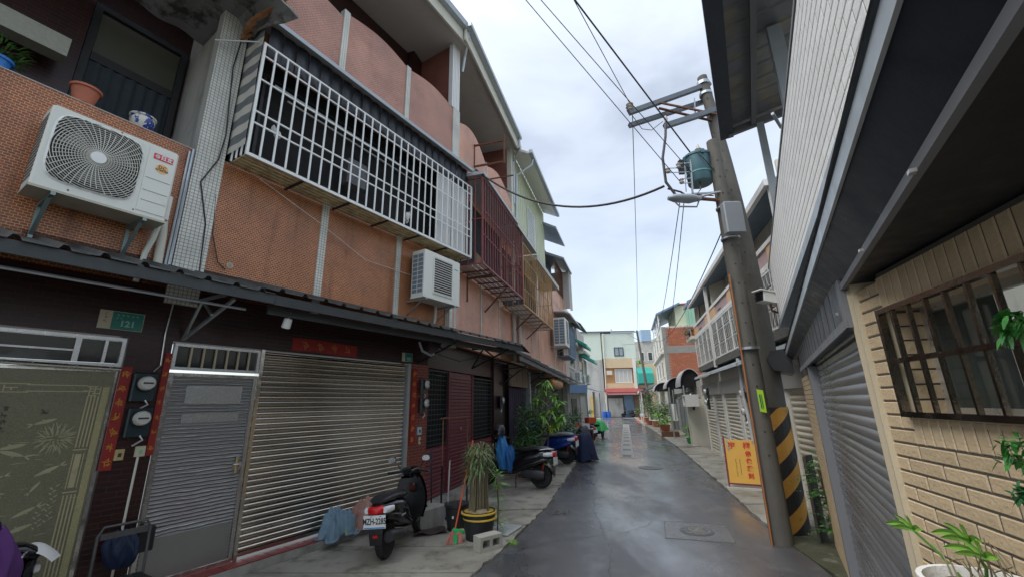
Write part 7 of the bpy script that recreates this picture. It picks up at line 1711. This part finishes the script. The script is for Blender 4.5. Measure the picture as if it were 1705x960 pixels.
# ------------------------------------------------------------------ right side: sign, pots, meters
sg = thing('a_board_sign', 'yellow sign board with red characters on red legs leaning by the striped pole', 'sign', None, (5.70, 11.15, .04), R(-30))
def tilt(x, z): return (x, -.28 + z * .16, z)
P('board', MB().add([tilt(-.36, .14), tilt(.30, .14), tilt(.30, 1.12), tilt(-.36, 1.12)] + [(a, b + .02, c) for a, b, c in [tilt(-.36, .14), tilt(.30, .14), tilt(.30, 1.12), tilt(-.36, 1.12)]], [(0, 1, 2, 3), (7, 6, 5, 4), (0, 4, 5, 1), (1, 5, 6, 2), (2, 6, 7, 3), (3, 7, 4, 0)]), SYEL, sg)
tl_ = math.atan(.16)
def sgt(c, sz, x, z): 
    p = tilt(x, z); text(c, sz, INKR, sg, (p[0], p[1] - .005, p[2]), (R(90) - tl_, 0, 0), bold=.004)
sgt('宇', .17, -.21, .98); sgt('桐', .17, .12, .98)
for k, c in enumerate('佛像雕刻'): sgt(c, .13, .13, .80 - k * .165)
g = MB()
for j, x in enumerate((-.16, -.07)):
    for k in range(9 - j):
        b_ = MB(); glyph(b_, x, 0, .66 - k * .045, .036, 5)
        g.add([(a, tilt(0, c)[1] - .004, c) for a, b, c in b_.v], b_.f)
P('small_writing', g, INKB, sg)
P('tape', MB().add([tilt(-.34, 1.09), tilt(-.28, 1.09), tilt(-.25, .86), tilt(-.31, .86)], [(0, 1, 2, 3)]).add([tilt(.24, 1.11), tilt(.29, 1.11), tilt(.28, 1.0), tilt(.25, 1.0)], [(0, 1, 2, 3)]), INKW, sg)
redl = mat('sign_red_leg', (.20, .02, .03), .5)
P('front_leg', MB().bar(tilt(-.38, 0), tilt(-.38, 1.2), .035), redl, sg); P('front_leg', MB().bar(tilt(.32, .0), tilt(.32, 1.1), .03), redl, sg)
P('rear_leg', MB().bar((-.38, .35, 0), tilt(-.38, 1.18), .035), redl, sg); P('rear_leg', MB().bar((.32, .35, 0), tilt(.32, 1.1), .035), redl, sg); P('cross_bar', MB().bar(tilt(-.38, .12), tilt(.32, .12), .03), redl, sg)
one('sign_base_slab', MB().prism([(-.42, -.38), (.45, -.35), (.42, .3), (-.38, .32)], 'z', 0, .05), mat('pale_slab', (.52, .50, .44), .8, 0, .1), 'pale stone slab under the yellow sign board', 'slab', None, (5.70, 11.17, .04), R(-30))
for (x, y, l, m, n, r_, h_, pr, ph) in ((8.9, 22.3, 'small green plant in a dark green pot on the wall shelf beside the shutter', LEAFB, 240, .35, .6, .2, .3),
    (10.75, 31.2, 'bushy bright green plant in a red brown pot nearest on the right pavement', LEAFB, 420, .55, .75, .35, .45),
    (11.4, 33.2, 'round pale green shrub behind the nearest right hand pot', LEAFB, 520, .75, 1.5, .3, .4),
    (11.9, 36.6, 'tall dark green shrub in an orange pot on the right pavement', LEAFD, 520, .65, 2.3, .3, .5),
    (12.3, 39.8, 'dark bushy tree in a pot under the far right canopy', LEAFD, 420, .6, 2.4, .3, .4),
    (13.4, 44.5, 'far dark shrub in a terracotta pot at the right kerb', LEAFD, 420, .9, 2.4, .35, .5),
    (14.6, 50.0, 'plants beside the far leaning pole', LEAF, 300, .7, 1.4, .3, .4)):
    bush((x, y, .0), l, pr, ph, n, r_, h_, .24 if y > 25 else .16, .10 if y > 25 else .05, m, TERRA if 'green pot' not in l else BRG)
one('white_plastic_sheet', MB().grid(lambda u, v: (.7 * (u - .5), .1 * sin(u * 8) + .1 * v, 1.2 * v), 16, 8), PCON, 'white plastic sheet hung beside the round pale green shrub', 'plastic sheet', None, (11.9, 32.0, .7), .3, smooth=True)
t = thing('street_canopy', 'blue grey lean-to canopy over the pots at the far right', 'canopy', RC, (-28, -.8, 0)); P('roof', MB().prism([(.2, 3.6), (-1.6, 3.0), (-1.6, 2.9), (.2, 3.4)], 'x', 0, 6), LBLUE if 0 else BLUEAW, t); P('post', bx(0, .08, -1.5, -1.42, 0, 3.0), WHITEP, t); P('post', bx(5.9, 5.98, -1.5, -1.42, 0, 3.0), WHITEP, t); P('edge', bx(0, 6, -1.64, -1.6, 2.85, 3.02), WHITEP, t)
bx_ = thing('low_planter', 'low rusty crate on the right pavement before the gates', 'crate', None, (9.5, 26.8, .04), R(-15)); P('crate', MB().box(-.5, .5, -.3, .3, 0, .05).box(-.5, -.46, -.3, .3, .05, .25).box(.46, .5, -.3, .3, .05, .25).box(-.46, .46, -.3, -.26, .05, .25).box(-.46, .46, .26, .3, .05, .25), RUST, bx_)
# parked things in the far garage
scooter(None, (16.6, 60.6, .0), wrot(-80), 'dark scooter parked in the garage at the end of the street', BLKG, mirrors=True, plate_text=None, s_=1.1, group=None)
bag((17.6, 59.8, .0), 'white helmet like bag on the ground beside the garage scooter', PCON, .6, .6, .5, 9)
# ------------------------------------------------------------------ near plants at the bottom right
np_ = thing('potted_plant', 'white pot of orchid like shoots and dry twigs at the bottom right corner', 'potted plant', RB, (.70, -.13, 1.275))
P('pot', MB().lathe([(.12, 0), (.155, .28), (.165, .28), (.165, .315), (.15, .315), (.14, .27), (.01, .26)], n=28), mat('foam_white', (.70, .70, .66), .7, 0, .08, 20, .4, 80), np_, smooth=True)
P('bark_chips', MB().lathe([(.14, .27), (.1, .30), (.01, .31)], n=14, wob=.1), BARK, np_)
P('stand', MB().box(-.16, .16, -.10, .12, -1.22, -.0), DARKCON, np_)
random.seed(14)
tw = MB()
for k in range(16):
    a = rnd() * 6.28; r_ = ru(.02, .12); b_ = Vector((r_ * cos(a), r_ * sin(a) * .7, .28)); tw.tube([b_, b_ + Vector((ru(-.04, .04), 0, ru(.04, .09))), b_ + Vector((ru(-.09, .05), ru(-.02, .02), ru(.07, .17)))], .0035, 5, .0015)
P('dry_twigs', tw, DRY, np_)
def blade(mb, p, d, l, w_, droop, bend=0):
    p = Vector(p); d = Vector(d).normalized(); side = d.cross(Vector((0, 1, 0))).normalized() * w_ / 2; n = 7; o = len(mb.v)
    for i in range(n + 1):
        t_ = i / n; c = p + d * l * t_ - Vector((0, 0, droop * l * t_ * t_)); wd = max(.03, sin(pi * min(1, .12 + t_ * .88)) ** .7)
        mb.v += [tuple(c - side * wd), tuple(c + Vector((0, .006, -.0))), tuple(c + side * wd)]
    for i in range(n):
        a = o + 3 * i; mb.f += [(a, a + 1, a + 4, a + 3), (a + 1, a + 2, a + 5, a + 4)]
lv = MB()
for (bx0, cz, hd) in ((-.32, .38, -1), (.0, .43, -1), (.05, .40, 1)):
    for d, l in (((-.9, -.2, .25), .17), ((-.6, -.3, .8), .11), ((.15, -.2, 1), .10), ((.6, .0, .4), .09), ((-.3, -.5, .2), .08)): blade(lv, (bx0, -.02, cz), d, l * .85, .024, .35)
P('blades', lv, LEAFB, np_)
P('shoots', MB().tube([(-.12, 0, .28), (-.22, 0, .33), (-.32, -.02, .38)], .006, 6, .004).tube([(-.02, 0, .28), (.01, 0, .36), (.0, -.02, .43)], .006, 6, .004), LEAF, np_)
cp = thing('succulent_plant', 'crested green succulent leaf reaching in at the right edge below the window', 'plant', RB, (1.12, -.17, 1.55))
def crest(cx, cz, w_, h_, dy):
    mb = MB()
    for k in range(150):
        t = rnd(); x = cx + .03 - w_ * t; z = cz + h_ * (rnd() - .5) * (1 - .35 * t) - .02 * t; a = ru(1.2, 5.0)
        mb.leaf((x, dy + ru(-.02, .02), z), (cos(a) * .9, ru(-.8, .3), sin(a) * .9), ru(.018, .034), ru(.010, .018), .4, 3)
    return mb
P('leaf', crest(.02, .47, .17, .09, 0), mat('crest_green', (.05, .22, .04), .4, 0, .5, 30, .4, 60), cp); P('leaf', crest(.02, .37, .14, .06, -.01), mat('crest_green_dark', (.03, .12, .04), .4, 0, .5, 30, .4, 60), cp)
P('leaf', crest(.03, .78, .04, .06, 0), MATS['crest_green'], cp)
P('stem', MB().tube([(.05, 0, -.2), (.06, 0, .3), (.05, 0, .78)], .006, 6), LEAFD, cp); P('pot', pot_mb(.10, .18), TERRA, cp, loc=(.05, 0, -.35), smooth=True); P('stand', bx(-.04, .14, -.08, .08, -1.55, -.36), DARKCON, cp)
for o in list(col.objects):
    if o.type == 'MESH' and any(m.type == 'BEVEL' for m in o.modifiers): pass
print('objects', len(col.objects), 'faces', sum(len(o.data.polygons) for o in col.objects if o.type == 'MESH'))

# ------------------------------------------------------------------ seams, litter and loose cables
random.seed(77)
seam = MB()
def crack(pts, w_=.012):
    P_ = [Vector(pts[0])]
    for a, b in zip(pts, pts[1:]):
        a, b = Vector(a), Vector(b); n = max(2, int((b - a).length / .12))
        for i in range(1, n + 1): q = a.lerp(b, i / n); P_.append(q + Vector((ru(-.03, .03), ru(-.03, .03))))
    for a, b in zip(P_, P_[1:]):
        d = (b - a).normalized(); nn = Vector((d.y, -d.x)) * w_ * ru(.12, .35)
        seam.add([(a.x - nn.x, a.y - nn.y, .0022), (a.x + nn.x, a.y + nn.y, .0022), (b.x + nn.x, b.y + nn.y, .0022), (b.x - nn.x, b.y - nn.y, .0022)], [(0, 1, 2, 3)])
crack([(-.3, 6.9), (.8, 7.6), (1.9, 7.9), (2.5, 8.5)], .010); crack([(2.5, 8.5), (2.45, 9.4), (3.2, 9.6)], .008)
crack([(.9, 10.3), (2.0, 10.6), (3.2, 10.5), (4.7, 10.9)], .012); crack([(2.2, 15.0), (4.0, 15.6), (6.2, 15.7)], .02); crack([(2.8, 18.2), (4.2, 18.4)], .02)
crack([(1.0, 5.4), (1.4, 7.0), (1.6, 9.5), (2.2, 12.5), (3.2, 16.0)], .008)
so = struct('road_cracks', seam, mat('crack_dark', (.012, .012, .012), .8))
lit = MB()
for k in range(420):
    t = rnd(); side = rnd() < .5; i = int(t * (len(LE) - 1)) if side else int(t * (len(RE) - 1)); p = (LE if side else RE)[i]
    if p[1] < 4: continue
    x, y = p[0] + random.gauss(0, .12) + (.12 if side else -.12), p[1] + ru(-.15, .15); s_ = ru(.006, .022); a = rnd() * 6.28
    lit.add([(x + s_ * cos(a), y + s_ * sin(a), .006), (x - s_ * sin(a) * .6, y + s_ * cos(a) * .6, .010), (x - s_ * cos(a), y - s_ * sin(a), .006), (x + s_ * sin(a) * .6, y - s_ * cos(a) * .6, .008)], [(0, 1, 2, 3)])
one('gravel_litter', lit, mat('grit', (.16, .15, .12), .8, 0, .5, 30), 'grit and small debris scattered along both road edges', 'grit', kind='stuff')
twg = MB()
for k in range(14): a = rnd() * 3.1; p = Vector((.95 + ru(-.25, .2), 9.2 + ru(-.15, .15), .008)); twg.tube([p, p + Vector((cos(a) * .09, sin(a) * .09, .01))], .004, 4)
one('twigs', twg, BARK, 'small heap of dark twigs on the asphalt by the pavement behind the yellow rimmed pot', 'twigs')
for (pts, l) in (([(-1.1, -.05, 3.35), (.6, -.06, 3.30), (2.2, -.05, 3.36), (3.0, -.05, 3.25)], 'black cable clipped along the dark lintel above the red banner'),
                 ([(3.7, -.1, 3.3), (4.4, -.3, 3.15), (5.2, -.2, 3.32), (6.2, -.5, 3.2)], 'loose black cable hanging under the awning beyond the maroon doors')):
    one('wall_cable', MB().tube(pts, .009, 5), WIRE, l, 'cable', LA)
for k in range(3):
    one('hanging_cable', MB().tube([(6.5 + k * 2.4, -.5, 3.45 - k * .08), (7.2 + k * 2.4, -.6, 3.15 - k * .06), (8.2 + k * 2.4, -.55, 3.35 - k * .08)], .012, 5), WIRE, ['cable sagging under the lean-to awning nearest the doorway', 'cable sagging under the lean-to awning above the bright leafed tree', 'cable sagging under the lean-to awning near the orange cloth roll'][k], 'cable', LB)
print('objects', len(col.objects))
